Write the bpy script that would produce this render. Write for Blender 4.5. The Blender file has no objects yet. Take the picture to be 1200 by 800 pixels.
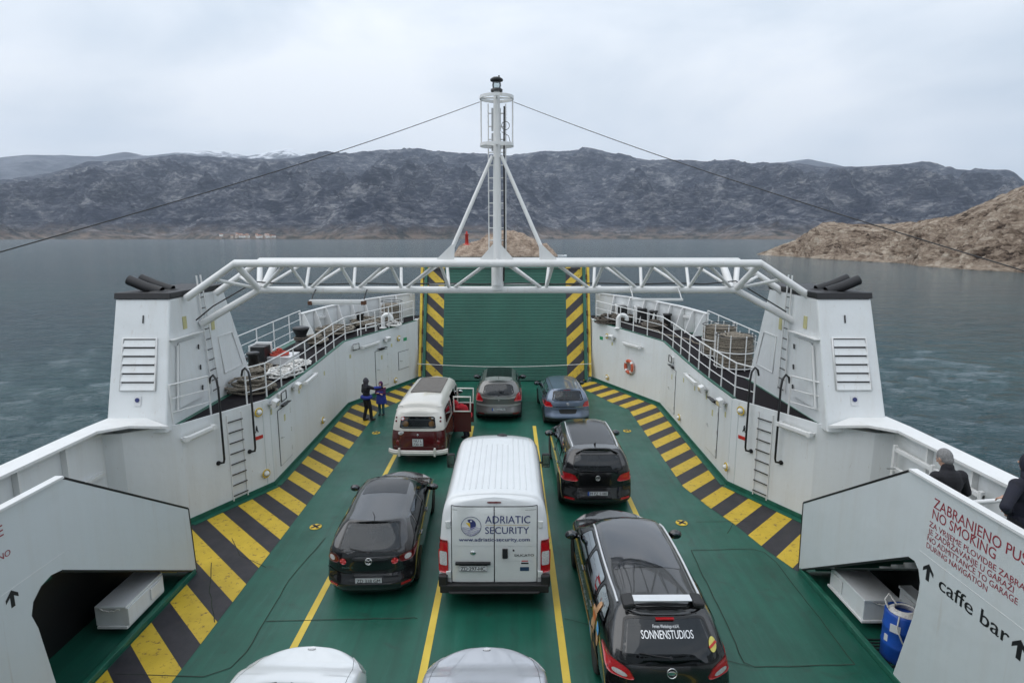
import bpy, math, random
import numpy as np
from mathutils import Vector, Matrix, noise as mn
from mathutils.bvhtree import BVHTree
R = math.radians
rnd = random.Random(7)
S = bpy.context.scene
C = S.collection
# ------------------------------------------------------------ camera, world, sun, exposure
F, CAMH = 700.0, 7.15
PITCH = math.atan(122 / F)
cam = bpy.data.objects.new('camera', bpy.data.cameras.new('camera')); C.objects.link(cam)
cam.location = (0.27, 0, CAMH)
cam.rotation_euler = (R(90) - PITCH, 0, -math.atan(2 / F))
cam.data.sensor_width = 36; cam.data.lens = 21.0
cam.data.clip_start = 0.1; cam.data.clip_end = 60000
S.camera = cam
W = bpy.data.worlds.new('World'); S.world = W; W.use_nodes = True
SUN_EL, SUN_AZ = 58, 262
def world():
    nt = W.node_tree; N = nt.nodes; L = nt.links; N.clear()
    out = N.new('ShaderNodeOutputWorld')
    sky = N.new('ShaderNodeTexSky'); sky.sky_type = 'NISHITA'; sky.sun_disc = False
    sky.sun_elevation = R(SUN_EL); sky.sun_rotation = R(SUN_AZ); sky.air_density = 1.0; sky.dust_density = 3
    b1 = N.new('ShaderNodeBackground'); b1.inputs[1].default_value = 0.06
    L.new(sky.outputs[0], b1.inputs[0])
    tc = N.new('ShaderNodeTexCoord'); sep = N.new('ShaderNodeSeparateXYZ'); L.new(tc.outputs['Generated'], sep.inputs[0])
    mp = N.new('ShaderNodeMapping'); mp.inputs['Scale'].default_value = (1, 1, 2.6); L.new(tc.outputs['Generated'], mp.inputs[0])
    n1 = N.new('ShaderNodeTexNoise'); n1.inputs['Scale'].default_value = 1.9; n1.inputs['Detail'].default_value = 6; n1.inputs['Roughness'].default_value = .5
    n1.inputs['Distortion'].default_value = .3
    L.new(mp.outputs[0], n1.inputs[0])
    cr = N.new('ShaderNodeValToRGB'); L.new(n1.outputs[0], cr.inputs[0])
    e = cr.color_ramp.elements; e[0].position = .36; e[0].color = (.46, .53, .61, 1); e[1].position = .62; e[1].color = (.735, .765, .805, 1)
    mr = N.new('ShaderNodeMapRange'); L.new(sep.outputs[2], mr.inputs[0])
    mr.inputs[1].default_value = -.02; mr.inputs[2].default_value = 1; mr.inputs[3].default_value = 1.30; mr.inputs[4].default_value = 1.75
    b2 = N.new('ShaderNodeBackground'); L.new(cr.outputs[0], b2.inputs[0]); L.new(mr.outputs[0], b2.inputs[1])
    mx = N.new('ShaderNodeMixShader'); mx.inputs[0].default_value = .92
    L.new(b1.outputs[0], mx.inputs[1]); L.new(b2.outputs[0], mx.inputs[2]); L.new(mx.outputs[0], out.inputs[0])
world()
sun = bpy.data.objects.new('sun', bpy.data.lights.new('sun', 'SUN')); C.objects.link(sun)
sun.data.energy = 1.1; sun.data.angle = R(75); sun.data.color = (1, .97, .93)
# a veiled sun high on the port side
sun.rotation_euler = Vector((math.sin(R(SUN_AZ)) * -math.cos(R(SUN_EL)), -math.cos(R(SUN_AZ)) * math.cos(R(SUN_EL)), -math.sin(R(SUN_EL)))).to_track_quat('-Z', 'Y').to_euler()
S.view_settings.view_transform = 'Standard'; S.view_settings.look = 'None'
S.view_settings.gamma = 1; S.view_settings.use_curve_mapping = False
S.view_settings.exposure = 0.22

# ------------------------------------------------------------ materials
class NT:
    def __init__(s, name):
        s.m = bpy.data.materials.new(name); s.m.use_nodes = True; s.t = s.m.node_tree; s.N = s.t.nodes; s.L = s.t.links
        s.b = s.N['Principled BSDF']; s.out = s.N['Material Output']
    def n(s, typ, **k):
        x = s.N.new(typ)
        for a, v in k.items(): setattr(x, a, v)
        return x
    def coord(s, scale=(1, 1, 1), kind='Object'):
        tc = s.n('ShaderNodeTexCoord'); mp = s.n('ShaderNodeMapping'); mp.inputs['Scale'].default_value = scale
        s.L.new(tc.outputs[kind], mp.inputs[0]); return mp.outputs[0]
    def pos(s, scale=(1, 1, 1)):
        g = s.n('ShaderNodeNewGeometry'); mp = s.n('ShaderNodeMapping'); mp.inputs['Scale'].default_value = scale
        s.L.new(g.outputs['Position'], mp.inputs[0]); return mp.outputs[0]
    def noise(s, co, scale, detail=4, rough=.55, dist=0):
        x = s.n('ShaderNodeTexNoise'); x.inputs['Scale'].default_value = scale; x.inputs['Detail'].default_value = detail
        x.inputs['Roughness'].default_value = rough; x.inputs['Distortion'].default_value = dist
        s.L.new(co, x.inputs[0]); return x.outputs[0]
    def ramp(s, fac, stops):
        x = s.n('ShaderNodeValToRGB'); e = x.color_ramp.elements
        while len(e) < len(stops): e.new(.5)
        for i, (p, c) in enumerate(stops):
            e[i].position = p; e[i].color = (c, c, c, 1) if isinstance(c, (int, float)) else (*c, 1)
        s.L.new(fac, x.inputs[0]); return x.outputs[0]
    def mix(s, fac, a, b, bt='MIX'):
        x = s.n('ShaderNodeMix', data_type='RGBA', blend_type=bt)
        for i, v in ((0, fac), (6, a), (7, b)):
            if isinstance(v, (int, float)): x.inputs[i].default_value = v if i == 0 else (v, v, v, 1)
            elif isinstance(v, tuple): x.inputs[i].default_value = (*v, 1)
            else: s.L.new(v, x.inputs[i])
        return x.outputs[2]
    def math(s, op, a, b=None, c=None):
        x = s.n('ShaderNodeMath', operation=op)
        for i, v in enumerate((a, b, c)):
            if v is None: continue
            if isinstance(v, (int, float)): x.inputs[i].default_value = v
            else: s.L.new(v, x.inputs[i])
        return x.outputs[0]
    def bump(s, h, strength, dist=.02):
        x = s.n('ShaderNodeBump'); x.inputs['Strength'].default_value = strength; x.inputs['Distance'].default_value = dist
        s.L.new(h, x.inputs['Height']); s.L.new(x.outputs[0], s.b.inputs['Normal']); return x
    def col(s, v):
        if isinstance(v, tuple): s.b.inputs['Base Color'].default_value = (*v, 1)
        else: s.L.new(v, s.b.inputs['Base Color'])
    def set(s, **k):
        for a, v in k.items():
            i = s.b.inputs[a.replace('_', ' ')]
            if isinstance(v, (int, float)): i.default_value = v
            elif isinstance(v, tuple): i.default_value = (*v, 1)
            else: s.L.new(v, i)
        return s
def plain(name, c, rough=.5, metal=0, var=.12, scale=6, coat=0, bump=0, bs=60, spec=.5):
    t = NT(name); co = t.coord()
    f = t.noise(co, scale, 5)
    d = tuple(x * (1 - var) for x in c); u = tuple(min(1, x * (1 + var)) for x in c)
    t.col(t.ramp(f, [(.3, d), (.7, u)]))
    t.set(Metallic=metal, Coat_Weight=coat)
    t.b.inputs['Specular IOR Level'].default_value = spec
    if metal < .5 or rough > .2: t.set(Roughness=t.ramp(f, [(.3, max(0, rough - .06)), (.7, rough + .06)]))
    else: t.set(Roughness=rough)
    if bump: t.bump(t.noise(co, bs, 3), bump, .01)
    return t.m
M = {}
def white_paint(name, c=(.69, .715, .725), rust=.635, dirt=.14, rough=.42):
    t = NT(name); co = t.pos()
    big = t.noise(co, .55, 6, .6)
    st = t.noise(t.pos((2.2, 2.2, .18)), 1.6, 5, .6)
    a = t.mix(t.ramp(big, [(.35, 0), (.72, dirt * 1.2)]), c, (.52, .53, .50))
    a = t.mix(t.ramp(st, [(.48, 0), (.78, dirt * 1.6)]), a, (.46, .42, .36))
    fine = t.noise(t.pos((9, 9, 2.2)), 2.2, 8, .72, .4)
    a = t.mix(t.ramp(fine, [(rust, 0), (rust + .09, .75)]), a, (.30, .17, .09))
    run = t.noise(t.pos((6, 6, .30)), 1.3, 6, .65)
    a = t.mix(t.ramp(run, [(.62, 0), (.80, .42)]), a, (.36, .26, .17))
    t.col(a); t.set(Roughness=t.ramp(big, [(.3, rough - .06), (.7, rough + .1)]))
    t.bump(t.noise(co, 1.1, 3), .55, .05)
    return t.m
M['white'] = white_paint('white_ship_paint')
M['white_clean'] = white_paint('white_pipe_paint', (.70, .705, .70), .70, .12, .35)
M['panel'] = white_paint('grey_white_panel_paint', (.56, .60, .61), .74, .10, .38)
M['mirror'] = plain('dark_mirror_glass', (.10, .11, .12), .05, 1, var=.02)
M['black_cap'] = plain('black_funnel_paint', (.010, .010, .012), .55, var=.35)
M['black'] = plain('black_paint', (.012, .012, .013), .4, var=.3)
M['rubber'] = plain('black_rubber', (.018, .018, .018), .75, var=.25, bump=.2)
M['dark_void'] = plain('dark_interior_trim', (.02, .02, .022), .8)
M['green_trim'] = plain('dark_green_trim_paint', (.012, .10, .065), .45, var=.25)
M['yellow'] = plain('yellow_marking_paint', (.62, .43, .035), .5, var=.14, bump=.1)
M['steel'] = plain('galvanised_steel', (.42, .43, .43), .4, .6)
M['chrome'] = plain('chrome', (.7, .7, .7), .12, 1, var=.02)
M['alu'] = plain('brushed_aluminium', (.72, .73, .74), .35, .6, var=.03)
M['seam'] = plain('grimy_weld_seam', (.028, .035, .026), .9, var=.6, scale=5)
M['rust'] = plain('rusty_weld', (.10, .045, .025), .9, var=.5, scale=14, bump=.4)
M['plate'] = plain('white_plate', (.62, .63, .64), .4, var=.04)
M['ink'] = plain('black_lettering', (.01, .01, .012), .5)
M['maroon'] = plain('dark_red_lettering', (.28, .03, .045), .5)
M['navy'] = plain('navy_lettering', (.02, .03, .13), .45)
M['red'] = plain('red_paint', (.48, .03, .02), .4)
M['orange'] = plain('orange_plastic', (.50, .10, .05), .5, var=.2)
M['blue'] = plain('blue_plastic', (.01, .07, .36), .4, var=.18)
M['rope'] = plain('worn_rope', (.20, .175, .14), .95, var=.5, scale=30, bump=.8, bs=160)
M['rope_dark'] = plain('dark_wet_rope', (.10, .085, .07), .95, var=.5, scale=25, bump=.8, bs=160)
M['rope_white'] = plain('white_rope', (.68, .67, .64), .9, var=.2, scale=30, bump=.8, bs=160)
M['rope_red'] = plain('red_rope', (.42, .06, .04), .9, var=.2)
M['tyre'] = plain('tyre_rubber', (.02, .02, .02), .8)
M['rim'] = plain('alloy_rim', (.45, .46, .47), .3, .8, var=.05)
M['amber'] = plain('amber_glass', (.45, .32, .12), .3)
M['sticker'] = plain('pale_yellow_sticker', (.50, .47, .24), .5)
M['sign_green'] = plain('green_sign', (.02, .28, .12), .45)
M['lampglass'] = plain('frosted_lamp_glass', (.66, .67, .66), .25, var=.03)
def deck_mat():
    t = NT('green_deck_paint'); co = t.pos()
    a = t.ramp(t.noise(co, .7, 6, .6), [(.3, (.0062, .072, .047)), (.72, (.0105, .110, .074))])
    sc = t.noise(t.pos((2.5, .35, 1)), 2.5, 8, .7, .5)
    a = t.mix(t.ramp(sc, [(.55, 0), (.74, .55)]), a, (.035, .13, .105))
    tr = t.noise(t.pos((6, .16, 1)), 1.0, 4, .6)
    a = t.mix(t.ramp(tr, [(.42, 0), (.70, .36)]), a, (.009, .038, .028))
    sp = t.noise(co, 9, 6, .8)
    st = t.noise(co, 1.1, 7, .75, 1.2)
    a = t.mix(t.ramp(st, [(.56, 0), (.68, .55)]), a, (.018, .040, .030))
    a = t.mix(t.ramp(sp, [(.645, 0), (.68, .8)]), a, (.07, .05, .03))
    t.col(a); t.set(Roughness=t.ramp(t.noise(co, .9, 4), [(.3, .28), (.7, .5)]))
    t.bump(t.noise(co, 140, 2), .35, .004); return t.m
M['deck'] = deck_mat()
def hazard(name, period, wear=.3):
    # stripes run across the strip at 45 degrees; UV is in metres
    t = NT(name); uv = t.n('ShaderNodeUVMap'); sep = t.n('ShaderNodeSeparateXYZ'); t.L.new(uv.outputs[0], sep.inputs[0])
    f = t.math('FRACT', t.math('DIVIDE', sep.outputs[1], period))
    k = t.math('LESS_THAN', f, .5)
    co = t.pos(); w = t.noise(co, 7, 8, .75)
    y = t.ramp(t.noise(co, 2.2, 5), [(.3, (.47, .32, .020)), (.7, (.59, .41, .032))])
    y = t.mix(t.ramp(w, [(.56, 0), (.63, .85)]), y, (.10, .055, .03))
    b = t.ramp(t.noise(co, 3.2, 6, .7), [(.3, (.012, .012, .017)), (.75, (.038, .034, .040))])
    b = t.mix(t.ramp(w, [(.58, 0), (.70, .7)]), b, (.07, .035, .022))
    t.col(t.mix(k, b, y)); t.set(Roughness=.5); t.bump(t.noise(co, 60, 3), .2, .006)
    return t.m
M['hazard'] = hazard('hazard_stripe_paint', 1.25)
M['hazard_ramp'] = hazard('ramp_hazard_stripe_paint', .98)
def ramp_mat():
    t = NT('ribbed_green_ramp_paint'); uv = t.n('ShaderNodeUVMap')
    br = t.n('ShaderNodeTexBrick'); t.L.new(uv.outputs[0], br.inputs[0])
    br.inputs['Scale'].default_value = 1; br.inputs['Brick Width'].default_value = .34; br.inputs['Row Height'].default_value = .13
    br.inputs['Mortar Size'].default_value = .035; br.inputs['Mortar Smooth'].default_value = .3; br.offset = .5
    co = t.pos()
    a = t.ramp(t.noise(co, .6, 6, .65), [(.3, (.009, .078, .054)), (.7, (.015, .108, .074))])
    a = t.mix(t.ramp(t.noise(t.pos((3, 1, .3)), 1.5, 5), [(.5, 0), (.8, .35)]), a, (.03, .08, .06))
    t.col(a); t.set(Roughness=.5)
    t.bump(t.noise(co, 30, 3), .2, .01)
    return t.m
M['ramp'] = ramp_mat()
def carpaint(name, c, flake=.0, rough=.25, dirt=.12):
    t = NT(name); co = t.coord(); f = t.noise(co, 2.2, 6, .6)
    d = tuple(min(1, x * (1 - dirt) + .02 * dirt) for x in c)
    t.col(t.mix(t.ramp(f, [(.35, 0), (.75, 1)]), c, d))
    t.set(Metallic=flake, Roughness=rough, Coat_Weight=1.0, Coat_Roughness=.04)
    return t.m
def glass(name, tint=(.45, .52, .5), dens=.45):
    t = NT(name); t.N.remove(t.b)
    g = t.n('ShaderNodeBsdfGlossy'); g.inputs['Roughness'].default_value = .015; g.inputs[0].default_value = (.9, .95, 1, 1)
    tr = t.n('ShaderNodeBsdfTransparent'); tr.inputs[0].default_value = tuple(x * dens for x in tint) + (1,)
    fr = t.n('ShaderNodeFresnel'); fr.inputs[0].default_value = 1.55
    m = t.n('ShaderNodeMixShader'); t.L.new(fr.outputs[0], m.inputs[0]); t.L.new(tr.outputs[0], m.inputs[1]); t.L.new(g.outputs[0], m.inputs[2])
    t.L.new(m.outputs[0], t.out.inputs[0]); return t.m
M['glass'] = glass('tinted_car_glass')
M['glass_dark'] = glass('dark_privacy_glass', (.3, .32, .33), .22)
M['glass_clear'] = glass('clear_lamp_glass', (.8, .85, .85), .9)
def lens(name, c):
    t = NT(name); f = t.n('ShaderNodeTexVoronoi'); f.inputs['Scale'].default_value = 45; t.L.new(t.coord(), f.inputs[0])
    t.col(t.mix(f.outputs[0], tuple(x * .6 for x in c), c)); t.set(Roughness=.12, Coat_Weight=1.0); return t.m
M['lens_red'] = lens('red_lamp_lens', (.50, .012, .018)); M['lens_clear'] = lens('clear_lamp_lens', (.62, .62, .62)); M['lens_dark'] = lens('dark_red_lamp_lens', (.14, .006, .008))
M['frit'] = plain('black_glass_border', (.006, .006, .007), .12)
M['trim'] = plain('black_car_trim', (.014, .014, .015), .55)
M['seat'] = plain('grey_seat_cloth', (.10, .10, .11), .9)
M['skin'] = plain('skin', (.50, .30, .22), .55, var=.06)

# ------------------------------------------------------------ mesh builder and object helpers
def wloc(o):
    v = Vector((0, 0, 0))
    while o is not None: v += o.location; o = o.parent
    return v
def tag(o, label=None, cat=None, group=None, kind=None):
    if label: o['label'] = label
    if cat: o['category'] = cat
    if group: o['group'] = group
    if kind: o['kind'] = kind
    return o
def thing(name, loc, label, cat, group=None, rz=0):
    o = bpy.data.objects.new(name, None); C.objects.link(o); o.location = loc; o.rotation_euler = (0, 0, rz)
    o.empty_display_size = .3
    return tag(o, label, cat, group)
def frame(d):
    d = d.normalized(); a = Vector((0, 0, 1)) if abs(d.z) < .9 else Vector((1, 0, 0))
    u = a.cross(d).normalized(); return u, d.cross(u)
class MB:
    def __init__(s): s.v = []; s.f = []; s.mi = []; s.uv = {}; s.sm = []
    def add(s, vs, fs, m=0, smooth=False):
        o = len(s.v); s.v.extend([tuple(v) for v in vs])
        for f in fs: s.f.append(tuple(i + o for i in f)); s.mi.append(m); s.sm.append(smooth)
        return s
    def box(s, x0, x1, y0, y1, z0, z1, m=0):
        if x0 > x1: x0, x1 = x1, x0
        vs = [(x, y, z) for x in (x0, x1) for y in (y0, y1) for z in (z0, z1)]
        return s.add(vs, [(0, 1, 3, 2), (4, 6, 7, 5), (0, 4, 5, 1), (2, 3, 7, 6), (0, 2, 6, 4), (1, 5, 7, 3)], m)
    def obox(s, c, ax, ay, az, m=0):
        c, ax, ay, az = map(Vector, (c, ax, ay, az))   # centre and half-axes
        vs = [c + a * ax + b * ay + d * az for a in (-1, 1) for b in (-1, 1) for d in (-1, 1)]
        return s.add(vs, [(0, 1, 3, 2), (4, 6, 7, 5), (0, 4, 5, 1), (2, 3, 7, 6), (0, 2, 6, 4), (1, 5, 7, 3)], m)
    def prism(s, bot, top, m=0):
        n = len(bot); return s.add(list(bot) + list(top), [tuple(range(n))[::-1], tuple(range(n, 2 * n))] + [(i, (i + 1) % n, n + (i + 1) % n, n + i) for i in range(n)], m)
    def plate(s, pts, off, m=0):
        off = Vector(off); return s.prism([Vector(p) for p in pts], [Vector(p) + off for p in pts], m)
    def tube(s, pts, r, n=8, m=0, caps=True, closed=False):
        P = [Vector(p) for p in pts]; k = len(P); rr = r if isinstance(r, (list, tuple)) else [r] * k
        vs = []; u = None
        for i in range(k):
            a = P[(i - 1) % k] if closed or i else P[0]; b = P[(i + 1) % k] if closed or i < k - 1 else P[-1]
            d = (b - a)
            if d.length < 1e-9: d = Vector((0, 0, 1))
            d.normalize()
            if u is None: u, w = frame(d)
            else:
                u = (u - d * u.dot(d)); u = u.normalized() if u.length > 1e-6 else frame(d)[0]; w = d.cross(u)
            for j in range(n):
                t = 2 * math.pi * j / n; vs.append(P[i] + (u * math.cos(t) + w * math.sin(t)) * rr[i])
        fs = []
        for i in range(k if closed else k - 1):
            for j in range(n):
                a = i * n + j; b = i * n + (j + 1) % n; q = ((i + 1) % k) * n; fs.append((a, b, q + (j + 1) % n, q + j))
        s.add(vs, fs, m, True)
        if caps and not closed: s.add([vs[j] for j in range(n)], [tuple(range(n))[::-1]], m); s.add([vs[(k - 1) * n + j] for j in range(n)], [tuple(range(n))], m)
        return s
    def cyl(s, a, b, r, n=16, m=0, r2=None): return s.tube([a, b], [r, r if r2 is None else r2], n, m)
    def lathe(s, c, prof, n=20, m=0, axis='z'):
        c = Vector(c); vs = []; k = len(prof)
        for (r, h) in prof:
            for j in range(n):
                t = 2 * math.pi * j / n; x, y = r * math.cos(t), r * math.sin(t)
                vs.append(c + Vector({'z': (x, y, h), 'y': (x, h, y), 'x': (h, x, y)}[axis]))
        fs = [(i * n + j, i * n + (j + 1) % n, (i + 1) * n + (j + 1) % n, (i + 1) * n + j) for i in range(k - 1) for j in range(n)]
        if axis != 'z': fs = [f[::-1] for f in fs]
        s.add(vs, fs, m, True)
        if prof[0][0] > 1e-4: s.add(vs[:n], [tuple(range(n))[::-1]], m)
        if prof[-1][0] > 1e-4: s.add(vs[-n:], [tuple(range(n))], m)
        return s
    def ell(s, c, rx, ry, rz, m=0, n=12, k=8, rot=None):
        vs = []; c = Vector(c)
        for i in range(k + 1):
            p = math.pi * i / k
            for j in range(n):
                t = 2 * math.pi * j / n
                v = Vector((rx * math.sin(p) * math.cos(t), ry * math.sin(p) * math.sin(t), rz * math.cos(p)))
                if rot: v = rot @ v
                vs.append(c + v)
        return s.add(vs, [(i * n + j, (i + 1) * n + j, (i + 1) * n + (j + 1) % n, i * n + (j + 1) % n) for i in range(k) for j in range(n)], m, True)
    def ring(s, c, r, rt, n=32, k=8, m=0, nrm=(0, 0, 1), a0=0, a1=2 * math.pi):
        u, w = frame(Vector(nrm)); c = Vector(c); full = abs(a1 - a0 - 2 * math.pi) < 1e-6
        q = n if full else n + 1
        pts = [c + (u * math.cos(a0 + (a1 - a0) * i / n) + w * math.sin(a0 + (a1 - a0) * i / n)) * r for i in range(q)]
        return s.tube(pts, rt, k, m, closed=full)
    def build(s, name, mat, parent=None, bevel=0, local=False, seg=2, clean=False):
        me = bpy.data.meshes.new(name)
        v = np.array(s.v, dtype=float).reshape(-1, 3)
        if parent is not None and not local: v = v - np.array(wloc(parent))
        me.from_pydata(v.tolist(), [], s.f)
        for m_ in (mat if isinstance(mat, (list, tuple)) else [mat]): me.materials.append(m_)
        me.polygons.foreach_set('material_index', s.mi); me.polygons.foreach_set('use_smooth', s.sm)
        if s.uv:
            l = me.uv_layers.new(name='UVMap')
            for i, p in enumerate(me.polygons):
                if i in s.uv:
                    for q, li in enumerate(p.loop_indices): l.data[li].uv = s.uv[i][q]
        me.validate(); me.update()
        o = bpy.data.objects.new(name, me); C.objects.link(o)
        if parent is not None: o.parent = parent
        if bevel:
            b = o.modifiers.new('bevel', 'BEVEL'); b.width = bevel; b.segments = seg; b.limit_method = 'ANGLE'; b.angle_limit = R(40)
        return o
def freeze(o):
    dg = bpy.context.evaluated_depsgraph_get(); me = bpy.data.meshes.new_from_object(o.evaluated_get(dg))
    o.modifiers.clear(); o.data = me; return o
_tc = {}
def textgeo(txt, bold=0.0):
    if (txt, bold) in _tc: return _tc[(txt, bold)]
    cu = bpy.data.curves.new('t', 'FONT'); cu.body = txt; cu.resolution_u = 3; cu.offset = bold
    o = bpy.data.objects.new('t', cu); C.objects.link(o)
    dg = bpy.context.evaluated_depsgraph_get(); me = bpy.data.meshes.new_from_object(o.evaluated_get(dg))
    v = np.array([p.co[:] for p in me.vertices]); f = [tuple(p.vertices) for p in me.polygons]
    bpy.data.objects.remove(o); bpy.data.meshes.remove(me)
    x0, x1 = v[:, 0].min(), v[:, 0].max(); v[:, 0] -= x0
    cap = .70
    v = v / cap; _tc[(txt, bold)] = (v[:, :2], f, (x1 - x0) / cap); return _tc[(txt, bold)]
def add_text(mb, txt, org, right, up, h, width=None, align='l', m=0, bold=0.0, proj=None):
    v, f, w = textgeo(txt, 0.0); sx = h if width is None else width / w
    tw = w * sx; ox = {'l': 0, 'c': -tw / 2, 'r': -tw}[align]
    org, right, up = Vector(org), Vector(right).normalized(), Vector(up).normalized(); nn = right.cross(up)
    for k, dx in enumerate(((-1, 0, 1) if bold else (0,))):
        vs = [org + right * (p[0] * sx + ox + dx * bold * h) + up * (p[1] * h) for p in v]
        if proj: vs = [proj(p) for p in vs]
        mb.add([q + nn * .0006 * k for q in vs], f, m)
    return tw
def copy_thing(o, loc=None, rz=None, label=None, group=None, parent=None):
    c = o.copy(); C.objects.link(c)
    if parent is not None: c.parent = parent
    if loc is not None: c.location = loc
    if rz is not None: c.rotation_euler = (0, 0, rz)
    if label: c['label'] = label
    if group: c['group'] = group
    for ch in list(o.children): copy_thing(ch, parent=c)
    return c
# ------------------------------------------------------------ sea, hills, headland, islet
def pray(x, y):
    a = (x - 598) / F; b = (400 - y) / F
    return Vector((a, math.cos(PITCH) + b * math.sin(PITCH), -math.sin(PITCH) + b * math.cos(PITCH)))
def az_el(x, y):
    r = pray(x, y); return math.atan2(r.x, r.y), r.z / math.hypot(r.x, r.y)
SEA = -2.3
def sea():
    t = NT('sea_water'); co = t.pos()
    w1 = t.noise(t.pos((.55, 1.25, 1)), .95, 5, .62, .35)
    w2 = t.noise(t.pos((.16, .42, 1)), .55, 3, .5, .3)
    w3 = t.noise(t.pos((1, 1.6, 1)), 4.2, 3, .6)
    h = t.math('ADD', t.math('ADD', t.math('MULTIPLY', w1, 1.0), t.math('MULTIPLY', w2, 1.5)), t.math('MULTIPLY', w3, .16))
    t.bump(h, 1.0, .62)
    big = t.noise(t.pos((.012, .03, 1)), 1.0, 4, .6, .4)
    t.col(t.ramp(big, [(.35, (.003, .030, .040)), (.68, (.006, .048, .054))]))
    t.set(Roughness=.08); t.b.inputs['IOR'].default_value = 1.333
    # polar sheet with real wave relief that flattens out with distance
    r2 = np.random.RandomState(5); na, nr = 560, 430
    az = np.radians(np.linspace(-62, 62, na)); rad = 9.0 * (3600 / 9.0) ** np.linspace(0, 1, nr)
    A, D = np.meshgrid(az, rad, indexing='ij'); X = np.sin(A) * D; Y = np.cos(A) * D; Z = np.zeros_like(X)
    dr = np.gradient(rad)[None, :] + 0 * D
    for k in range(90):
        lam = .5 * (4.5 / .5) ** r2.rand(); th = math.radians(80 + r2.normal(0, 27)); amp = .0115 * lam ** .35 * (.5 + r2.rand())
        fade = np.clip(lam / (3.2 * dr) - .7, 0, 1) * np.clip(lam / (2.4 * D * (az[1] - az[0])) - .5, 0, 1)
        ph = 2 * math.pi / lam * (X * math.cos(th) + Y * math.sin(th)) + r2.rand() * 6.28 + .5 * np.sin(X * .17 + k) + .5 * np.sin(Y * .21 + 2 * k)
        Z += amp * fade * (1 - np.abs(np.sin(ph / 2)) * 2)
    V = np.stack([X + .27, Y, Z + SEA], -1).reshape(-1, 3)
    mb = MB(); mb.add(V.tolist(), [(a * nr + b, (a + 1) * nr + b, (a + 1) * nr + b + 1, a * nr + b + 1) for a in range(na - 1) for b in range(nr - 1)], 0, True)
    mb.add([(-16000, -600, SEA - .5), (16000, -600, SEA - .5), (16000, 15000, SEA - .5), (-16000, 15000, SEA - .5)], [(0, 1, 2, 3)])
    tag(mb.build('sea', t.m), 'blue green sea with small wind ripples around the ferry', 'sea', kind='structure')
sea()
def rock(name, stops, scale, bumpd, tan=None, kind='hill', bs=1.0):
    t = NT(name); co = t.pos()
    n1 = t.noise(co, scale, 8, .68, .6)
    n2 = t.noise(t.pos((1, 1, 3.5)), scale * 3.2, 8, .72, .9)
    f = t.math('ADD', t.math('MULTIPLY', n1, .45), t.math('MULTIPLY', n2, .55))
    a = t.ramp(f, stops)
    if tan:
        g = t.n('ShaderNodeNewGeometry'); s = t.n('ShaderNodeSeparateXYZ'); t.L.new(g.outputs['Position'], s.inputs[0])
        low = t.ramp(t.math('DIVIDE', t.math('ADD', s.outputs[2], t.math('MULTIPLY', t.math('SUBTRACT', n1, .5), tan[1])), tan[0]), [(0, 1), (1, 0)])
        a = t.mix(t.math('MULTIPLY', low, tan[4]), a, t.ramp(t.noise(co, scale * 2.5, 7, .7), [(.42, tan[2]), (.58, tan[3])]))
    t.col(a); t.set(Roughness=.95); t.b.inputs['Specular IOR Level'].default_value = .1
    b = t.bump(f, 1.0, bumpd)
    return t
def interp(prof, x):
    xs = [p[0] for p in prof]; ys = [p[1] for p in prof]; return float(np.interp(x, xs, ys))
def polar_hill(name, mat, prof, d0f, d1f, x0, x1, nx, nr, amp, nscale, p, label, back=.25, seed=0, edge=.15):
    vs = []; rows = nr + max(3, nr // 8)
    for i in range(nx + 1):
        x = x0 + (x1 - x0) * i / nx
        y = interp(prof, x); az, el = az_el(x, y); d0, d1 = d0f(x), d1f(x)
        ztop = CAMH + d1 * el
        for j in range(rows + 1):
            t = j / nr
            d = d0 + (d1 - d0) * t
            if t <= 1: z = SEA + (ztop - SEA) * (t ** p)
            else: z = ztop - (ztop - SEA) * (t - 1) / back * .55
            px, py = math.sin(az) * d, math.cos(az) * d
            q = Vector((px / nscale + seed, py / nscale, seed))
            r = mn.ridged_multi_fractal(q, .8, 2.1, 8, .9, 2.0) - 1.05; r += .22 * (mn.ridged_multi_fractal(q * 3.7, .8, 2.2, 5, .9, 2.0) - 1.0)
            k = max(0, math.sin(math.pi * min(1, t) ** .8)) if t <= 1 else 0
            kk = k ** .7 + edge * (t > .5)
            if t < .02: kk = 0
            z += amp * r * kk * (1 if r > 0 else .8)
            if t == 0: z = SEA - 2
            # keep whatever stands in front of the ridge below the ridge line
            zmax = CAMH + d * (el * (1.0 if t > .9 else .97)) if t < 1 else 1e9
            if t > .03: z = min(z, zmax + (0 if t < .9 else amp * .1))
            vs.append((px + .27, py, z))
    n = rows + 1
    fs = [(i * n + j, (i + 1) * n + j, (i + 1) * n + j + 1, i * n + j + 1) for i in range(nx) for j in range(rows)]
    mb = MB(); mb.add(vs, fs, 0, True)
    return tag(mb.build(name, mat), label, 'hills', kind='structure')
front = [(-420, 250), (-200, 222), (0, 214), (30, 210), (60, 203), (80, 196), (103, 188), (133, 187), (165, 185), (200, 183), (233, 184), (283, 185), (317, 186), (343, 185), (367, 180), (400, 179), (420, 180), (450, 176), (480, 174), (510, 178), (543, 179), (573, 181), (600, 183), (633, 177), (653, 178), (693, 173), (713, 178), (743, 186), (767, 187), (800, 187), (833, 189), (860, 187), (880, 191), (917, 189), (960, 194), (987, 194), (1033, 193), (1057, 192), (1090, 191), (1113, 197), (1150, 200), (1177, 199), (1190, 205), (1200, 213), (1260, 245), (1400, 268), (1700, 276)]
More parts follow.
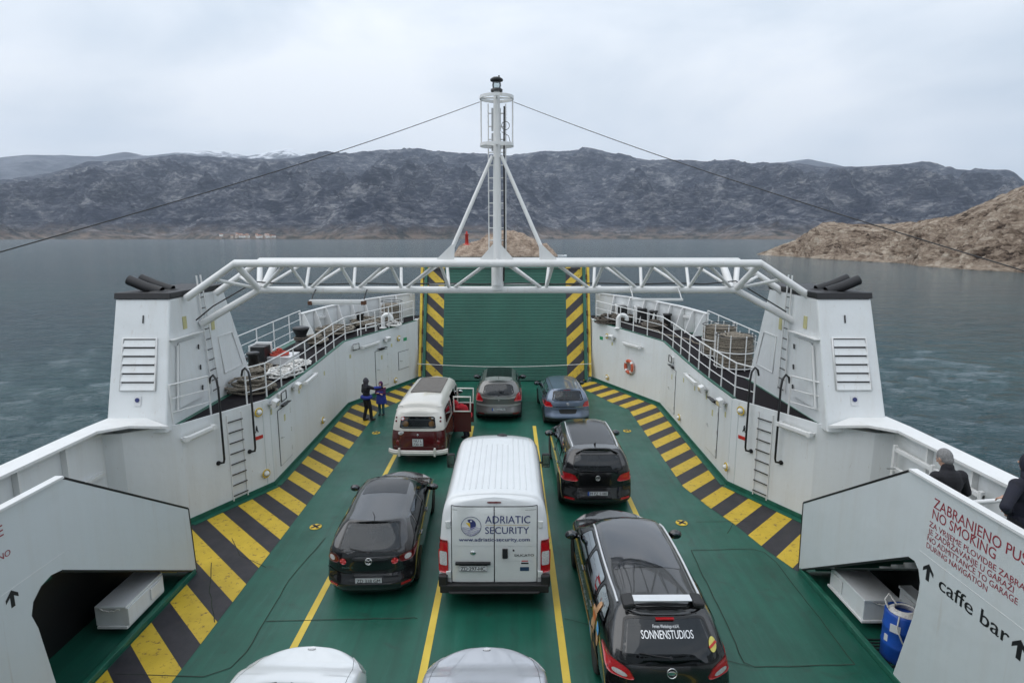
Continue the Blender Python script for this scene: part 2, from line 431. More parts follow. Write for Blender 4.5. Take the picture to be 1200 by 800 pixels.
ms = rock('bare_limestone_slope', [(.39, (.014, .020, .042)), (.475, (.045, .054, .082)), (.53, (.11, .118, .145)), (.61, (.32, .32, .335))], .0042, 80,
          (95, 150, (.075, .075, .058), (.34, .26, .20), .8))
polar_hill('hills', ms.m, front, lambda x: 3600 + 350 * math.sin(x * .011) + 120 * math.sin(x * .041), lambda x: 8200 + 500 * math.sin(x * .012 + 1), -420, 1700, 900, 150, 250, 1000, .92, 'bare grey limestone mountain range rising across the water', seed=3.3, edge=.10)
backp = [(-420, 215), (-200, 190), (0, 184), (33, 181), (80, 182), (113, 184), (147, 178), (173, 183), (207, 179), (240, 177), (263, 176), (290, 183), (317, 178), (340, 173), (357, 179), (420, 190), (800, 200), (900, 194), (925, 189), (947, 186.5), (977, 192), (1010, 200), (1300, 240)]
mt = rock('snowy_far_slope', [(.36, (.05, .058, .08)), (.5, (.10, .11, .14)), (.6, (.18, .19, .22))], .0011, 60)
g = mt.n('ShaderNodeNewGeometry'); s_ = mt.n('ShaderNodeSeparateXYZ'); mt.L.new(g.outputs['Position'], s_.inputs[0])
nn = mt.noise(mt.pos((1, 1, 1)), .0035, 6, .7, .5)
hh = mt.math('ADD', mt.math('DIVIDE', s_.outputs[2], 3800), mt.math('MULTIPLY', nn, .30))
src = mt.b.inputs['Base Color'].links[0].from_socket
west = mt.ramp(mt.math('ADD', mt.math('DIVIDE', s_.outputs[0], 16000), .7), [(.10, .6), (.25, 1), (.58, 1), (.66, 0)])
mt.col(mt.mix(mt.math('MULTIPLY', mt.ramp(hh, [(.57, 0), (.61, 1)]), west), src, (.80, .82, .86)))
polar_hill('far_hills', mt.m, backp, lambda x: 10500, lambda x: 14000, -420, 1300, 420, 50, 260, 1700, .75, 'distant snow dusted mountain tops behind the first range', seed=9.1, edge=.06)
# tan headland to starboard
hm = rock('tan_coastal_rock', [(.40, (.045, .032, .026)), (.455, (.22, .165, .125)), (.53, (.40, .32, .25)), (.60, (.58, .50, .41))], .085, 4.5)
def waterline(x):
    y = interp([(886, 298.0), (900, 299.5), (933, 301), (957, 303), (1027, 307), (1067, 309), (1083, 312), (1153, 317), (1200, 319), (1400, 335), (1700, 370)], x)
    az, el = az_el(x, y); return -(CAMH - SEA) / el
hprof = [(886, 298.2), (900, 293), (915, 287), (933, 281), (945, 272), (957, 264), (966, 260), (977, 259), (1000, 262), (1020, 263), (1047, 262), (1083, 258), (1100, 255), (1117, 252), (1147, 240), (1173, 228), (1200, 217), (1260, 198), (1400, 165), (1700, 120)]
def headland():
    nx, nr = 640, 150; vs = []; rows = nr + 20
    for i in range(nx + 1):
        x = 884 + (1700 - 884) * (i / nx) ** 1.25
        y = interp(hprof, x); az, el = az_el(x, y); d0 = waterline(x); w = 6 + 110 * min(1, max(0, (x - 886) / 160)); d1 = d0 + w
        ztop = CAMH + d1 * el + .0
        for j in range(rows + 1):
            t = j / nr; d = d0 + w * t
            z = SEA + max(.15, ztop - SEA) * (min(1, t) ** .80) if t <= 1 else ztop - (t - 1) * w * .8
            px, py = math.sin(az) * d, math.cos(az) * d
            q = Vector((px / 24, py / 24, z / 22))
            r = mn.ridged_multi_fractal(q, .7, 2.2, 7, .9, 2.0) - 1.1; r += .35 * (mn.ridged_multi_fractal(q * 4.3, .8, 2.2, 4, .9, 2.0) - 1.0)
            c = mn.noise(Vector((px / 2.2, py / 2.2, z / 1.2))); dv = mn.voronoi(Vector((px / 5.5 + .4 * c, py / 7.5, z / 4)))[0]; c += 1.6 * min(.45, dv[1] - dv[0]) - .35
            k = min(1, t * 9) * (1 if t < .8 else .35) * min(1, (x - 886) / 50 if x > 886 else 0)
            z += -.5 * k + (3.0 * r + 1.5 * c + .5 * mn.noise(Vector((px / .9, py / .9, z)))) * k
            if j == 0: z = SEA - 1
            if .02 < t <= 1: z = min(z, CAMH + d * el + .25 * k * max(0, r))
            vs.append((px + .27, py, z))
    n = rows + 1
    mb = MB(); mb.add(vs, [(i * n + j, (i + 1) * n + j, (i + 1) * n + j + 1, i * n + j + 1) for i in range(nx) for j in range(rows)], 0, True)
    tag(mb.build('headland', hm.m), 'bare tan rocky headland sloping into the sea on the right', 'headland', kind='structure')
headland()
def islet():
    D = 318.; cx = (594 - 598) / F * D * 1.015 + .27; nx, ny = 240, 90; vs = []
    prof = [(534, 0), (538, 8), (543, 13), (552, 14), (560, 17), (573, 24), (582, 27), (593, 28.5), (604, 28), (613, 25), (622, 20), (630, 16.5), (640, 12), (646, 7), (652, 0)]
    for i in range(nx + 1):
        x = 533 + 120 * i / nx; X = (x - 598) / F * D * 1.015 + .27; h = max(0, interp(prof, x)) / F * D * 1.0
        for j in range(ny + 1):
            u = -1 + 2 * j / ny; Y = D + u * 13
            env = max(0, 1 - abs(u) ** 1.7) ** .8
            z = SEA - .6 + (h + .6) * env
            r = mn.ridged_multi_fractal(Vector((X / 6, Y / 6, z / 7)), .8, 2.2, 6, .9, 2.0) - 1.0
            c = mn.noise(Vector((X / 1.2, Y / 1.2, z / 1.0))); dv = mn.voronoi(Vector((X / 3.0, Y / 4.0, z / 3)))[0]; c += 1.8 * min(.4, dv[1] - dv[0]) - .3
            z += (.9 * r + .6 * c) * min(1, h / 3) * min(1, env * 2) * .8
            vs.append((X, Y, z))
    n = ny + 1
    mb = MB(); mb.add(vs, [(i * n + j, (i + 1) * n + j, (i + 1) * n + j + 1, i * n + j + 1) for i in range(nx) for j in range(ny)], 0, True)
    im = rock('brown_islet_rock', [(.36, (.09, .06, .045)), (.45, (.22, .165, .125)), (.55, (.38, .30, .235)), (.66, (.54, .46, .38))], .16, .5)
    tag(mb.build('islet', im.m), 'small brown rock islet straight ahead of the bow', 'islet', kind='structure')
    # red light beacon
    Xb = (548.5 - 598) / F * (D - 2) * 1.015 + .27; zb = 3.2
    b = thing('light_beacon', (Xb, D - 2, zb), 'small red light beacon standing on the left end of the rock islet', 'beacon')
    MB().lathe((Xb, D - 2, zb - 3), [(1.9, 0), (1.9, 3.3), (1.5, 3.5)], 12).build('plinth', M['red'], b)
    MB().lathe((Xb, D - 2, zb + .4), [(.95, 0), (.8, 4.6), (1.15, 4.7), (1.15, 5.1)], 12).build('tower', M['red'], b)
    MB().lathe((Xb, D - 2, zb + 5.4), [(.5, 0), (.5, 1.3), (.15, 1.7)], 10).build('lantern', M['red'], b)
    fm = plain('sea_foam', (.75, .78, .8), .8)
    f = MB()
    for k in range(26):
        a = rnd.uniform(0, 6.28); Xf = (650 - 598) / F * D + rnd.gauss(1.5, 2.0); Yf = D + rnd.gauss(-3, 2)
        f.ell((Xf, Yf, SEA), rnd.uniform(.4, 1.2), rnd.uniform(.3, .8), rnd.uniform(.1, .45), n=7, k=4)
    tag(f.build('foam', fm), 'white foam where a wave breaks at the right end of the islet', 'foam', kind='stuff')
islet()
def village():
    wm = plain('house_render', (.62, .56, .48), .9, var=.1); wm2 = plain('house_render_white', (.8, .78, .74), .9, var=.1); rm = plain('roof_tiles', (.36, .15, .09), .9, var=.2)
    protos = []
    for k, (w, d, h, m) in enumerate([(13, 9, 6, wm), (9, 9, 8, wm2), (18, 10, 6, wm2)]):
        t = thing('village_house', (0, 0, 0), 'tiny pale house with red roof on the far shore', 'house', 'village houses on the far shore')
        MB().box(-w / 2, w / 2, -d / 2, d / 2, -6, h).build('wall', m, t, local=True)
        MB().prism([(-w / 2 - .6, -d / 2 - .6, h), (w / 2 + .6, -d / 2 - .6, h), (w / 2 + .6, d / 2 + .6, h), (-w / 2 - .6, d / 2 + .6, h)], [(-w / 2 - .6, -.1, h + 2.6), (w / 2 + .6, -.1, h + 2.6), (w / 2 + .6, .1, h + 2.6), (-w / 2 - .6, .1, h + 2.6)]).build('roof', rm, t, local=True)
        MB().box(-w * .3, -w * .12, -d / 2 - .05, -d / 2 + .02, 1.5, 4).box(w * .1, w * .28, -d / 2 - .05, -d / 2 + .02, 1.5, 4).build('window', M['dark_void'], t, local=True)
        protos.append(t)
    r2 = random.Random(3); ho = bpy.data.objects['hills'].data
    n = 150 + 18 + 1
    for k in range(34):
        x = r2.gauss(283, 13) if k < 26 else r2.uniform(228, 330)
        i = int(round((x + 420) / 2120 * 900)); j = 1 + int(abs(r2.gauss(0, 1.0)) * 1.3)
        v = ho.vertices[i * n + min(j, 5)].co
        o = protos[k % 3] if k < 3 else copy_thing(protos[k % 3])
        o.location = (v.x + r2.uniform(-9, 9), v.y - 6, max(v.z, 0) + 1.5 + r2.uniform(0, 3)); o.rotation_euler = (0, 0, r2.uniform(-.5, .5))
village()
# ------------------------------------------------------------ ferry: decks
SIDE = {-1: 'port', 1: 'starboard'}
LR = {-1: 'left', 1: 'right'}
WP = [(7.85, 14.15), (6.62, 16.5), (6.72, 24.9), (4.42, 29.8)]     # inner wall plan, half breadth
def mz(Y): return 2.6 + (0 if Y < 19 else .42 * ((Y - 19) / 11) ** 1.3)
deck = MB(); deck.add([(-9.3, -6, 0), (9.3, -6, 0), (9.3, 14.4, 0), (7.0, 24.9, 0), (4.6, 29.9, 0), (-4.6, 29.9, 0), (-7.0, 24.9, 0), (-9.3, 14.4, 0)], [tuple(range(8))])
car_deck = tag(deck.build('car_deck', M['deck']), 'green painted open car deck of the ferry', 'deck', kind='structure')
def strip(mb, pts, w, z=.004, m=0):
    P = [Vector((*p[:2], 0)) for p in pts]
    L, Rr = [], []
    for i, p in enumerate(P):
        d = ((P[min(i + 1, len(P) - 1)] - P[max(i - 1, 0)])).normalized(); nrm = Vector((-d.y, d.x, 0))
        L.append(p + nrm * w / 2 + Vector((0, 0, z))); Rr.append(p - nrm * w / 2 + Vector((0, 0, z)))
    n = len(P); mb.add(L + Rr, [(i, n + i, n + i + 1, i + 1) for i in range(n - 1)], m); return mb
def lane_mat():
    t = NT('worn_yellow_lane_paint'); co = t.pos(); w = t.noise(co, 8, 8, .75)
    y = t.ramp(t.noise(co, 1.5, 5), [(.3, (.56, .40, .04)), (.7, (.68, .50, .07))])
    t.col(t.mix(t.ramp(w, [(.63, 0), (.70, .8)]), y, (.03, .12, .08))); t.set(Roughness=.5); return t.m
LM = lane_mat()
for k, x in enumerate((-3.57, -1.19, 1.19, 3.57)):
    strip(MB(), [(x, -5), (x, 22.1)], .13).build('lane_line', LM, car_deck)
# hazard band, port and starboard (uv v grows forward, shifted outboard -> 45 degrees)
for s in (-1, 1):
    inner = [(5.26, 3), (5.26, 24.3), (4.75, 25.3), (3.35, 28.3), (3.1, 29.25)]
    outer = [(6.50, 3), (6.50, 13.2), (7.0, 13.9), (7.0, 15.6), (6.50, 16.45), (6.60, 24.87), (4.42, 29.25)]
    def ev(poly, t):
        d = [0]
        for a, b in zip(poly, poly[1:]): d.append(d[-1] + math.dist(a, b))
        q = t * d[-1]
        return (float(np.interp(q, d, [p[0] for p in poly])), float(np.interp(q, d, [p[1] for p in poly])))
    mb = MB(); cuts = [(5.26, 6.50, 3), (5.26, 6.50, 11.9), (5.26, 7.72, 11.91), (5.26, 7.76, 14.15), (5.26, 6.56, 16.45), (5.26, 6.66, 24.3), (4.78, 6.55, 25.2), (4.0, 5.55, 27.2), (3.35, 4.95, 28.5), (3.1, 4.62, 29.2)]
    if s > 0: cuts = [(6.50, 6.56, 11.93), (6.22, 7.72, 12.8), (5.92, 7.76, 14.15), (5.60, 7.27, 15.1), (5.30, 6.60, 16.4)] + cuts[5:]
    for (a0, b0, y0), (a1, b1, y1) in zip(cuts, cuts[1:]):
        q = [(s * a0, y0, .005), (s * b0, y0, .005), (s * b1, y1, .005), (s * a1, y1, .005)]
        uv = [(p[0], p[1] - abs(p[0]) + .67) for p in q]
        if s < 0: q = q[::-1]; uv = uv[::-1]
        mb.uv[len(mb.f)] = uv; mb.add(q, [(0, 1, 2, 3)])
    mb.build('hazard_band', M['hazard'], car_deck)
    # low green kerb between deck and side passage
    MB().box(s * 6.52, s * 6.62, 2.5, 11.88, .006, .11).build('kerb', M['green_trim'], car_deck, bevel=.01)
def seam(pts, w=.016):
    P = []
    for a, b in zip(pts, pts[1:]):
        n = max(1, int(math.dist(a, b) / .25))
        for i in range(n): P.append((a[0] + (b[0] - a[0]) * i / n + rnd.gauss(0, .006), a[1] + (b[1] - a[1]) * i / n + rnd.gauss(0, .006)))
    P.append(pts[-1]); return strip(MB(), P, w, .009).build('weld_seam', M['seam'], car_deck)
seam([(4.46, 12.81), (5.9, 12.86), (6.12, 12.7), (6.2, 12.3), (6.12, 9.05)]); seam([(6.12, 9.05), (4.4, 8.98), (4.25, 9.1), (4.30, 9.6), (4.46, 12.81)])
seam([(-4.2, 13.4), (-4.42, 11.58), (-4.35, 9.4), (-4.45, 9.0), (-4.79, 8.79), (-6.3, 8.85)]); seam([(-4.35, 10.24), (-1.57, 10.32), (-1.5, 10.3)])
seam([(-5.1, 12.1), (-5.9, 12.6), (-6.45, 13.4)], .015); seam([(-5.3, 10.2), (-5.9, 11.2), (-6.4, 12.3)], .018); seam([(5.6, 13.6), (5.9, 14.1), (6.2, 13.9)], .016); seam([(5.0, 14.2), (6.4, 14.25)], .012)
seam([(4.3, 9.0), (1.3, 10.3)], .01)
for x, y in [(4.62, 14.15), (4.65, 21.47), (-4.71, 21.27), (-4.61, 13.97)]:
    mb = MB(); mb.lathe((x, y, .004), [(.15, 0), (.15, .012), (.12, .016)], 16, 1)
    for a in (45, 135):
        c, s_ = math.cos(R(a)), math.sin(R(a)); mb.obox((x, y, .022), (c * .12, s_ * .12, 0), (-s_ * .028, c * .028, 0), (0, 0, .004), 0)
    mb.build('lashing_socket', [M['black'], M['yellow']], car_deck)

# ------------------------------------------------------------ inner side walls
def wpos(s, seg, d, z, off=0.0):
    (x0, y0), (x1, y1) = WP[seg - 1], WP[seg]; L = math.dist((x0, y0), (x1, y1)); tx, ty = (x1 - x0) / L, (y1 - y0) / L
    nx, ny = -ty, tx        # towards the centreline
    if nx > 0: nx, ny = -nx, -ny
    return Vector((s * (x0 + tx * d + nx * off), y0 + ty * d + ny * off, z))
def wbasis(s, seg):
    a = wpos(s, seg, 0, 0); return (wpos(s, seg, 1, 0) - a), (wpos(s, seg, 0, 0, 1) - a)      # along (forward), normal (inboard)
inner_wall = {}
for s in (-1, 1):
    t = thing('inner_wall', (s * 6.65, 20, 0), 'white steel wall with doors along the %s side of the car deck' % LR[s], 'wall'); inner_wall[s] = t
    mb = MB(); P = [(9.25, 13.35), (8.85, 13.45)] + WP; T = .06
    for (x0, y0), (x1, y1) in zip(P, P[1:]):
        n = max(1, int(math.dist((x0, y0), (x1, y1)) / 1.0)); L = math.dist((x0, y0), (x1, y1)); nx, ny = -(y1 - y0) / L * T, (x1 - x0) / L * T
        if nx < 0: nx, ny = -nx, -ny
        for i in range(n):
            a, b = i / n, (i + 1) / n; A = (x0 + (x1 - x0) * a, y0 + (y1 - y0) * a); B = (x0 + (x1 - x0) * b, y0 + (y1 - y0) * b)
            zA, zB = mz(A[1]) + .02, mz(B[1]) + .02
            mb.add([(s * A[0], A[1], 0), (s * B[0], B[1], 0), (s * B[0], B[1], zB), (s * A[0], A[1], zA), (s * (A[0] + nx), A[1] + ny, 0), (s * (B[0] + nx), B[1] + ny, 0), (s * (B[0] + nx), B[1] + ny, zB), (s * (A[0] + nx), A[1] + ny, zA)],
                   [(0, 1, 2, 3)[::1 if s > 0 else -1], (4, 7, 6, 5)[::1 if s > 0 else -1], (3, 2, 6, 7)[::1 if s > 0 else -1]])
    mb.build('plating', M['white'], t)
    # end face beside the ramp
    MB().box(s * 4.43, s * 4.60, 29.75, 30.6, 0, mz(30) + .02).build('end_plate', M['white'], t)
    k = MB()
    for seg in (1, 2, 3):
        L = math.dist(WP[seg - 1], WP[seg]); al, nr = wbasis(s, seg)
        c = wpos(s, seg, L / 2, .075, .012); k.obox(c, al * L / 2, nr * .012, (0, 0, .065))
        c = wpos(s, seg, L / 2, .012, .10); k.obox(c, al * L / 2, nr * .09, (0, 0, .006))
    k.build('green_kick_strip', M['green_trim'], t)
    ed = MB()
    for seg in (2, 3):
        L = math.dist(WP[seg - 1], WP[seg]); al, nr = wbasis(s, seg); n = 8
        for i in range(n):
            a = wpos(s, seg, L * i / n, 0, -.05); b = wpos(s, seg, L * (i + 1) / n, 0, -.05); a.z = mz(a.y) + .03; b.z = mz(b.y) + .03
            ed.obox((a + b) / 2, (b - a) / 2, nr * .05, (0, 0, .015))
    ed.build('green_deck_edge', M['green_trim'], t)
    for seg, d in ((1, 2.42), (2, .02)):
        al, nr = wbasis(s, seg); MB().obox(wpos(s, seg, d, 1.35, .004), al * .012, nr * .004, (0, 0, 1.2)).build('weld_seam', M['panel'], t)
    # ladder recessed in the wall
    d0, d1 = (1.27, 1.72); al, nr = wbasis(s, 1)
    lad = MB()
    for d in (d0, d1): lad.obox(wpos(s, 1, d, 1.3, .02), al * .015, nr * .02, (0, 0, 1.2))
    lo = lad.build('ladder', M['white_clean'], t)
    rg = MB()
    for i in range(8): rg.cyl(wpos(s, 1, d0, .24 + i * .295, .045), wpos(s, 1, d1, .24 + i * .295, .045), .017, 8)
    rg.build('rungs', M['black'], lo)
def door(s, seg, d0, d1, z0, z1, name='door', hinge=1, r=.05, seam_only=True):
    t = inner_wall[s]; al, nr = wbasis(s, seg); dc, hw, zc, hh = (d0 + d1) / 2, (d1 - d0) / 2, (z0 + z1) / 2, (z1 - z0) / 2
    MB().obox(wpos(s, seg, dc, zc, .006), al * hw, nr * .006, (0, 0, hh)).build(name + '_gap' if False else name, M['black'], t)
    o = t.children[-1] if False else [c for c in bpy.data.objects if c.parent == t][-1]
    MB().obox(wpos(s, seg, dc, zc, .016), al * (hw - .02), nr * .012, (0, 0, hh - .02)).build('leaf', M['white'], o, bevel=.006)
    h = MB()
    for q in (.15, .5, .85): h.obox(wpos(s, seg, d1 - .03 if hinge > 0 else d0 + .03, z0 + (z1 - z0) * q, .035), al * .018, nr * .015, (0, 0, .07))
    h.build('hinge', M['white_clean'], o)
    x = MB(); dh = d0 + .12 if hinge > 0 else d1 - .12
    x.cyl(wpos(s, seg, dh, zc, .02), wpos(s, seg, dh, zc, .08), .012, 8); x.cyl(wpos(s, seg, dh, zc, .07), wpos(s, seg, dh + .14 * (1 if hinge > 0 else -1), zc - .03, .07), .012, 8)
    x.build('handle', M['steel'], o)
    if name == 'door':
        x = MB(); x.obox(wpos(s, seg, dc, z1 + .06, .05), al * .16, nr * .04, (0, 0, .035)); x.obox(wpos(s, seg, dc, z1 + .10, .10), al * .30, nr * .06, (0, 0, .008)); x.build('door_closer', M['black'], o)
        MB().obox(wpos(s, seg, dc, z1 - .35, .031), al * .06, nr * .002, (0, 0, .10)).build('sticker', M['sticker'], o)
    return o
door(-1, 2, .55, 1.55, .38, 2.10); door(-1, 3, 1.95, 2.88, .32, 2.04); door(-1, 3, 3.72, 4.6, .82, 1.70, 'hatch')
door(1, 2, 6.05, 7.05, .32, 2.06, hinge=-1); door(1, 2, 1.05, 2.08, .42, 2.08, hinge=-1)
def sticker(s, seg, d, z, w=.10, h=.16, m='sticker', name='sticker'):
    al, nr = wbasis(s, seg); return MB().obox(wpos(s, seg, d, z, .005), al * w / 2, nr * .004, (0, 0, h / 2)).build(name, M[m], inner_wall[s])
for a in [(-1, 2, .12, 2.2), (-1, 2, 2.5, 2.2), (-1, 2, 5.3, 2.15), (-1, 3, .28, 2.12), (-1, 3, 3.22, 2.12), (1, 2, 5.0, 1.95), (1, 2, 3.6, 2.0), (1, 2, .5, 2.0), (1, 3, 3.66, 2.12), (1, 2, 2.3, 2.05)]: sticker(*a)
sticker(-1, 3, 4.33, 2.25, .28, .16, 'sign_green', 'exit_sign'); sticker(1, 3, 4.60, 2.25, .28, .16, 'sign_green', 'exit_sign')
sticker(-1, 1, 2.22, 1.60, .30, .10, 'red', 'red_notice'); sticker(1, 1, 2.22, 1.58, .30, .10, 'red', 'red_notice')
for s in (-1, 1):
    al, nr = wbasis(s, 1); mb = MB(); c = wpos(s, 1, 2.18, 1.86, .006)
    mb.obox(c, al * .03, nr * .003, (0, 0, .05)); mb.ell(c + Vector((0, 0, .075)), .022, .022, .022, n=8, k=5)
    mb.obox(c - Vector((0, 0, .06)) + al * .03, al * .012 + Vector((0, 0, .01)), nr * .003, Vector((0, 0, .04)) + al * -.015); mb.obox(c - Vector((0, 0, .06)) - al * .03, al * .012, nr * .003, Vector((0, 0, .04)) + al * .015)
    mb.build('pictogram', M['ink'], inner_wall[s])
# lamps
def tube_lamp(s, seg, d0, d1, z0, z1, lab):
    al, nr = wbasis(s, seg); a = wpos(s, seg, d0, z0, .16); b = wpos(s, seg, d1, z1, .16)
    t = thing('tube_light', wpos(s, seg, (d0 + d1) / 2, (z0 + z1) / 2 - .1), lab, 'light', 'wall tube lights')
    d = (b - a) / 2; c = (a + b) / 2
    MB().obox(c, d, nr * .055, (0, 0, .045)).build('housing', M['white_clean'], t, bevel=.01)
    MB().tube([a + d * .12 - Vector((0, 0, .055)), b - d * .12 - Vector((0, 0, .055))], .032, 10).build('tube', M['lampglass'], t)
    for p in (a, b):
        mb = MB(); mb.obox(p - nr * .08, al * .02, nr * .08, (0, 0, .03)); mb.obox(p + d.normalized() * (.03 if p is a else -.03), al * .05, nr * .065, (0, 0, .06))
        mb.build('bracket', M['white_clean'], t, bevel=.006)
tube_lamp(-1, 1, -.02, .80, 2.26, 2.36, 'white tube light on the left wall, just behind the ladder')
tube_lamp(-1, 2, 2.7, 3.9, 2.40, 2.44, 'white tube light halfway along the left wall')
tube_lamp(-1, 3, .9, 2.1, 2.42, 2.46, 'white tube light above the forward door in the left wall')
tube_lamp(1, 1, 0.05, 1.0, 2.34, 2.38, 'white tube light on the right wall, just behind the ladder')
tube_lamp(1, 2, 3.0, 4.3, 2.30, 2.32, 'white tube light on the right wall between its two doors')
tube_lamp(1, 3, 1.3, 2.6, 2.34, 2.34, 'white tube light on the right wall above the lifebuoy')
def flood(s, seg, d, z, lab):
    al, nr = wbasis(s, seg); c = wpos(s, seg, d, z, .16)
    t = thing('floodlight', wpos(s, seg, d, z - .1), lab, 'light', 'wall floodlights')
    MB().obox(c, al * .15, nr * .07 + Vector((0, 0, -.03)), Vector((0, 0, .10)) + nr * .03).build('housing', M['white_clean'], t, bevel=.015)
    MB().obox(c + nr * .075 - Vector((0, 0, .03)), al * .13, nr * .006, Vector((0, 0, .08)) + nr * .02).build('glass', M['lens_clear'], t)
    MB().obox(c - nr * .09, al * .17, nr * .06, (0, 0, .015)).build('bracket', M['steel'], t)
def frame_box(s, seg, d, z, lab):
    al, nr = wbasis(s, seg); t = thing('lamp_guard', wpos(s, seg, d, z - .1), lab, 'guard frame', 'black framed lamp guards')
    mb = MB(); P = [wpos(s, seg, d + a, z + b, .12) for a, b in ((-.2, -.13), (.2, -.13), (.2, .13), (-.2, .13))]
    mb.tube(P, .016, 6, closed=True); mb.build('guard', M['black'], t)
    MB().obox(wpos(s, seg, d, z, .06), al * .17, nr * .05, (0, 0, .1)).build('housing', M['white_clean'], t, bevel=.01)
flood(-1, 2, .05, 2.48, 'white floodlight beside the framed guard above the first left door'); frame_box(-1, 2, .85, 2.48, 'black framed lamp guard above the first door in the left wall')
flood(-1, 2, 1.95, 2.5, 'white floodlight on the left wall between the guard frame and the tube light'); frame_box(-1, 3, .55, 2.5, 'black framed lamp guard at the bend of the left wall')
flood(-1, 3, 2.75, 2.5, 'white floodlight at the forward end of the left wall')
flood(1, 2, .55, 2.36, 'white floodlight by the near door of the right wall'); frame_box(1, 2, 6.6, 2.42, 'black framed lamp guard above the far door in the right wall')
flood(1, 2, 2.35, 2.30, 'white floodlight on the right wall next to the tube light'); flood(1, 3, 3.55, 2.46, 'white floodlight at the forward end of the right wall')
def bulkhead(s, seg, d, z, lab):
    al, nr = wbasis(s, seg); c = wpos(s, seg, d, z, .06); t = thing('bulkhead_light', wpos(s, seg, d, z - .08), lab, 'light', 'round bulkhead lights')
    MB().ring(c, .115, .018, 20, 6, nrm=nr).build('guard_ring', M['yellow'], t)
    MB().ell(c, .09, .09, .075, n=14, k=8).build('glass', M['lampglass'], t)
    MB().cyl(wpos(s, seg, d, z, 0), wpos(s, seg, d, z, .05), .10, 16).build('base', M['white_clean'], t)
bulkhead(-1, 1, 2.25, 2.34, 'upper round light by the ladder on the left wall'); bulkhead(-1, 1, 2.35, .5, 'low round light near the deck by the ladder on the left wall')
bulkhead(-1, 2, 4.68, .52, 'low round light halfway along the left wall'); bulkhead(-1, 3, 3.4, .40, 'low round light under the hatch of the left wall'); bulkhead(-1, 3, 3.75, 2.38, 'high round light beside the green sign on the left wall')
bulkhead(1, 1, 2.3, 2.36, 'upper round light by the ladder on the right wall'); bulkhead(1, 2, .05, .55, 'low round light near the deck by the ladder on the right wall')
bulkhead(1, 2, 5.2, .46, 'low round light halfway along the right wall'); bulkhead(1, 3, 3.95, .42, 'low round light forward of the lifebuoy on the right wall'); bulkhead(1, 3, 4.05, 2.44, 'high round light beside the green sign on the right wall')
# lifebuoy
al, nr = wbasis(1, 3); c = wpos(1, 3, 2.15, 1.30, .10)
t = thing('lifebuoy', c - Vector((0, 0, .3)), 'orange and white ring lifebuoy hung on the right wall', 'lifebuoy')
MB().ring(c, .27, .075, 32, 10, nrm=nr).build('ring', M['orange'], t)
for k in range(4):
    a = R(45 + 90 * k); MB().ring(c, .27, .080, 6, 10, nrm=nr, a0=a - .16, a1=a + .16).build('band', M['white_clean'], t)
MB().ring(c, .36, .008, 32, 5, nrm=nr).build('grab_line', M['rope_white'], t)
MB().obox(c - nr * .06, al * .05, nr * .03, (0, 0, .32)).build('bracket', M['steel'], t)
# black handrails over the wall ladders
for s in (-1, 1):
    for d, lab in ((.98, 'rear'), (1.95, 'front')):
        t = thing('handrail', wpos(s, 1, d, 1.4), 'black bent pipe handrail at the %s side of the ladder on the %s wall' % (lab, LR[s]), 'handrail', 'ladder handrails')
        q = -.12 if d < 1.3 else -.12
        MB().tube([wpos(s, 1, d, 3.42, -.15), wpos(s, 1, d, 3.58, -.10), wpos(s, 1, d, 3.66, .02), wpos(s, 1, d, 3.55, .14), wpos(s, 1, d, 3.3, .18), wpos(s, 1, d, 2.2, .18), wpos(s, 1, d, 1.42, .18), wpos(s, 1, d, 1.32, .15), wpos(s, 1, d - .05, 1.30, .05), wpos(s, 1, d - .06, 1.30, 0)], .028, 10).build('pipe', M['black'], t)
        MB().cyl(wpos(s, 1, d - .06, 1.30, .002), wpos(s, 1, d - .06, 1.30, .03), .06, 14).build('flange', M['black'], t)

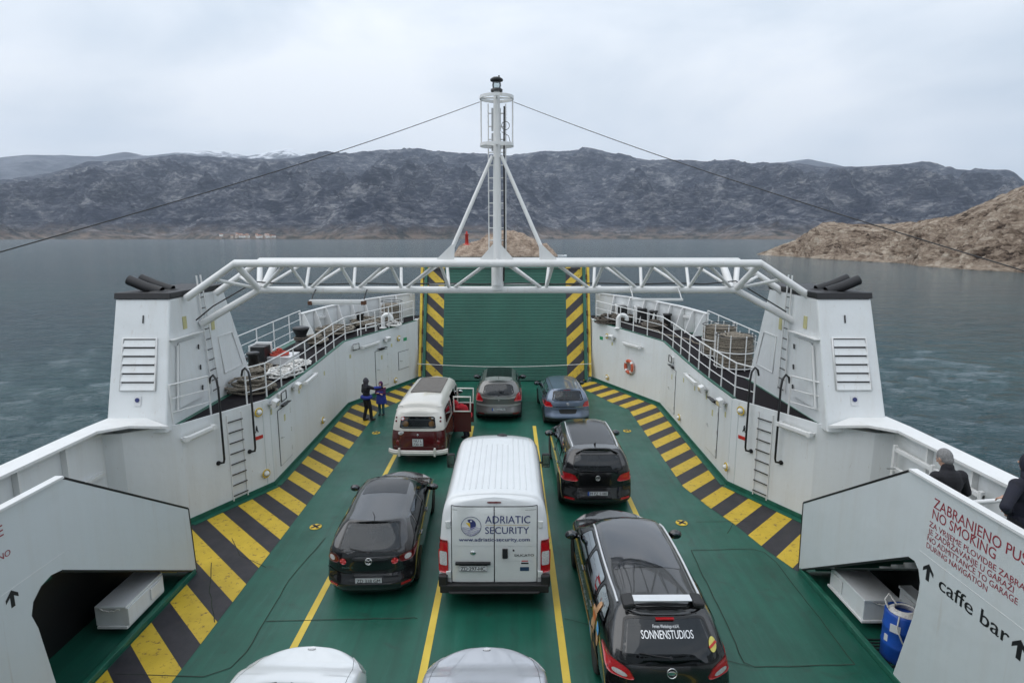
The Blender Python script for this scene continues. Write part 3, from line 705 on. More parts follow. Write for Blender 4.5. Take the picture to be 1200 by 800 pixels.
# ------------------------------------------------------------ mooring decks, hull bulwarks
moor_m = plain('dark_mooring_deck_paint', (.012, .010, .012), .85, spec=.15, var=.3, bump=.1)
HP = [(9.25, -6), (9.25, 20), (9.12, 24), (9.0, 26.2), (8.3, 27.8), (7.3, 29.2), (6.2, 30.3), (5.3, 31.0), (4.75, 31.35)]
def hull_x(Y):
    return float(np.interp(Y, [p[1] for p in HP], [p[0] for p in HP]))
def wall_x(Y): return float(np.interp(Y, [p[1] for p in WP] + [31.4], [p[0] for p in WP] + [4.42]))
for s in (-1, 1):
    mb = MB(); Ys = [14.2 + i * .5 for i in range(34)] + [31.35]
    vs = []
    for Y in Ys:
        a, b = wall_x(Y) + .06, max(hull_x(Y), wall_x(Y) + .1)
        vs += [(s * a, Y, mz(Y)), (s * b, Y, mz(Y))]
    fs = [(2 * i, 2 * i + 1, 2 * i + 3, 2 * i + 2) for i in range(len(Ys) - 1)]
    if s < 0: fs = [f[::-1] for f in fs]
    mb.add(vs, fs)
    o = tag(mb.build('mooring_deck', moor_m), 'dark raised mooring deck forward on the %s side' % LR[s], 'deck', kind='structure')
    st = strip(MB(), [(s * 8.0, 14.2), (s * 8.05, 19.0)], .22, mz(15) + .006).build('green_border', M['green_trim'], o)
    st2 = MB()
    for Y in np.arange(19.2, 30.6, .6):
        x0, x1 = hull_x(Y) - .3, hull_x(Y) - .02; y1 = Y + .6; x2, x3 = hull_x(y1) - .3, hull_x(y1) - .02
        st2.add([(s * x0, Y, mz(Y) + .005), (s * x1, Y, mz(Y) + .005), (s * x3, y1, mz(y1) + .005), (s * x2, y1, mz(y1) + .005)], [(0, 1, 2, 3)[::s]])
    st2.build('green_border', M['green_trim'], o)
    # raised side deck by the stairs
    mb = MB(); mb.box(s * 6.66, s * 9.2, -3, 8.3, 2.08, 2.2)
    tag(mb.build('side_deck', M['deck']), 'green side walkway above the %s passage' % LR[s], 'deck', kind='structure')
    # hull plating with bulwark
    t = thing('hull_bulwark', (s * 9.25, 14, 0), 'white hull side and bulwark rail on the %s of the ferry' % LR[s], 'bulwark')
    mb = MB()
    def ztop(Y):
        if Y < 13.6: return 2.80
        if Y < 26.2: return 2.62 + .0 if Y > 14.6 else 2.80 - (Y - 13.6) * .1
        return 3.80 + (Y - 26.2) * .085
    YS = sorted(set([-6, -2, 0, 3, 6, 9, 12, 13.5, 14.5, 16, 18, 20, 22, 24, 25.2, 26.19, 26.2, 27, 27.8, 28.5, 29.2, 29.8, 30.3, 31.0, 31.35]))
    def zt(Y): return mz(Y) + .02 if 14.5 <= Y <= 26.19 else ztop(Y)
    for a, b in zip(YS, YS[1:]):
        xa, xb = hull_x(a), hull_x(b)
        for (o1, o2) in ((0, 1),):
            vs = [(s * xa, a, -3.4), (s * xb, b, -3.4), (s * xb, b, zt(b)), (s * xa, a, zt(a)), (s * (xa + .05), a, -3.4), (s * (xb + .05), b, -3.4), (s * (xb + .05), b, zt(b)), (s * (xa + .05), a, zt(a))]
            mb.add(vs, [(0, 1, 2, 3)[::s], (4, 7, 6, 5)[::s], (3, 2, 6, 7)[::s]])
    mb.build('plating', M['white'], t)
    cr = MB()
    cr.plate([(s * 9.02, -6, 2.80), (s * 9.48, -6, 2.80), (s * 9.48, 13.2, 2.80), (s * 9.02, 12.9, 2.80)][::s], (0, 0, .06))
    cr.plate([(s * 9.02, 12.9, 2.80), (s * 9.48, 13.2, 2.80), (s * 9.42, 14.0, 2.80), (s * 8.5, 13.9, 2.80), (s * 7.9, 13.75, 2.80 - .16), (s * 8.6, 13.35, 2.78)][::s], (0, 0, .06))
    cr.build('rail_plate', M['white_clean'], t)
    fr = MB(); lastp = None
    for Y in np.arange(26.2, 31.3, .25):
        p = Vector((s * hull_x(Y), Y, ztop(Y) + .02))
        if lastp is not None: fr.obox((p + lastp) / 2, (p - lastp) / 2, (.09, 0, 0), (0, 0, .025))
        lastp = p
    fr.build('rail_plate', M['white_clean'], t)
    for Y in list(np.arange(.8, 13, 1.25)):
        MB().box(s * 9.12, s * 9.245, Y, Y + .05, 0.0, 2.79).build('frame', M['white_clean'], t)
    MB().box(s * 9.16, s * 9.245, -2, 13.2, 1.7, 1.78).build('stringer', M['white_clean'], t)
    for i, Y in enumerate([26.25, 26.95, 27.6, 28.25, 28.9, 29.5, 30.1, 30.7]):
        h = hull_x(Y); dy = .001; tx, ty = hull_x(Y + .1) - h, .1; l = math.hypot(tx, ty); nx, ny = -ty / l, tx / l
        if nx > 0: nx, ny = -nx, -ny
        top = ztop(Y); b = mz(Y); wd = .55 if i else .75
        th = Vector((s * tx / l * .03, ty / l * .03, 0))
        MB().plate([Vector((s * (h - .01), Y, top)) , Vector((s * (h + nx * .16), Y + ny * .16, top)), Vector((s * (h + nx * wd), Y + ny * wd, b)), Vector((s * (h - .01), Y, b))], th).build('bracket', M['white_clean'], t)
# gate frame inside the starboard bulwark
for s in (1,):
    t = thing('gate_frame', (s * 9.05, 11.9, .0), 'white framed side gate in the bulwark on the %s, behind the stair wall' % LR[s], 'gate')
    mb = MB()
    for z in (1.15, 1.9, 2.35): mb.box(s * 9.02, s * 9.10, 10.4, 13.0, z, z + .09)
    for Y in (10.4, 11.7, 12.92): mb.box(s * 9.0, s * 9.08, Y, Y + .08, 0.1, 2.5)
    mb.build('frame_bars', M['white_clean'], t, bevel=.008)
    MB().cyl((s * 8.98, 12.8, 2.0), (s * 8.8, 12.8, 2.0), .02, 8).build('handle', M['steel'], t)
# ------------------------------------------------------------ stair walls with lettering
PX = 6.57
TXT = [('ZABRANJENO PUŠENJE', .155, 3.215, 2.02), ('NO SMOKING', .150, 3.045, 1.17), ('ZA VRIJEME PLOVIDBE ZABRANJENO', .086, 2.90, 2.08), ('JE ZADRŽAVANJE U GARAŽI', .086, 2.785, 1.54), ('NO ADMITTANCE TO GARAGE', .084, 2.672, 1.62), ('DURING NAVIGATION', .084, 2.558, 1.16)]
def arrow(mb, s, y, z, h=.26, m=0):
    w = h * .42
    x = s * (PX - .031)
    P = [(0, .5), (.5, .12), (.5, -.12), (.16, .12), (.16, -.5), (-.16, -.5), (-.16, .12), (-.5, -.12), (-.5, .12)]
    pts = [Vector((x, y + a * w * 2, z + b * h)) for a, b in P]
    for q in ([0, 1, 2, 3], [0, 3, 6, 7, 8], [3, 4, 5, 6]):
        mb.add([pts[i] for i in q], [tuple(range(len(q)))], m)
for s in (-1, 1):
    t = thing('stair_wall', (s * PX, 8, 0), 'grey white stair side wall with red no smoking lettering, %s of the deck' % LR[s], 'wall')
    # outline in the x = const plane (y, z)
    pts = [(11.93, .04), (11.98, 1.55), (8.85, 3.55), (-3, 3.55), (-3, 0), (8.72, 0), (8.42, 1.3)]
    arc = [(8.36, 1.75), (8.36, 1.95), (8.42, 2.12), (8.53, 2.21), (8.66, 2.20)]
    if s < 0: pts = [(11.93, .04), (11.85, 1.5), (8.60, 3.55), (-3, 3.55), (-3, 0), (8.05, 0), (7.80, 1.6)]; arc = [(7.72, 1.85), (7.78, 2.03), (7.95, 2.17), (8.15, 2.22), (8.35, 2.18)]
    ol = pts + arc
    mb = MB()
    # split into convex-ish pieces: the upper strip and the lower block
    A = [ol[0], ol[1], ol[2], ol[-1]]
    B = [ol[2], ol[3], (-3, arc[1][1]), arc[1]] + arc[2:]
    Cc = [(-3, arc[1][1]), ol[4], ol[5], ol[6], arc[0], arc[1]]
    for poly in (A, B, Cc):
        a = [Vector((s * (PX - .03), y, z)) for y, z in poly]; n = len(a)
        b = [v + Vector((s * .06, 0, 0)) for v in a]
        if s > 0: mb.add(a + b, [tuple(range(n)), tuple(range(n, 2 * n))[::-1]])
        else: mb.add(a + b, [tuple(range(n))[::-1], tuple(range(n, 2 * n))])
    n = len(ol); a = [Vector((s * (PX - .03), y, z)) for y, z in ol]; b = [v + Vector((s * .06, 0, 0)) for v in a]
    mb.add(a + b, [(i, (i + 1) % n, n + (i + 1) % n, n + i)[::-s] for i in range(n)])
    mb.build('panel', M['panel'], t)
    tr = MB()
    def bar(p, q, w=.05, m=0):
        p = Vector((s * PX, *p)); q = Vector((s * PX, *q)); d = (q - p) / 2; nn = Vector((0, -d.z, d.y)).normalized(); tr.obox((p + q) / 2 + nn * .0, d, (w, 0, 0), nn * .018, m)
    bar((ol[2][0], 3.57), (-3, 3.57), .065)
    tr.build('cap_rail', M['white_clean'], t)
    tr = MB(); bar((ol[2][0], ol[2][1] + .01), (ol[1][0], ol[1][1] + .01), .034); bar((ol[0][0] + .01, .06), (ol[1][0] + .01, ol[1][1]), .034); bar((ol[-1][0], ol[-1][1] - .012), (ol[0][0], ol[0][1] - .012), .036)
    tr.build('edge_strip', M['green_trim'] if False else M['black'], t)
    # weld line between the sign area and the lower plate
    MB().box(s * (PX - .033), s * (PX - .03), -3, 8.45, 2.425, 2.433).build('weld_seam', M['white_clean'], t)
    x = s * (PX - .0325)
    for k, (tx, h, z, tw) in enumerate(TXT):
        mb = MB(); bo = .006
        if s > 0: org, rt = (x, (8.28 if k < 2 else 8.32), z), (0, -1, 0); add_text(mb, tx, org, rt, (0, 0, 1), h, width=tw, bold=bo)
        else:
            al_ = 5.46 + tw
            add_text(mb, tx, (x, al_, z), (0, 1, 0), (0, 0, 1), h, width=tw, align='r', bold=bo)
        mb.build('lettering', M['maroon'], t)
    mb = MB()
    if s > 0:
        arrow(mb, s, 8.22, 2.20, .27); add_text(mb, 'caffe bar', (x, 7.98, 2.09), (0, -1, 0), (0, 0, 1), .21, width=1.24, bold=.018); arrow(mb, s, 6.58, 2.15, .27)
    else:
        arrow(mb, s, 7.46, 2.29, .25); add_text(mb, 'caffe bar', (x, 7.15, 2.15), (0, 1, 0), (0, 0, 1), .21, width=1.24, align='r', bold=.018)
    mb.build('black_lettering', M['ink'], t)
    # the stair behind the wall
    st = thing('stair', (s * 7.2, 10, 0), 'steel stair going down behind the %s stair wall' % LR[s], 'stair')
    for i in range(10):
        f = (i + .5) / 10; Y = 8.5 + 3.3 * f; z = 2.32 * (1 - f) + .16
        MB().box(s * 6.68, s * 7.55, Y - .14, Y + .14, z - .02, z + .02).build('tread', M['green_trim'], st)
    MB().plate([(s * 7.58, 8.3, 2.25), (s * 7.58, 8.3, 2.75), (s * 7.58, 11.9, .55), (s * 7.58, 11.9, .02)], (.04, 0, 0)).build('stringer', M['white_clean'], st)
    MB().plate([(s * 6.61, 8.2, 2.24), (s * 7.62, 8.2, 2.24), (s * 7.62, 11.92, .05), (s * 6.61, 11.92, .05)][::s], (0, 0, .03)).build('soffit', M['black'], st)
    # added bulkhead, painted black to stand in for the passage's deep shade
    bk = thing('passage_shade_bulkhead', (s * 8.3, 3, 0), 'added bulkhead painted black as shade inside the covered %s side passage' % LR[s], 'bulkhead')
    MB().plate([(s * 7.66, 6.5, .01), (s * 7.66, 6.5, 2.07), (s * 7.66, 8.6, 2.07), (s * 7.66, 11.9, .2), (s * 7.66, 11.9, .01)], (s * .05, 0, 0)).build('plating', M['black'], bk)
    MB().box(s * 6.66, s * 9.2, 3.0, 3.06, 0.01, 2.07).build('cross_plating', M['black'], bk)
# white lockers and barrel in the openings
def locker(s, X0, X1, Y0, Y1, z0, z1, lab):
    t = thing('deck_locker', (s * (X0 + X1) / 2, (Y0 + Y1) / 2, z0), lab, 'locker', 'white deck lockers')
    MB().box(s * X0, s * X1, Y0, Y1, z0 + .05, z1 - .05).build('body', M['white'], t, bevel=.01)
    MB().box(s * X0 - .02, s * X1 + .02, Y0 - .025, Y1 + .025, z1 - .048, z1).build('lid', M['white'], t, bevel=.008)
    MB().box(s * X0 - .03, s * X1 + .03, Y0 - .03, Y1 + .03, z0, z0 + .048).build('base_flange', M['white_clean'], t, bevel=.006)
    xm = s * (X0 + X1) / 2; mb = MB()
    P = [(xm - .18, Y0 - .04, z1 - .02)] + [(xm - .18 + .36 * i / 10, Y0 - .045, z1 - .03 - .05 * math.sin(math.pi * i / 10) + .012 * math.sin(i * 2.4)) for i in range(11)]
    mb.tube(P, .013, 6); mb.build('chain', M['rope_white'], t)
    MB().box(s * X0 - s * .03, s * X0 - s * .002, Y1 - .45, Y1 - .15, z0 + .13, z1 - .08).build('side_cover', M['white_clean'], t, bevel=.008)
locker(-1, 6.66, 7.27, 9.85, 10.95, .14, .58, 'white steel deck locker inside the left passage opening')
locker(1, 6.76, 7.40, 9.95, 11.1, .16, .62, 'nearer white steel deck locker in the right passage opening beside the blue barrel')
locker(1, 7.42, 7.62, 9.3, 10.0, .40, .86, 'white locker set back in the shade behind the blue barrel')
t = thing('barrel', (6.98, 9.22, 0), 'blue plastic barrel with a pale rope coiled in its top', 'barrel')
MB().lathe((6.98, 9.22, 0), [(.26, .0), (.285, .03), (.29, .28), (.30, .30), (.29, .32), (.29, .58), (.30, .60), (.29, .62), (.285, .86), (.265, .89), (.255, .89), (.25, .80), (.001, .78)], 28).build('drum', M['blue'], t)
mb = MB()
for k in range(5): mb.ring((6.98, 9.22, .84 + .02 * k), .24 - .02 * k, .022, 24, 6, nrm=(.1 * math.sin(k), .1, 1))
mb.tube([(6.78, 9.04, .9), (6.72, 8.98, .72), (6.80, 8.93, .5), (6.90, 8.92, .35), (6.95, 8.92, .2)], .012, 6); mb.tube([(6.75, 9.3, .9), (6.72, 9.35, 1.02), (6.8, 9.4, 1.1), (6.9, 9.3, .95)], .016, 6)
mb.build('rope_coil', M['rope_white'], t)
mb = MB(); mb.obox((6.74, 9.05, .66), (.05, -.06, 0), (.004, .0035, 0), (0, 0, .07)); mb.obox((6.70, 9.16, .42), (.02, -.05, 0), (.004, .002, 0), (0, 0, .06)); mb.build('paper_label', M['plate'], t)
t = thing('hose_nozzle', (7.2, 9.0, .88), 'red and yellow hose fitting standing behind the blue barrel', 'hose fitting')
MB().cyl((7.20, 9.02, .7), (7.20, 9.02, 1.15), .045, 12).build('pipe', M['red'], t); MB().cyl((7.20, 9.02, .95), (7.20, 9.02, 1.02), .055, 12).build('collar', M['yellow'], t)
t = thing('deck_grating', (6.95, 8.9, .01), 'dark steel drain grating in the deck under the blue barrel', 'grating')
mb = MB()
for i in range(14): mb.box(6.68, 7.9, 8.55 + i * .085, 8.58 + i * .085, .004, .018)
for x in (6.68, 7.3, 7.88): mb.box(x, x + .03, 8.5, 9.75, .003, .022)
mb.build('bars', M['black'], t)

# ------------------------------------------------------------ funnel casings
for s in (-1, 1):
    t = thing('funnel_casing', (s * 8.6, 15.5, mz(15)), 'white funnel casing with black top and louvre, %s side' % LR[s], 'funnel casing')
    zb, zt_ = 2.5, 5.66
    DB = 0 if s < 0 else -.08; DT = -.13
    bot = [Vector((s * 8.0 + DB, 13.80, zb)), Vector((s * 9.46 + DB, 13.80, zb)), Vector((s * 9.42 + DB, 19.0, zb)), Vector((s * 8.1 + DB, 19.0, zb))]
    top = [Vector((s * 7.94 + DT, 14.62, zt_)), Vector((s * 9.27 + DT, 14.62, zt_)), Vector((s * 9.27 + DT, 17.5, zt_)), Vector((s * 8.0 + DT, 17.5, zt_))]
    def fx(k): return [b + (q - b) * k for b, q in zip(bot, top)]
    if s < 0: MB().prism(bot[::-1], top[::-1]).build('casing', M['white'], t, bevel=.04)
    else: MB().prism(bot, top).build('casing', M['white'], t, bevel=.04)
    c0 = [Vector((s * 7.92 + DT, 14.58, zt_ + .002)), Vector((s * 9.29 + DT, 14.58, zt_ + .002)), Vector((s * 9.29 + DT, 17.53, zt_ + .002)), Vector((s * 7.98 + DT, 17.53, zt_ + .002))]
    c1 = [p + Vector((0, .04, .15)) for p in c0]
    if s < 0: c0, c1 = c0[::-1], c1[::-1]
    MB().prism(c0, c1).build('black_top', M['black_cap'], t, bevel=.015)
    for k, (dx, yy) in enumerate(((0, 15.0), (.02, 15.5))):
        pp = [(s * 8.35 + DT, yy, 5.80), (s * 8.75 + DT, yy, 5.93), (s * 9.14 + DT, yy, 6.10)]; o = MB().tube(pp, .125, 16, caps=False).tube(pp[::-1], .105, 16, caps=False).build('exhaust_pipe', M['black_cap'], t)
        MB().lathe((s * 8.42 + DT, yy, 5.79), [(.24, 0), (.22, .03), (.14, .05)], 18).build('flange', M['black_cap'], o)
    # aft face frame of reference
    def aft(u, z, off=0):    # u 0..1 inboard->outboard
        k = (z - zb) / (zt_ - zb); p = fx(k); a, b = p[0], p[1]
        nrm = Vector((0, -(zt_ - zb), -(14.62 - 13.80) * -1)).normalized(); nrm = Vector((0, -.968, .25))
        return a + (b - a) * u + nrm * off
    lv = MB(); z0, z1, u0, u1 = 3.50, 4.72, .21, .80
    th = Vector((0, .25 * .02, .968 * .02))
    P = [aft(u0, z0, .02), aft(u1, z0, .02), aft(u1, z1, .02), aft(u0, z1, .02)]
    fo = MB(); fo.tube(P, .028, 6, closed=True)
    lo = MB().add([aft(u0, z0, .006), aft(u1, z0, .006), aft(u1, z1, .006), aft(u0, z1, .006)], [(0, 1, 2, 3)[::s]]).build('louvre', M['black'], t)
    for k in range(6):
        za = z0 + (z1 - z0) * k / 6 + .015; zc = z0 + (z1 - z0) * (k + 1) / 6 - .035
        lv.add([aft(u0 + .01, za, .05), aft(u1 - .01, za, .05), aft(u1 - .01, zc, .012), aft(u0 + .01, zc, .012), aft(u0 + .01, za - .014, .05), aft(u1 - .01, za - .014, .05)], [(0, 1, 2, 3), (4, 5, 1, 0)])
        pass
    lv.build('slats', M['white'], lo); fo.build('louvre_frame', M['white_clean'], lo)
    mb = MB(); rt = Vector((s * 1, 0, 0)) if False else Vector((1, 0, 0))
    add_text(mb, '1', aft(.47, 5.08, .014), (1, 0, 0), (0, .25, .968), .20, align='c', bold=.02); mb.build('number', M['ink'], t)
    mb = MB(); pc = aft(.50, 3.25, .012); mb.obox(pc, (.085, 0, 0), (0, -.006, .0015), (0, .03, .115)); so = mb.build('sign', M['plate'], t)
    MB().cyl(pc + Vector((0, -.006, .03)), pc + Vector((0, -.014, .032)), .055, 14).build('blue_symbol', M['navy'], so)
    # inboard face items
    def inb(y, z, off=0):
        k = (z - zb) / (zt_ - zb); p = fx(k); a, b = p[0], p[3]
        q = (y - 13.80) / (5.2); yy = a.y + (b.y - a.y) * q
        return Vector((a.x + (b.x - a.x) * q - s * off, yy, z))
    # tall weather door with clips
    P = [inb(14.35, 2.95, .02), inb(15.6, 2.95, .02), inb(15.6, 4.55, .02), inb(14.35, 4.55, .02)]
    do = MB().add([p for p in P] + [p - Vector((s * .035, 0, 0)) for p in P], [(4, 5, 6, 7)[::s], (0, 1, 5, 4)[::s], (1, 2, 6, 5)[::s], (2, 3, 7, 6)[::s], (3, 0, 4, 7)[::s]]).build('door', M['white'], t)
    d2 = MB(); d2.cyl(inb(14.22, 2.95, .06), inb(14.22, 4.5, .06), .03, 8); d2.obox(inb(14.9, 4.68, .08), (0, .75, 0), (.07, 0, 0), (0, 0, .012)); d2.build('hinge_bar', M['white_clean'], do)
    d3 = MB()
    for z in (3.2, 3.75, 4.3): d3.cyl(inb(15.7, z, .03), inb(15.55, z + .05, .09), .02, 6); d3.cyl(inb(15.55, z + .05, .09), inb(15.5, z - .06, .10), .02, 6)
    d3.build('dog_clip', M['black'], do)
    P = [inb(17.2, 3.25, .015), inb(18.6, 3.25, .015), inb(18.5, 4.35, .015), inb(17.3, 4.35, .015)]
    MB().tube(P, .014, 6, closed=True).build('access_panel', M['white_clean'], t)
    for y, z in ((14.9, 5.0), (17.1, 4.75)):
        MB().obox(inb(y, z, .012), (0, .09, 0), (.006, 0, 0), (0, 0, .16)).build('sticker', M['sticker'], t)
    # ladder up the casing
    ld = MB(); y0, y1 = 16.15, 16.6
    for y in (y0, y1): ld.tube([inb(y, 2.9, .05), inb(y, 5.6, .07), inb(y, 6.15, .07)], .022, 8)
    lo = ld.build('ladder', M['white_clean'], t); rg = MB()
    for k in range(11): z = 2.95 + k * .29; rg.cyl(inb(y0, z, .06), inb(y1, z, .06), .015, 6)
    rg.build('rungs', M['black'], lo)
    MB().tube([Vector((s * 8.08, 13.83, mz(14) + .03)), Vector((s * 8.12, 19.0, mz(18) + .03))], .035, 6).build('green_base_strip', M['green_trim'], t)
    MB().box(s * 9.2, s * 9.45, 18.5, 18.7, 4.2, 4.45).build('junction_box', M['steel'], t, bevel=.01)

# ------------------------------------------------------------ gantry truss between the casings
t = thing('gantry_truss', (0, 15.8, 5.8), 'white tubular steel truss spanning the deck between the two funnel casings', 'truss')
xl, xr_ = -6.68, 6.60
MB().tube([(-7.98, 15.2, 5.62), (xl, 15.2, 6.5), (xr_, 15.2, 6.5), (7.98, 15.2, 5.62)], .095, 16).build('top_chord', M['white_clean'], t)
MB().tube([(-7.98, 16.75, 5.60), (xl, 16.75, 6.5), (xr_, 16.75, 6.5), (7.98, 16.75, 5.60)], .09, 14).build('top_chord', M['white_clean'], t)
MB().tube([(-8.02, 15.9, 4.86), (-6.42, 15.95, 5.77), (6.28, 15.95, 5.77), (8.02, 15.9, 4.86)], .095, 14).build('bottom_chord', M['white_clean'], t)
for s, xt, xb in ((-1, xl, -6.42), (1, xr_, 6.28)):
    for Y, r in ((15.2, .085), (16.75, .075)): MB().cyl((xt, Y, 6.5), (xb, 15.95, 5.77), r, 12).build('strut', M['white_clean'], t)
    MB().cyl((xt - s * -.0 + s * .58, 15.2, 6.10), (xb, 15.95, 5.80), .045, 10).build('strut', M['white_clean'], t)
    MB().cyl((xt + s * .6, 16.75, 6.08), (xb, 15.95, 5.80), .045, 10).build('strut', M['white_clean'], t)
    MB().cyl((xt - s * .45, 16.75, 6.5), (xb - s * .1, 15.95, 5.80), .10, 12).build('strut', M['white_clean'], t)
nb = 5; wd = [MB(), MB()]
for s, xe in ((-1, -6.42), (1, 6.28)):
    X = [xe + (-.07 - xe) * k / nb for k in range(nb + 1)]
    for k in range(nb):
        d = (X[k + 1] - X[k])
        for i, Y in enumerate((15.2, 16.75)):
            a = (X[k] + d * .08, 15.95, 5.82); b = (X[k] + d * .78, Y, 6.46); wd[i].cyl(a, b, .043, 8)
            if k < nb - 1: wd[i].cyl((X[k] + d * .88, Y, 6.46), (X[k + 1] - d * .02, 15.95, 5.82), .043, 8)
    for k in range(1, nb): wd[0].cyl((X[k] + (X[1] - X[0]) * -.15, 15.2, 6.5), (X[k] - (X[1] - X[0]) * .15, 16.75, 6.5), .035, 8)
wd[0].build('web_bracing', M['white_clean'], t); wd[1].build('web_bracing', M['white_clean'], t)
MB().cyl((-.07, 15.95, 5.77), (-.07, 15.95, 6.6), .16, 16).cyl((-.07, 15.2, 6.5), (-.07, 16.75, 6.5), .09, 10).build('centre_post', M['white_clean'], t)
cb = MB(); P = [(-8.0, 15.6, 5.0), (-7.6, 15.75, 5.35), (-6.5, 15.9, 5.99), (-6.0, 16.1, 5.93)] + [(x, 16.1, 5.92 + .015 * math.sin(x * 3)) for x in np.arange(-5.5, 6, .5)] + [(6.3, 16.0, 6.0), (7.6, 15.75, 5.2)]
cb.tube(P, .02, 6); cb.tube([(.10, 15.9, 6.0), (.12, 15.85, 7.5), (.11, 15.85, 9.0), (.12, 15.86, 10.4)], .025, 6)
cb.build('cable', M['black'], t)
for x0, x1, z, lab in ((-4.92, -3.5, 5.50, 'long tube light hung under the left half of the white truss'), (3.42, 4.74, 5.56, 'thin tube light hung under the right half of the white truss')):
    h = thing('hanging_light', ((x0 + x1) / 2, 15.4, z), lab, 'light', 'lights hung under the truss')
    if x0 < 0:
        MB().box(x0, x1, 15.34, 15.50, z - .03, z + .06).build('housing', M['white_clean'], h, bevel=.015); MB().box(x0 + .05, x1 - .05, 15.36, 15.48, z - .065, z - .032).build('diffuser', M['lampglass'], h)
        MB().box(x0 - .03, x0 + .08, 15.33, 15.51, z - .07, z + .03).build('end_cap', M['rust'], h, bevel=.01); MB().box(x1 - .08, x1 + .03, 15.33, 15.51, z - .07, z + .03).build('end_cap', M['rust'], h, bevel=.01)
    else: MB().box(x0, x1, 15.38, 15.46, z - .03, z + .03).build('housing', M['white_clean'], h, bevel=.01)
    for x in (x0 + .03, x1 - .03): MB().tube([(x, 15.42, z), (x, 15.6, z + .15), (x, 15.9, z + .3)], .016, 6).build('hanger', M['black'] if x0 < 0 else M['white_clean'], h)

# ------------------------------------------------------------ mast
mx = -.07; my = 15.85
t = thing('signal_mast', (mx, my, 6.5), 'white tubular signal mast with ladder, ring platforms and lantern on the truss', 'mast')
MB().tube([(mx, my, 5.9), (mx, my, 8.6), (mx, my, 10.75)], [.12, .10, .08], 16).build('pole', M['white_clean'], t)
MB().obox((mx - .02, my + .13, 10.1), (.12, 0, 0), (0, .02, 0), (0, 0, .28)).obox((mx - .02, my + .13, 9.55), (.12, 0, 0), (0, .02, 0), (0, 0, .22)).build('conduit_box', M['steel'], t)
for s in (-1, 1):
    MB().tube([(mx + s * 1.28, 15.3, 6.55), (mx + s * .12, my - .05, 9.18)], [.054, .045], 12).build('leg', M['white_clean'], t)
    MB().plate([(mx + s * 1.55, 15.24, 6.58), (mx + s * 1.08, 15.24, 6.58), (mx + s * 1.06, 15.24, 6.98), (mx + s * 1.16, 15.24, 6.95)], (0, .04, 0)).build('gusset', M['white_clean'], t)
    MB().plate([(mx + s * .45, 15.26, 6.58), (mx + s * .08, 15.26, 6.58), (mx + s * .08, 15.26, 7.0)], (0, .04, 0)).build('gusset', M['white_clean'], t)
for z in (10.60, 9.46):
    mb = MB(); n = 36; r = .43
    vs = []
    for i in range(n):
        a = 2 * math.pi * i / n; c, q = math.cos(a), math.sin(a)
        vs += [(mx + c * r, my + q * r, z - .036), (mx + c * r, my + q * r, z + .036), (mx + c * (r - .03), my + q * (r - .03), z + .036), (mx + c * (r - .03), my + q * (r - .03), z - .036)]
    mb.add(vs, [(4 * i + a, 4 * ((i + 1) % n) + a, 4 * ((i + 1) % n) + (a + 1) % 4, 4 * i + (a + 1) % 4) for i in range(n) for a in range(4)])
    mb.cyl((mx - r, my, z), (mx + r, my, z), .022, 8).cyl((mx, my - r, z), (mx, my + r, z), .022, 8)
    mb.build('ring_platform', M['white_clean'], t)
for a in (12, 90, 168, 270):
    c, q = math.cos(R(a)) * .41, math.sin(R(a)) * .41
    if a == 270: continue
    MB().cyl((mx + c, my + q, 9.46), (mx + c, my + q, 10.6), .019, 8).build('ring_upright', M['white_clean'], t)
lad = MB()
for s in (-1, 1): lad.cyl((mx + s * .225, my + .22, 6.5), (mx + s * .225, my + .22, 10.5), .017, 6)
for k in range(12): lad.cyl((mx - .225, my + .22, 6.75 + k * .32), (mx + .225, my + .22, 6.75 + k * .32), .016, 6)
lad.build('ladder', M['white_clean'], t)
lt = MB().lathe((mx, my, 10.75), [(.15, 0), (.15, .05), (.11, .07)], 16).lathe((mx, my, 10.98), [(.11, 0), (.16, .02), (.16, .06), (.10, .10), (.03, .11)], 16).cyl((mx + .06, my, 11.05), (mx + .06, my, 11.13), .02, 8).build('lantern', M['black'], t)
MB().lathe((mx, my, 10.82), [(.10, 0), (.115, .08), (.10, .16)], 16).build('lantern_glass', M['glass_clear'], lt)
MB().ring((mx + .22, my + .1, 9.95), .1, .008, 16, 5, nrm=(0, 1, .2)).tube([(mx + .12, my + .1, 9.8), (mx + .3, my + .1, 9.7), (mx + .35, my + .1, 9.5)], .008, 5).build('cable_loop', M['black'], t)
for s, end in ((-1, (-10.6, 3.7, 6.55)), (1, (11.3, 3.7, 6.0))):
    a = Vector((mx + s * .43, my, 10.5));
    w = thing('stay_wire', a, 'thin dark stay wire running from the mast ring down past the %s edge' % LR[s], 'wire', 'mast stay wires')
    # passes the picture edge at 7 m ahead of the camera
    p2 = Vector((-5.92 + .27, 7, 6.98)) if s < 0 else Vector((6.26, 7, 6.77))
    d = p2 - a; pts = [a + d * (i / 20 * 1.35) - Vector((0, 0, .10 * math.sin(math.pi * min(1, i / 15)))) for i in range(21)]
    MB().tube(pts, .008, 6).build('wire', M['black'], w)

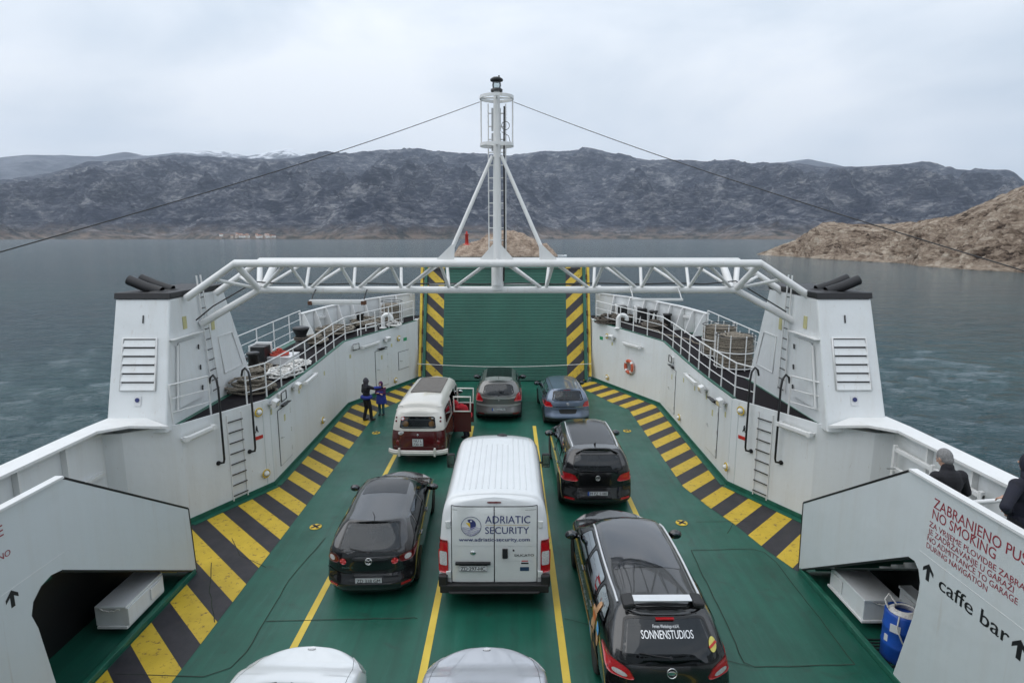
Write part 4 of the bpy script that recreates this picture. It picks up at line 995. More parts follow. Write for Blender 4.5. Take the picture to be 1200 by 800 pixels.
# ------------------------------------------------------------ bow ramp
t = thing('bow_ramp', (0, 29.4, 0), 'raised green bow ramp with black and yellow striped edges', 'ramp')
rb, rt_ = Vector((0, 29.3, .05)), Vector((0, 31.25, 5.62)); up = (rt_ - rb).normalized(); L = (rt_ - rb).length; nf = Vector((0, -up.z, up.y))
def rp(x, v, off=0): return rb + up * v + Vector((x, 0, 0)) + nf * off
def rq(x0, x1, v0, v1, off, name, mat, uvf=None):
    mb = MB(); q = [(x0, v0), (x1, v0), (x1, v1), (x0, v1)]
    if uvf: mb.uv[0] = [uvf(*p) for p in q]
    else: mb.uv[0] = q
    return mb.add([rp(x, v, off) for x, v in q], [(0, 1, 2, 3)]).build(name, mat, t)
mb = MB(); mb.obox(rp(0, L / 2, -.12), (4.1, 0, 0), up * L / 2, nf * .10); mb.build('ramp_plate', M['green_trim'], t)
mb = MB(); nx_, ny_ = 10, 20; mb.uv[0] = [(-3.14, 0), (3.14, 0), (3.14, L), (-3.14, L)]; mb.add([rp(-3.14, 0, -.012), rp(3.14, 0, -.012), rp(3.14, L, -.012), rp(-3.14, L, -.012)], [(0, 1, 2, 3)]); mb.build('ribbed_surface', M['ramp'], t)
# real ribs, welded in rows
rib = MB(); v = .08; row = 0
while v < L - .05:
    n = 74; P = [rp(-3.10 + 6.2 * i / n, v + (.022 if (i + row) % 2 else -.022), -.002) for i in range(n + 1)]
    rib.tube(P, .009, 4); v += .155; row += 1
rib.build('anti_slip_bars', M['ramp'], t)
for x in (-2.1, -1.05, 0, 1.05, 2.1): rq(x - .02, x + .02, 0, L, -.003, 'seam_bar', M['green_trim'])
for s in (-1, 1):
    x0, x1 = (3.14, 4.0) if s > 0 else (-4.0, -3.14)
    rq(x0, x1, 0, L, -.006, 'striped_edge', M['hazard_ramp'], lambda x, v: (x, v - abs(x) * .95 + .30))
    MB().obox(rp(s * 4.08, L / 2, .02), (.07, 0, 0), up * L / 2, nf * .13).build('side_beam', M['green_trim'], t, bevel=.01)
    MB().obox(rp(s * 4.30, L / 2 + .1, -.14), (.065, 0, 0), up * (L / 2 - .1), nf * .20).build('side_girder', M['yellow'], t, bevel=.01)
    for q in range(6): MB().obox(rp(s * 4.20, .6 + q * .95, .09), (.03, 0, 0), up * .12, nf * .07).build('latch_lug', M['rust'], t)
for v, c in ((L - .12, 'black'), (L - .95, 'black')):
    k = MB(); k.cyl(rp(-3.9, v, .10), rp(3.9, v, .10), .025, 8)
    for x in np.arange(-3.6, 3.7, 1.2): k.cyl(rp(x, v, -.02), rp(x, v, .10), .018, 6)
    k.build('cross_rail', M['steel'] if v < L - .5 else M['black'], t)
MB().obox(rp(0, L + .1, -.12), (3.1, 0, 0), up * .1, nf * .03).build('top_lip', M['green_trim'], t)
t = thing('barrier_rope', (0, 28.9, 1.0), 'thin pale rope stretched across the foot of the bow ramp', 'rope')
P = [(-4.35 + 8.7 * i / 24, 29.0, .98 - .16 * math.sin(math.pi * i / 24)) for i in range(25)]; MB().tube(P, .016, 6).build('line', M['rope_white'], t)

# ------------------------------------------------------------ railings
def railing(pts, H, label, nm='railing', fr=(1, .66, .33), r=.021, pr=.024, skip=()):
    t = thing('railing', Vector(pts[0]), label, 'railing')
    P = [Vector(p) for p in pts]
    for k, f in enumerate(fr):
        MB().tube([p + Vector((0, 0, H * f)) for p in P], r if k == 0 else r * .7, 8).build('rail', M['white_clean'], t)
    for i, p in enumerate(P):
        if i in skip: continue
        MB().cyl(p, p + Vector((0, 0, H)), pr, 8).build('post', M['white_clean'], t)
    return t
for s in (-1, 1):
    # inner rail along the wall top, from the ladder gate forward
    pts = [wpos(s, 1, 2.02, 0, -.10)]
    for seg, n in ((2, 7), (3, 5)):
        L = math.dist(WP[seg - 1], WP[seg])
        for i in range(n + (1 if seg == 3 else 0)): pts.append(wpos(s, seg, .15 + (L - .3) * i / n, 0, -.10))
    pts = [Vector((p.x, p.y, mz(p.y))) for p in pts]
    railing(pts, 1.02, 'long white pipe railing along the top of the %s deck wall' % LR[s])
    a = Vector((s * 8.0, 14.1, mz(14))); b = wpos(s, 1, .95, 0, -.15); b.z = mz(15)
    railing([b, a], 1.02, 'short white gate railing against the %s funnel casing' % LR[s])
    pts = [Vector((s * hull_x(Y), Y, mz(Y))) for Y in (18.9, 20.4, 22.0, 23.5, 25.0, 26.2)]
    railing(pts, 1.12, 'white outer railing between the %s casing and the bow bulwark' % LR[s])
    MB().tube([Vector((s * 9.2, 19, 3.72))] * 1 + [Vector((s * 9.2, 19.2, 3.72))], .02, 6)

# ------------------------------------------------------------ the ferry's own superstructure, which the camera stands on
t = thing('superstructure', (0, -1.5, 5.4), 'white passenger superstructure and bridge front behind the viewer', 'superstructure')
MB().box(-9.0, 9.0, -9, -1.5, 5.52, 12.5).build('front', M['white'], t)
MB().box(-9.0, 9.0, -9, .75, 5.3, 5.5).build('promenade_deck', M['deck'], t)
MB().box(-9.2, 9.2, -9, .60, 3.6, 5.28).build('lower_front', M['white'], t)
w_ = MB()
for i in range(12): w_.box(-8.4 + i * 1.42, -7.4 + i * 1.42, -1.52, -1.49, 9.6, 10.6)
w_.build('bridge_windows', M['frit'], t)
# ------------------------------------------------------------ mooring gear
def rope_heap(x, y, z, rx, ry, h, n, r, mat, label, wild=.25, group='rope heaps on the mooring decks', seed=1, name='rope_coil'):
    q = random.Random(seed); P = []
    for i in range(n):
        f = i / n; a = f * n * .33; k = .55 + .45 * math.sin(a * .13 + seed) + q.uniform(-wild, wild) * .5
        k = max(.18, min(1.05, k))
        zz = z + r + h * f * (1.15 - .45 * k) + q.uniform(0, r * .5)
        P.append((x + rx * k * math.cos(a) + q.uniform(-.02, .02), y + ry * k * math.sin(a) + q.uniform(-.02, .02), zz))
    t = MB().tube(P, r, 6).build(name, mat); return tag(t, label, 'rope', group)
def cyl_coil(mb, x, y, z, R0, h, r, seed=1, fill=True):
    q = random.Random(seed); nl = int(h / (r * 1.7)); P = []
    for k in range(nl):
        rr = R0 + q.uniform(-.02, .02)
        for i in range(20):
            a = 2 * math.pi * i / 20; P.append((x + rr * math.cos(a) * (1 + .02 * math.sin(3 * a + k)), y + rr * math.sin(a), z + r + (k + i / 20) * r * 1.7 + q.uniform(-.008, .008)))
    for k in range(4):
        rr = R0 * (.85 - .2 * k)
        for i in range(16): a = 2 * math.pi * i / 16; P.append((x + rr * math.cos(a), y + rr * math.sin(a), z + h + q.uniform(0, .05)))
    mb.tube(P, r, 6)
rope_heap(-7.45, 17.3, mz(17.3), .72, .55, .42, 260, .035, M['rope'], 'thick grey brown rope coil beside the ladder gate on the left deck', seed=2)
rope_heap(-7.25, 19.5, mz(19.5), .50, .75, .26, 260, .032, M['rope_white'], 'bright white rope heap behind the left railing', seed=5, wild=.5)
rope_heap(-7.25, 20.9, mz(20.9), .35, .55, .16, 150, .03, M['rope_white'], 'small white rope heap just ahead of the larger white one', seed=6, wild=.6)
rope_heap(-8.1, 21.3, mz(21) + .28, .34, .34, .2, 110, .03, M['rope_red'], 'red rope coil lying on a pale box on the left deck', seed=7)
rope_heap(-8.3, 19.6, mz(19), .5, .7, .3, 160, .035, M['rope'], 'brown rope coil between the left bollards and the white rope', seed=8)
rope_heap(-7.6, 26.6, mz(26.6), .8, 1.0, .35, 300, .035, M['rope'], 'brown rope pile under the left bow bulwark, nearer the casing', seed=9, wild=.6)
rope_heap(-6.6, 28.6, mz(28.6), .8, .9, .35, 300, .035, M['rope'], 'brown rope pile under the left bow bulwark, nearer the ramp', seed=10, wild=.6)
rope_heap(-7.9, 24.6, mz(24.6), .5, .8, .3, 200, .035, M['rope'], 'brown rope pile at the foot of the left bulwark end', seed=11, wild=.6)
rope_heap(-5.3, 28.4, mz(28.4), .35, .5, .2, 120, .03, M['rope_white'], 'white rope heap by the left swan neck vent', seed=12, wild=.6)
rope_heap(5.0, 29.2, mz(29), .55, .7, .40, 280, .035, M['rope_dark'], 'dark rope pile at the forward tip of the right deck', seed=13, wild=.6)
rope_heap(5.9, 30.0, mz(30), .7, .6, .35, 240, .035, M['rope_dark'], 'dark rope pile under the right bow bulwark beside the bollards', seed=14, wild=.6)
rope_heap(7.1, 28.0, mz(28), .6, .8, .3, 220, .035, M['rope_dark'], 'dark rope pile behind the right swan neck vent', seed=15, wild=.6)
def loose_rope(pts, mat, label, r=.032):
    P = []
    for a, b in zip(pts, pts[1:]):
        n = int(math.dist(a, b) / .15) + 1
        for i in range(n): f = i / n; P.append((a[0] + (b[0] - a[0]) * f + .05 * math.sin(len(P) * .6), a[1] + (b[1] - a[1]) * f, mz(a[1]) + r))
    tag(MB().tube(P, r, 6).build('mooring_rope', mat), label, 'rope')
loose_rope([(6.2, 28.6), (7.0, 26.6), (8.0, 24.6), (8.4, 23.0)], M['rope'], 'long loose rope lying along the right mooring deck')
loose_rope([(-8.2, 18.4), (-7.9, 20.5), (-8.6, 23.0), (-8.2, 24.2)], M['rope'], 'loose rope running between the bollards on the left mooring deck')
def bollard(x, y, lab, h=.62, r=.17, n=2):
    z = mz(y); t = thing('bollard', (x, y, z), lab, 'bollard', 'mooring bollards')
    MB().box(x - .28, x + .28, y - .28 - .0, y + .28, z, z + .05).build('base', M['black'], t, bevel=.01)
    MB().lathe((x, y, z + .05), [(r, 0), (r, h - .1), (r * 1.25, h - .07), (r * 1.25, h), (r * .9, h + .02)], 18).build('post', M['black'], t)
for x, y, l in [(-8.55, 19.2, 'black bollard nearest the left funnel casing'), (-8.5, 20.0, 'black bollard second from the left funnel casing'), (-6.9, 28.3, 'black bollard in the rope under the left bulwark'),
                (7.7, 28.0, 'black bollard under the right bulwark, nearer the casing'), (7.25, 28.9, 'black bollard under the right bulwark, nearer the bow')]: bollard(x, y, l)
def capstan(x, y, lab, k=1.):
    z = mz(y); t = thing('capstan', (x, y, z), lab, 'capstan')
    MB().lathe((x, y, z), [(.32 * k, 0), (.32 * k, .12), (.22 * k, .2), (.20 * k, .55 * k), (.30 * k, .75 * k), (.32 * k, .82 * k), (.24 * k, .86 * k)], 20).build('drum', M['black'], t)
    MB().ring((x, y, z + .4), .24 * k, .035, 20, 6).ring((x, y, z + .47), .24 * k, .035, 20, 6).build('rope_turn', M['rope_dark'], t)
capstan(-8.1, 23.6, 'black mooring capstan with rope turns on the left deck', 1.05)
def fairlead(x, y, lab):
    z = mz(y); t = thing('fairlead_box', (x, y, z), lab, 'fairlead', 'white edged fairleads')
    MB().box(x - .25, x + .25, y - .3, y + .3, z, z + .7).build('body', M['black'], t, bevel=.02)
    MB().box(x - .29, x + .29, y + .24, y + .34, z, z + .78).box(x - .29, x - .24, y - .34, y + .34, z, z + .75).build('white_cheek', M['white_clean'], t, bevel=.01)
fairlead(-8.65, 21.0, 'black and white fairlead box at the left deck edge beyond the bollards')
fairlead(5.9, 31.0 - .9, 'black box with white cheek beside the right rope pile'); fairlead(6.75, 29.5, 'black box with white cheek near the bollards on the right')
t = thing('pale_box', (-8.0, 21.4, mz(21)), 'pale low box under the red rope coil on the left deck', 'box'); MB().box(-8.7, -7.6, 20.9, 21.9, mz(21.4), mz(21.4) + .25).build('body', M['plate'], t, bevel=.02); MB().box(-8.72, -7.58, 20.88, 21.92, mz(21.4) + .25, mz(21.4) + .28).build('lid', M['plate'], t)
def basket(x, y, R0, h, lab, full=1.0, hoop=True):
    z = mz(y); t = thing('rope_basket', (x, y, z), lab, 'rope basket', 'white rope baskets')
    for k, q in enumerate((.06, h * .5, h * .95)): MB().ring((x, y, z + q), R0, .022 if k < 2 else .018, 32, 6).build('hoop', M['white_clean'] if k < 2 else M['black'], t)
    for i in range(8):
        a = R(45 * i + 12); MB().cyl((x + R0 * math.cos(a), y + R0 * math.sin(a), z), (x + R0 * math.cos(a), y + R0 * math.sin(a), z + h), .020, 6).build('upright', M['white_clean'], t)
    c = MB(); cyl_coil(c, x, y, z + .05, R0 * .88, h * .82 * full, .035, seed=int(x * 10)); tag(c.build('rope_coil', M['rope']), 'grey brown rope filling the %s' % lab, 'rope', 'rope in the baskets')
basket(-5.55, 29.2, .52, 1.15, 'white rope basket at the forward end of the left deck', .9)
basket(8.25, 22.5, .62, 1.25, 'white rope basket farther from the right funnel casing'); basket(8.15, 20.6, .66, 1.2, 'white rope basket against the right funnel casing', 1.08)
def cowl(x, y, lab, k=1.):
    z = mz(y); t = thing('swan_neck_vent', (x, y, z), lab, 'vent pipe', 'white swan neck vents'); P = [(x, y, z)] + [(x, y, z + .35 * k)] + [(x + .17 * k - .17 * k * math.cos(R(a)), y, z + .35 * k + .17 * k * math.sin(R(a))) for a in range(15, 200, 15)]
    MB().tube(P, .085 * k, 12, caps=False).build('pipe', M['white_clean'], t); MB().lathe((x, y, z), [(.16 * k, 0), (.16 * k, .03), (.1, .05)], 16).build('flange', M['white_clean'], t)
    MB().cyl(P[-1], Vector(P[-1]) + Vector((0, 0, .01)), .08 * k, 12).build('mouth', M['black'], t)
cowl(-5.75, 28.0, 'white swan neck vent pipe on the left deck', 1.2); cowl(5.35, 27.9, 'white swan neck vent pipe on the right deck', 1.2)
for s, lab in ((-1, 'left'), (1, 'right')):
    t = thing('bow_light', (s * 4.9, 31.1, 4.0), 'small round lamp on a short post at the %s bow corner' % lab, 'light', 'bow corner lamps')
    MB().cyl((s * 4.9, 31.1, 4.1), (s * 4.9, 31.1, 4.45), .03, 8).build('post', M['white_clean'], t); MB().ell((s * 4.9, 31.05, 4.55), .14, .12, .14).build('lamp_head', M['white_clean'], t)
    t = thing('bulwark_light', (s * (hull_x(27.0) - .2), 27.0, 3.55), 'pale box lamp inside the %s bow bulwark' % lab, 'light', 'bulwark lamps')
    MB().obox((s * (hull_x(27.2) - .14), 27.2, 3.55), (s * -.1, .25, 0), (.05, .02, 0), (0, 0, .05)).build('housing', M['lampglass'], t)
MB_ = None
t = thing('white_valve_frame', (-6.1, 26.8, mz(27)), 'white bent pipe frames behind the left railing', 'pipe frame')
for k, (a, b) in enumerate((((-6.5, 26.2), (-5.9, 27.3)), ((-6.4, 27.3), (-6.0, 28.2)))):
    z = mz(a[1]); MB().tube([(a[0], a[1], z), (a[0], a[1], z + .28), (b[0], b[1], z + .28), (b[0], b[1], z)], .03, 8).build('pipe', M['white_clean'], t)

# ------------------------------------------------------------ vehicles
def herm(k, V, q):
    k = np.asarray(k, float); V = np.asarray(V, float); q = np.clip(np.asarray(q, float), k[0], k[-1])
    n = len(k); T = np.zeros_like(V); d = (V[1:] - V[:-1]) / (k[1:] - k[:-1]).reshape((-1,) + (1,) * (V.ndim - 1))
    T[0] = d[0]; T[-1] = d[-1]
    for i in range(1, n - 1):
        a, b = d[i - 1], d[i]; w0, w1 = k[i] - k[i - 1], k[i + 1] - k[i]
        m = (a * w1 + b * w0) / (w0 + w1)
        lim = 3 * np.minimum(np.abs(a), np.abs(b)); same = (a * b) > 0
        T[i] = np.where(same, np.sign(m) * np.minimum(np.abs(m), lim), 0)
    i = np.clip(np.searchsorted(k, q, side='right') - 1, 0, n - 2); h = (k[i + 1] - k[i]); t = (q - k[i]) / h
    sh = (-1,) + (1,) * (V.ndim - 1); t = t.reshape(sh); h = h.reshape(sh)
    return (2 * t**3 - 3 * t**2 + 1) * V[i] + (t**3 - 2 * t**2 + t) * h * T[i] + (-2 * t**3 + 3 * t**2) * V[i + 1] + (t**3 - t**2) * h * T[i + 1]
VK = [0, .17, .33, .60, .74, .90, 1.0]
def col7(y, zt, xr, zr, xb, zb, xm, zm, xs, zs, zu, dy=0):
    c = [(0, y, zt), (xr * .6, y, zt - (zt - zr) * .22), (xr, y, zr), (xb, y, zb), (xm, y, zm), (xs, y, zs), (xs * .92, y, zu)]
    c = np.array(c, float)
    if not np.isscalar(dy): c[:, 1] += np.array(dy)
    return c
class Car:
    def __init__(s, rows, knots, U1, Ur):
        s.rows = np.array(rows); s.k = knots; s.U1 = U1; s.Ur = Ur
        nu, nv = 26, 34
        us = []
        for a, b in zip(knots, knots[1:]): us += list(np.linspace(a, b, max(4, int((b - a) * 11)), endpoint=False))
        us.append(knots[-1]); vs = np.concatenate([np.linspace(a, b, n, endpoint=False) for a, b, n in zip(VK, VK[1:], (3, 5, 7, 5, 4, 2))] + [[1.0]])
        G = herm(s.k, s.rows, us)                      # (nu, 7, 3)
        G = np.swapaxes(herm(VK, np.swapaxes(G, 0, 1), vs), 0, 1)   # (nu, nv, 3)
        s.us, s.vs = us, vs
        G[:, 0, 0] = 0
        Lf = G[:, ::-1].copy(); Lf[:, :, 0] *= -1
        A = np.concatenate([Lf[:, :-1], G], axis=1); s.A = A
        n, m = A.shape[:2]; s.V = A.reshape(-1, 3)
        s.F = [(i * m + j, i * m + j + 1, (i + 1) * m + j + 1, (i + 1) * m + j) for i in range(n - 1) for j in range(m - 1)]
        # underside
        und = [(i * m, (i + 1) * m, (i + 1) * m + m - 1, i * m + m - 1) for i in range(n - 1)]
        s.F += und
        s.bvh = BVHTree.FromPolygons([Vector(v) for v in s.V], [f for f in s.F])
    def hit(s, dom, a, b):
        if dom == 'rear': o, d = Vector((a, -2, b)), Vector((0, 1, 0))
        elif dom == 'front': o, d = Vector((a, 9, b)), Vector((0, -1, 0))
        elif dom == 'R': o, d = Vector((3, a, b)), Vector((-1, 0, 0))
        elif dom == 'L': o, d = Vector((-3, a, b)), Vector((1, 0, 0))
        else: o, d = Vector((a, b, 4)), Vector((0, 0, -1))
        p, n, i, _ = s.bvh.ray_cast(o, d)
        if p is None:
            p, n, i, _ = s.bvh.find_nearest(o + d * (2 if dom in ('rear', 'R', 'L') else 2)); 
        if n.dot(d) > 0: n = -n
        return p, n
    def grid(s, dom, quad, nq, off, rr=.0, ring=None, scale=(1, 1)):
        pass
def rpoly(rad, nseg=5):
    P = []
    for cx, cy, a0 in ((1 - rad, 1 - rad, 0), (rad, 1 - rad, 90), (rad, rad, 180), (1 - rad, rad, 270)):
        for i in range(nseg + 1): a = R(a0 + 90 * i / nseg); P.append((cx + rad * math.cos(a), cy + rad * math.sin(a)))
    out = []
    for a, b in zip(P, P[1:] + P[:1]):      # densify
        n = max(1, int(math.dist(a, b) / .12))
        for i in range(n): out.append((a[0] + (b[0] - a[0]) * i / n, a[1] + (b[1] - a[1]) * i / n))
    return out
def bil(q, p):
    (u, v) = p; a, b, c, d = q       # a(0,0) b(1,0) c(1,1) d(0,1)
    return tuple(a[i] * (1 - u) * (1 - v) + b[i] * u * (1 - v) + c[i] * u * v + d[i] * (1 - u) * v for i in (0, 1))
def scl(p, k): return (.5 + (p[0] - .5) * k[0], .5 + (p[1] - .5) * k[1])
def patch(car, dom, quad, off=.006, rad=.12, k0=(1, 1), rings=(1, .8, .6, .4, .2), m=0, mb=None, skirt=0):
    mb = mb or MB(); base = rpoly(rad); vs = []
    for r in rings:
        for p in base:
            a = scl(scl(p, (r, r)), k0) if True else p; h, n = car.hit(dom, *bil(quad, a)); vs.append(h + n * off)
    h, n = car.hit(dom, *bil(quad, (.5, .5))); vs.append(h + n * off)
    N = len(base); fs = []
    for i in range(len(rings) - 1):
        for j in range(N): fs.append((i * N + j, i * N + (j + 1) % N, (i + 1) * N + (j + 1) % N, (i + 1) * N + j))
    q = (len(rings) - 1) * N
    for j in range(N): fs.append((q + j, q + (j + 1) % N, len(vs) - 1))
    if skirt:
        o = len(vs)
        for p in base: h, n = car.hit(dom, *bil(quad, scl(p, k0))); vs.append(h - n * skirt)
        fs += [(j, (j + 1) % N, o + (j + 1) % N, o + j) for j in range(N)]
    mb.add(vs, fs, m, True); return mb
def ringpatch(car, dom, quad, off, rad, k_in, k_out, m=0):
    base = rpoly(rad); vs = []
    for k in (k_out, k_in):
        for p in base: h, n = car.hit(dom, *bil(quad, scl(p, k))); vs.append(h + n * off)
    for p in base: h, n = car.hit(dom, *bil(quad, scl(p, k_in))); vs.append(h - n * .02)
    for p in base: h, n = car.hit(dom, *bil(quad, scl(p, k_out))); vs.append(h - n * .01)
    N = len(base); fs = []
    for j in range(N): q = (j + 1) % N; fs += [(j, q, N + q, N + j), (N + j, N + q, 2 * N + q, 2 * N + j), (3 * N + j, 3 * N + q, q, j)]
    return MB().add(vs, fs, m, False)
def ribbon(car, dom, pts, w, off=.004, mb=None, m=0, step=.05):
    mb = mb or MB(); P = []
    for a, b in zip(pts, pts[1:]):
        n = max(1, int(math.dist(a, b) / step))
        for i in range(n): P.append((a[0] + (b[0] - a[0]) * i / n, a[1] + (b[1] - a[1]) * i / n))
    P.append(pts[-1]); H = [car.hit(dom, *p) for p in P]; vs = []
    for i, (h, n) in enumerate(H):
        d = H[min(i + 1, len(H) - 1)][0] - H[max(i - 1, 0)][0]
        if d.length < 1e-6: d = Vector((0, 0, 1))
        c = d.normalized().cross(n).normalized() * w / 2; vs += [h + n * off - c, h + n * off + c]
    mb.add(vs, [(2 * i, 2 * i + 1, 2 * i + 3, 2 * i + 2) for i in range(len(H) - 1)], m, True); return mb
def pip(p, poly):
    x, y = p; c = False; n = len(poly)
    for i in range(n):
        (x1, y1), (x2, y2) = poly[i], poly[(i + 1) % n]
        if (y1 > y) != (y2 > y) and x < (x2 - x1) * (y - y1) / (y2 - y1) + x1: c = not c
    return c
def body_mesh(car, wins, root, mats, mfun=None):
    polys = {}
    for dom, quad, rad, k in wins: polys.setdefault(dom, []).append([bil(quad, scl(p, k)) for p in rpoly(rad)])
    V = car.V; mb = MB(); keep = []; mi = []
    for f in car.F:
        a, b, c, d = (Vector(V[i]) for i in f); cc = (a + b + c + d) / 4; n = (c - a).cross(d - b)
        if n.length > 0: n.normalize()
        if n.dot(cc - Vector((0, 2.2, .7))) < 0: n = -n
        drop = False
        for dom, pl in polys.items():
            if dom == 'rear': ok = n.y < -.2; p = (cc.x, cc.z)
            elif dom == 'R': ok = cc.x > .3 and n.x > .3; p = (cc.y, cc.z)
            elif dom == 'L': ok = cc.x < -.3 and n.x < -.3; p = (cc.y, cc.z)
            elif dom == 'top': ok = n.z > .15; p = (cc.x, cc.y)
            else: ok = n.y > .2; p = (cc.x, cc.z)
            if ok and any(pip(p, q) for q in pl): drop = True; break
        if not drop: keep.append(f); mi.append(mfun(cc, n) if mfun else 0)
    mb.v = [tuple(v) for v in V]; mb.f = keep; mb.mi = mi; mb.sm = [True] * len(keep)
    o = mb.build('body', mats, root, local=True)
    return o
def wheel(root, x, y, r, w, side, rimm='rim'):
    t = MB(); sx = side; yw = y; y = 0
    xo = x; xi = x - sx * w
    t.lathe((0, y, r), [(r * .70, xo), (r * .93, xo + 0), (r, xo - sx * .03), (r, xi + sx * .03), (r * .93, xi), (r * .5, xi)], 28, axis='x')
    wh = bpy.data.objects.new('wheel', None); C.objects.link(wh); wh.parent = root; wh.location = (0, yw, 0)
    t.build('tyre', M['tyre'], wh, local=True)
    q = MB(); q.lathe((0, y, r), [(r * .70, xo - sx * .01), (r * .66, xo - sx * .035), (r * .60, xo - sx * .04)], 28, axis='x')
    q.lathe((0, y, r), [(.001, xo - sx * .02), (r * .16, xo - sx * .02), (r * .18, xo - sx * .05)], 16, axis='x')
    for i in range(6):
        a = R(60 * i); c, s_ = math.cos(a), math.sin(a)
        q.obox((xo - sx * .035, y + c * r * .4, r + s_ * r * .4), (.012, 0, 0), (0, c * r * .26, s_ * r * .26), (0, -s_ * r * .07, c * r * .07))
    q.build('rim', M[rimm], wh, local=True)
    MB().lathe((0, y, r), [(.001, xo - sx * .07), (r * .66, xo - sx * .07)], 20, axis='x').build('brake_disc', M['black'], wh, local=True)
def arch(car, root, y, r, side, mat='trim', wr=1.14):
    dom = 'R' if side > 0 else 'L'; mb = MB(); vs = []; n = 26
    for k, rr in enumerate((r * wr, r * 1.02, r * .5, 0.01)):
        for i in range(n + 1):
            a = R(-28 + 236 * i / n); yy, zz = y + math.cos(a) * rr, r + math.sin(a) * rr
            h, nn = car.hit(dom, yy, max(zz, .16)); vs.append(Vector((h.x + side * (.012 if k == 0 else .007), yy, zz)))
    m = n + 1; mb.add(vs, [(k * m + i, k * m + i + 1, (k + 1) * m + i + 1, (k + 1) * m + i) for k in range(3) for i in range(n)], 0)
    mb.build('wheel_arch', M[mat], root, local=True)
def mirror(car, root, y, z, x, paint, k=1.):
    for s in (-1, 1):
        mb = MB(); mb.ell((s * (x + .13 * k), y, z + .03), .12 * k, .07 * k, .085 * k, n=14, k=8); mb.obox((s * (x + .02), y + .01, z - .02), (.06, 0, 0), (0, .025, 0), (0, 0, .02))
        o = mb.build('door_mirror', paint, root, local=True)
        MB().ell((s * (x + .135 * k), y - .055 * k, z + .03), .090 * k, .018 * k, .060 * k, n=14, k=6).build('mirror_glass', M['mirror'], o, local=True)
def interior(root, hw, y0, y1, floor, belt, seats, seatm='seat'):
    mb = MB(); mb.box(-hw, hw, y0, y1, floor, floor + .03).box(-hw, -hw + .05, y0, y1, floor, belt - .06).box(hw - .05, hw, y0, y1, floor, belt - .06)
    mb.box(-hw, hw, y1 - .45, y1, floor, belt - .02); mb.build('interior_trim', M['dark_void'], root, local=True)
    for (x, y) in seats:
        t = MB(); t.box(x - .24, x + .24, y, y + .5, floor + .25, floor + .40).obox((x, y - .05, floor + .62), (.24, 0, 0), (0, .07, 0), (0, -.06, .28)).build('seat', M[seatm], root, bevel=.04, local=True)
        MB().obox((x, y - .12, floor + .95), (.13, 0, 0), (0, .05, 0), (0, -.01, .09)).build('headrest', M[seatm], root, bevel=.035, local=True)
def plate_num(car, root, x, z, w, h, txt, eu=True, dom='rear', two=None, flat=None):
    p, n = car.hit(dom, x, z); y = min(p.y, car.hit(dom, x - w / 2, z)[0].y, car.hit(dom, x + w / 2, z)[0].y) - .014 if dom == 'rear' else p.y + .02
    if flat is not None: y = flat
    d = -1 if dom == 'rear' else 1
    o = MB().box(x - w / 2, x + w / 2, y, y - d * .012, z - h / 2, z + h / 2).build('number_plate', M['plate'], root, local=True)
    mb = MB(); rt = (1, 0, 0) if dom == 'rear' else (-1, 0, 0); yy = y + d * .003
    if two:
        add_text(mb, two[0], (x, yy, z + h * .06), rt, (0, 0, 1), h * .34, align='c', bold=.02); add_text(mb, two[1], (x, yy, z - h * .42), rt, (0, 0, 1), h * .34, align='c', bold=.02)
    else: add_text(mb, txt, (x + (.02 if eu else 0), yy, z - h * .33), rt, (0, 0, 1), h * .66, width=w * (.82 if eu else .88), align='c', bold=.02)
    mb.build('plate_text', M['ink'], o, local=True)
    if eu: MB().box(x - w / 2, x - w / 2 + .045, y + d * .002, y, z - h / 2, z + h / 2).build('blue_band', M['blue'], o, local=True)
    MB().tube([(x - w / 2, y, z - h / 2), (x + w / 2, y, z - h / 2), (x + w / 2, y, z + h / 2), (x - w / 2, y, z + h / 2)], .005, 4, closed=True).build('plate_frame', M['ink'], o, local=True)
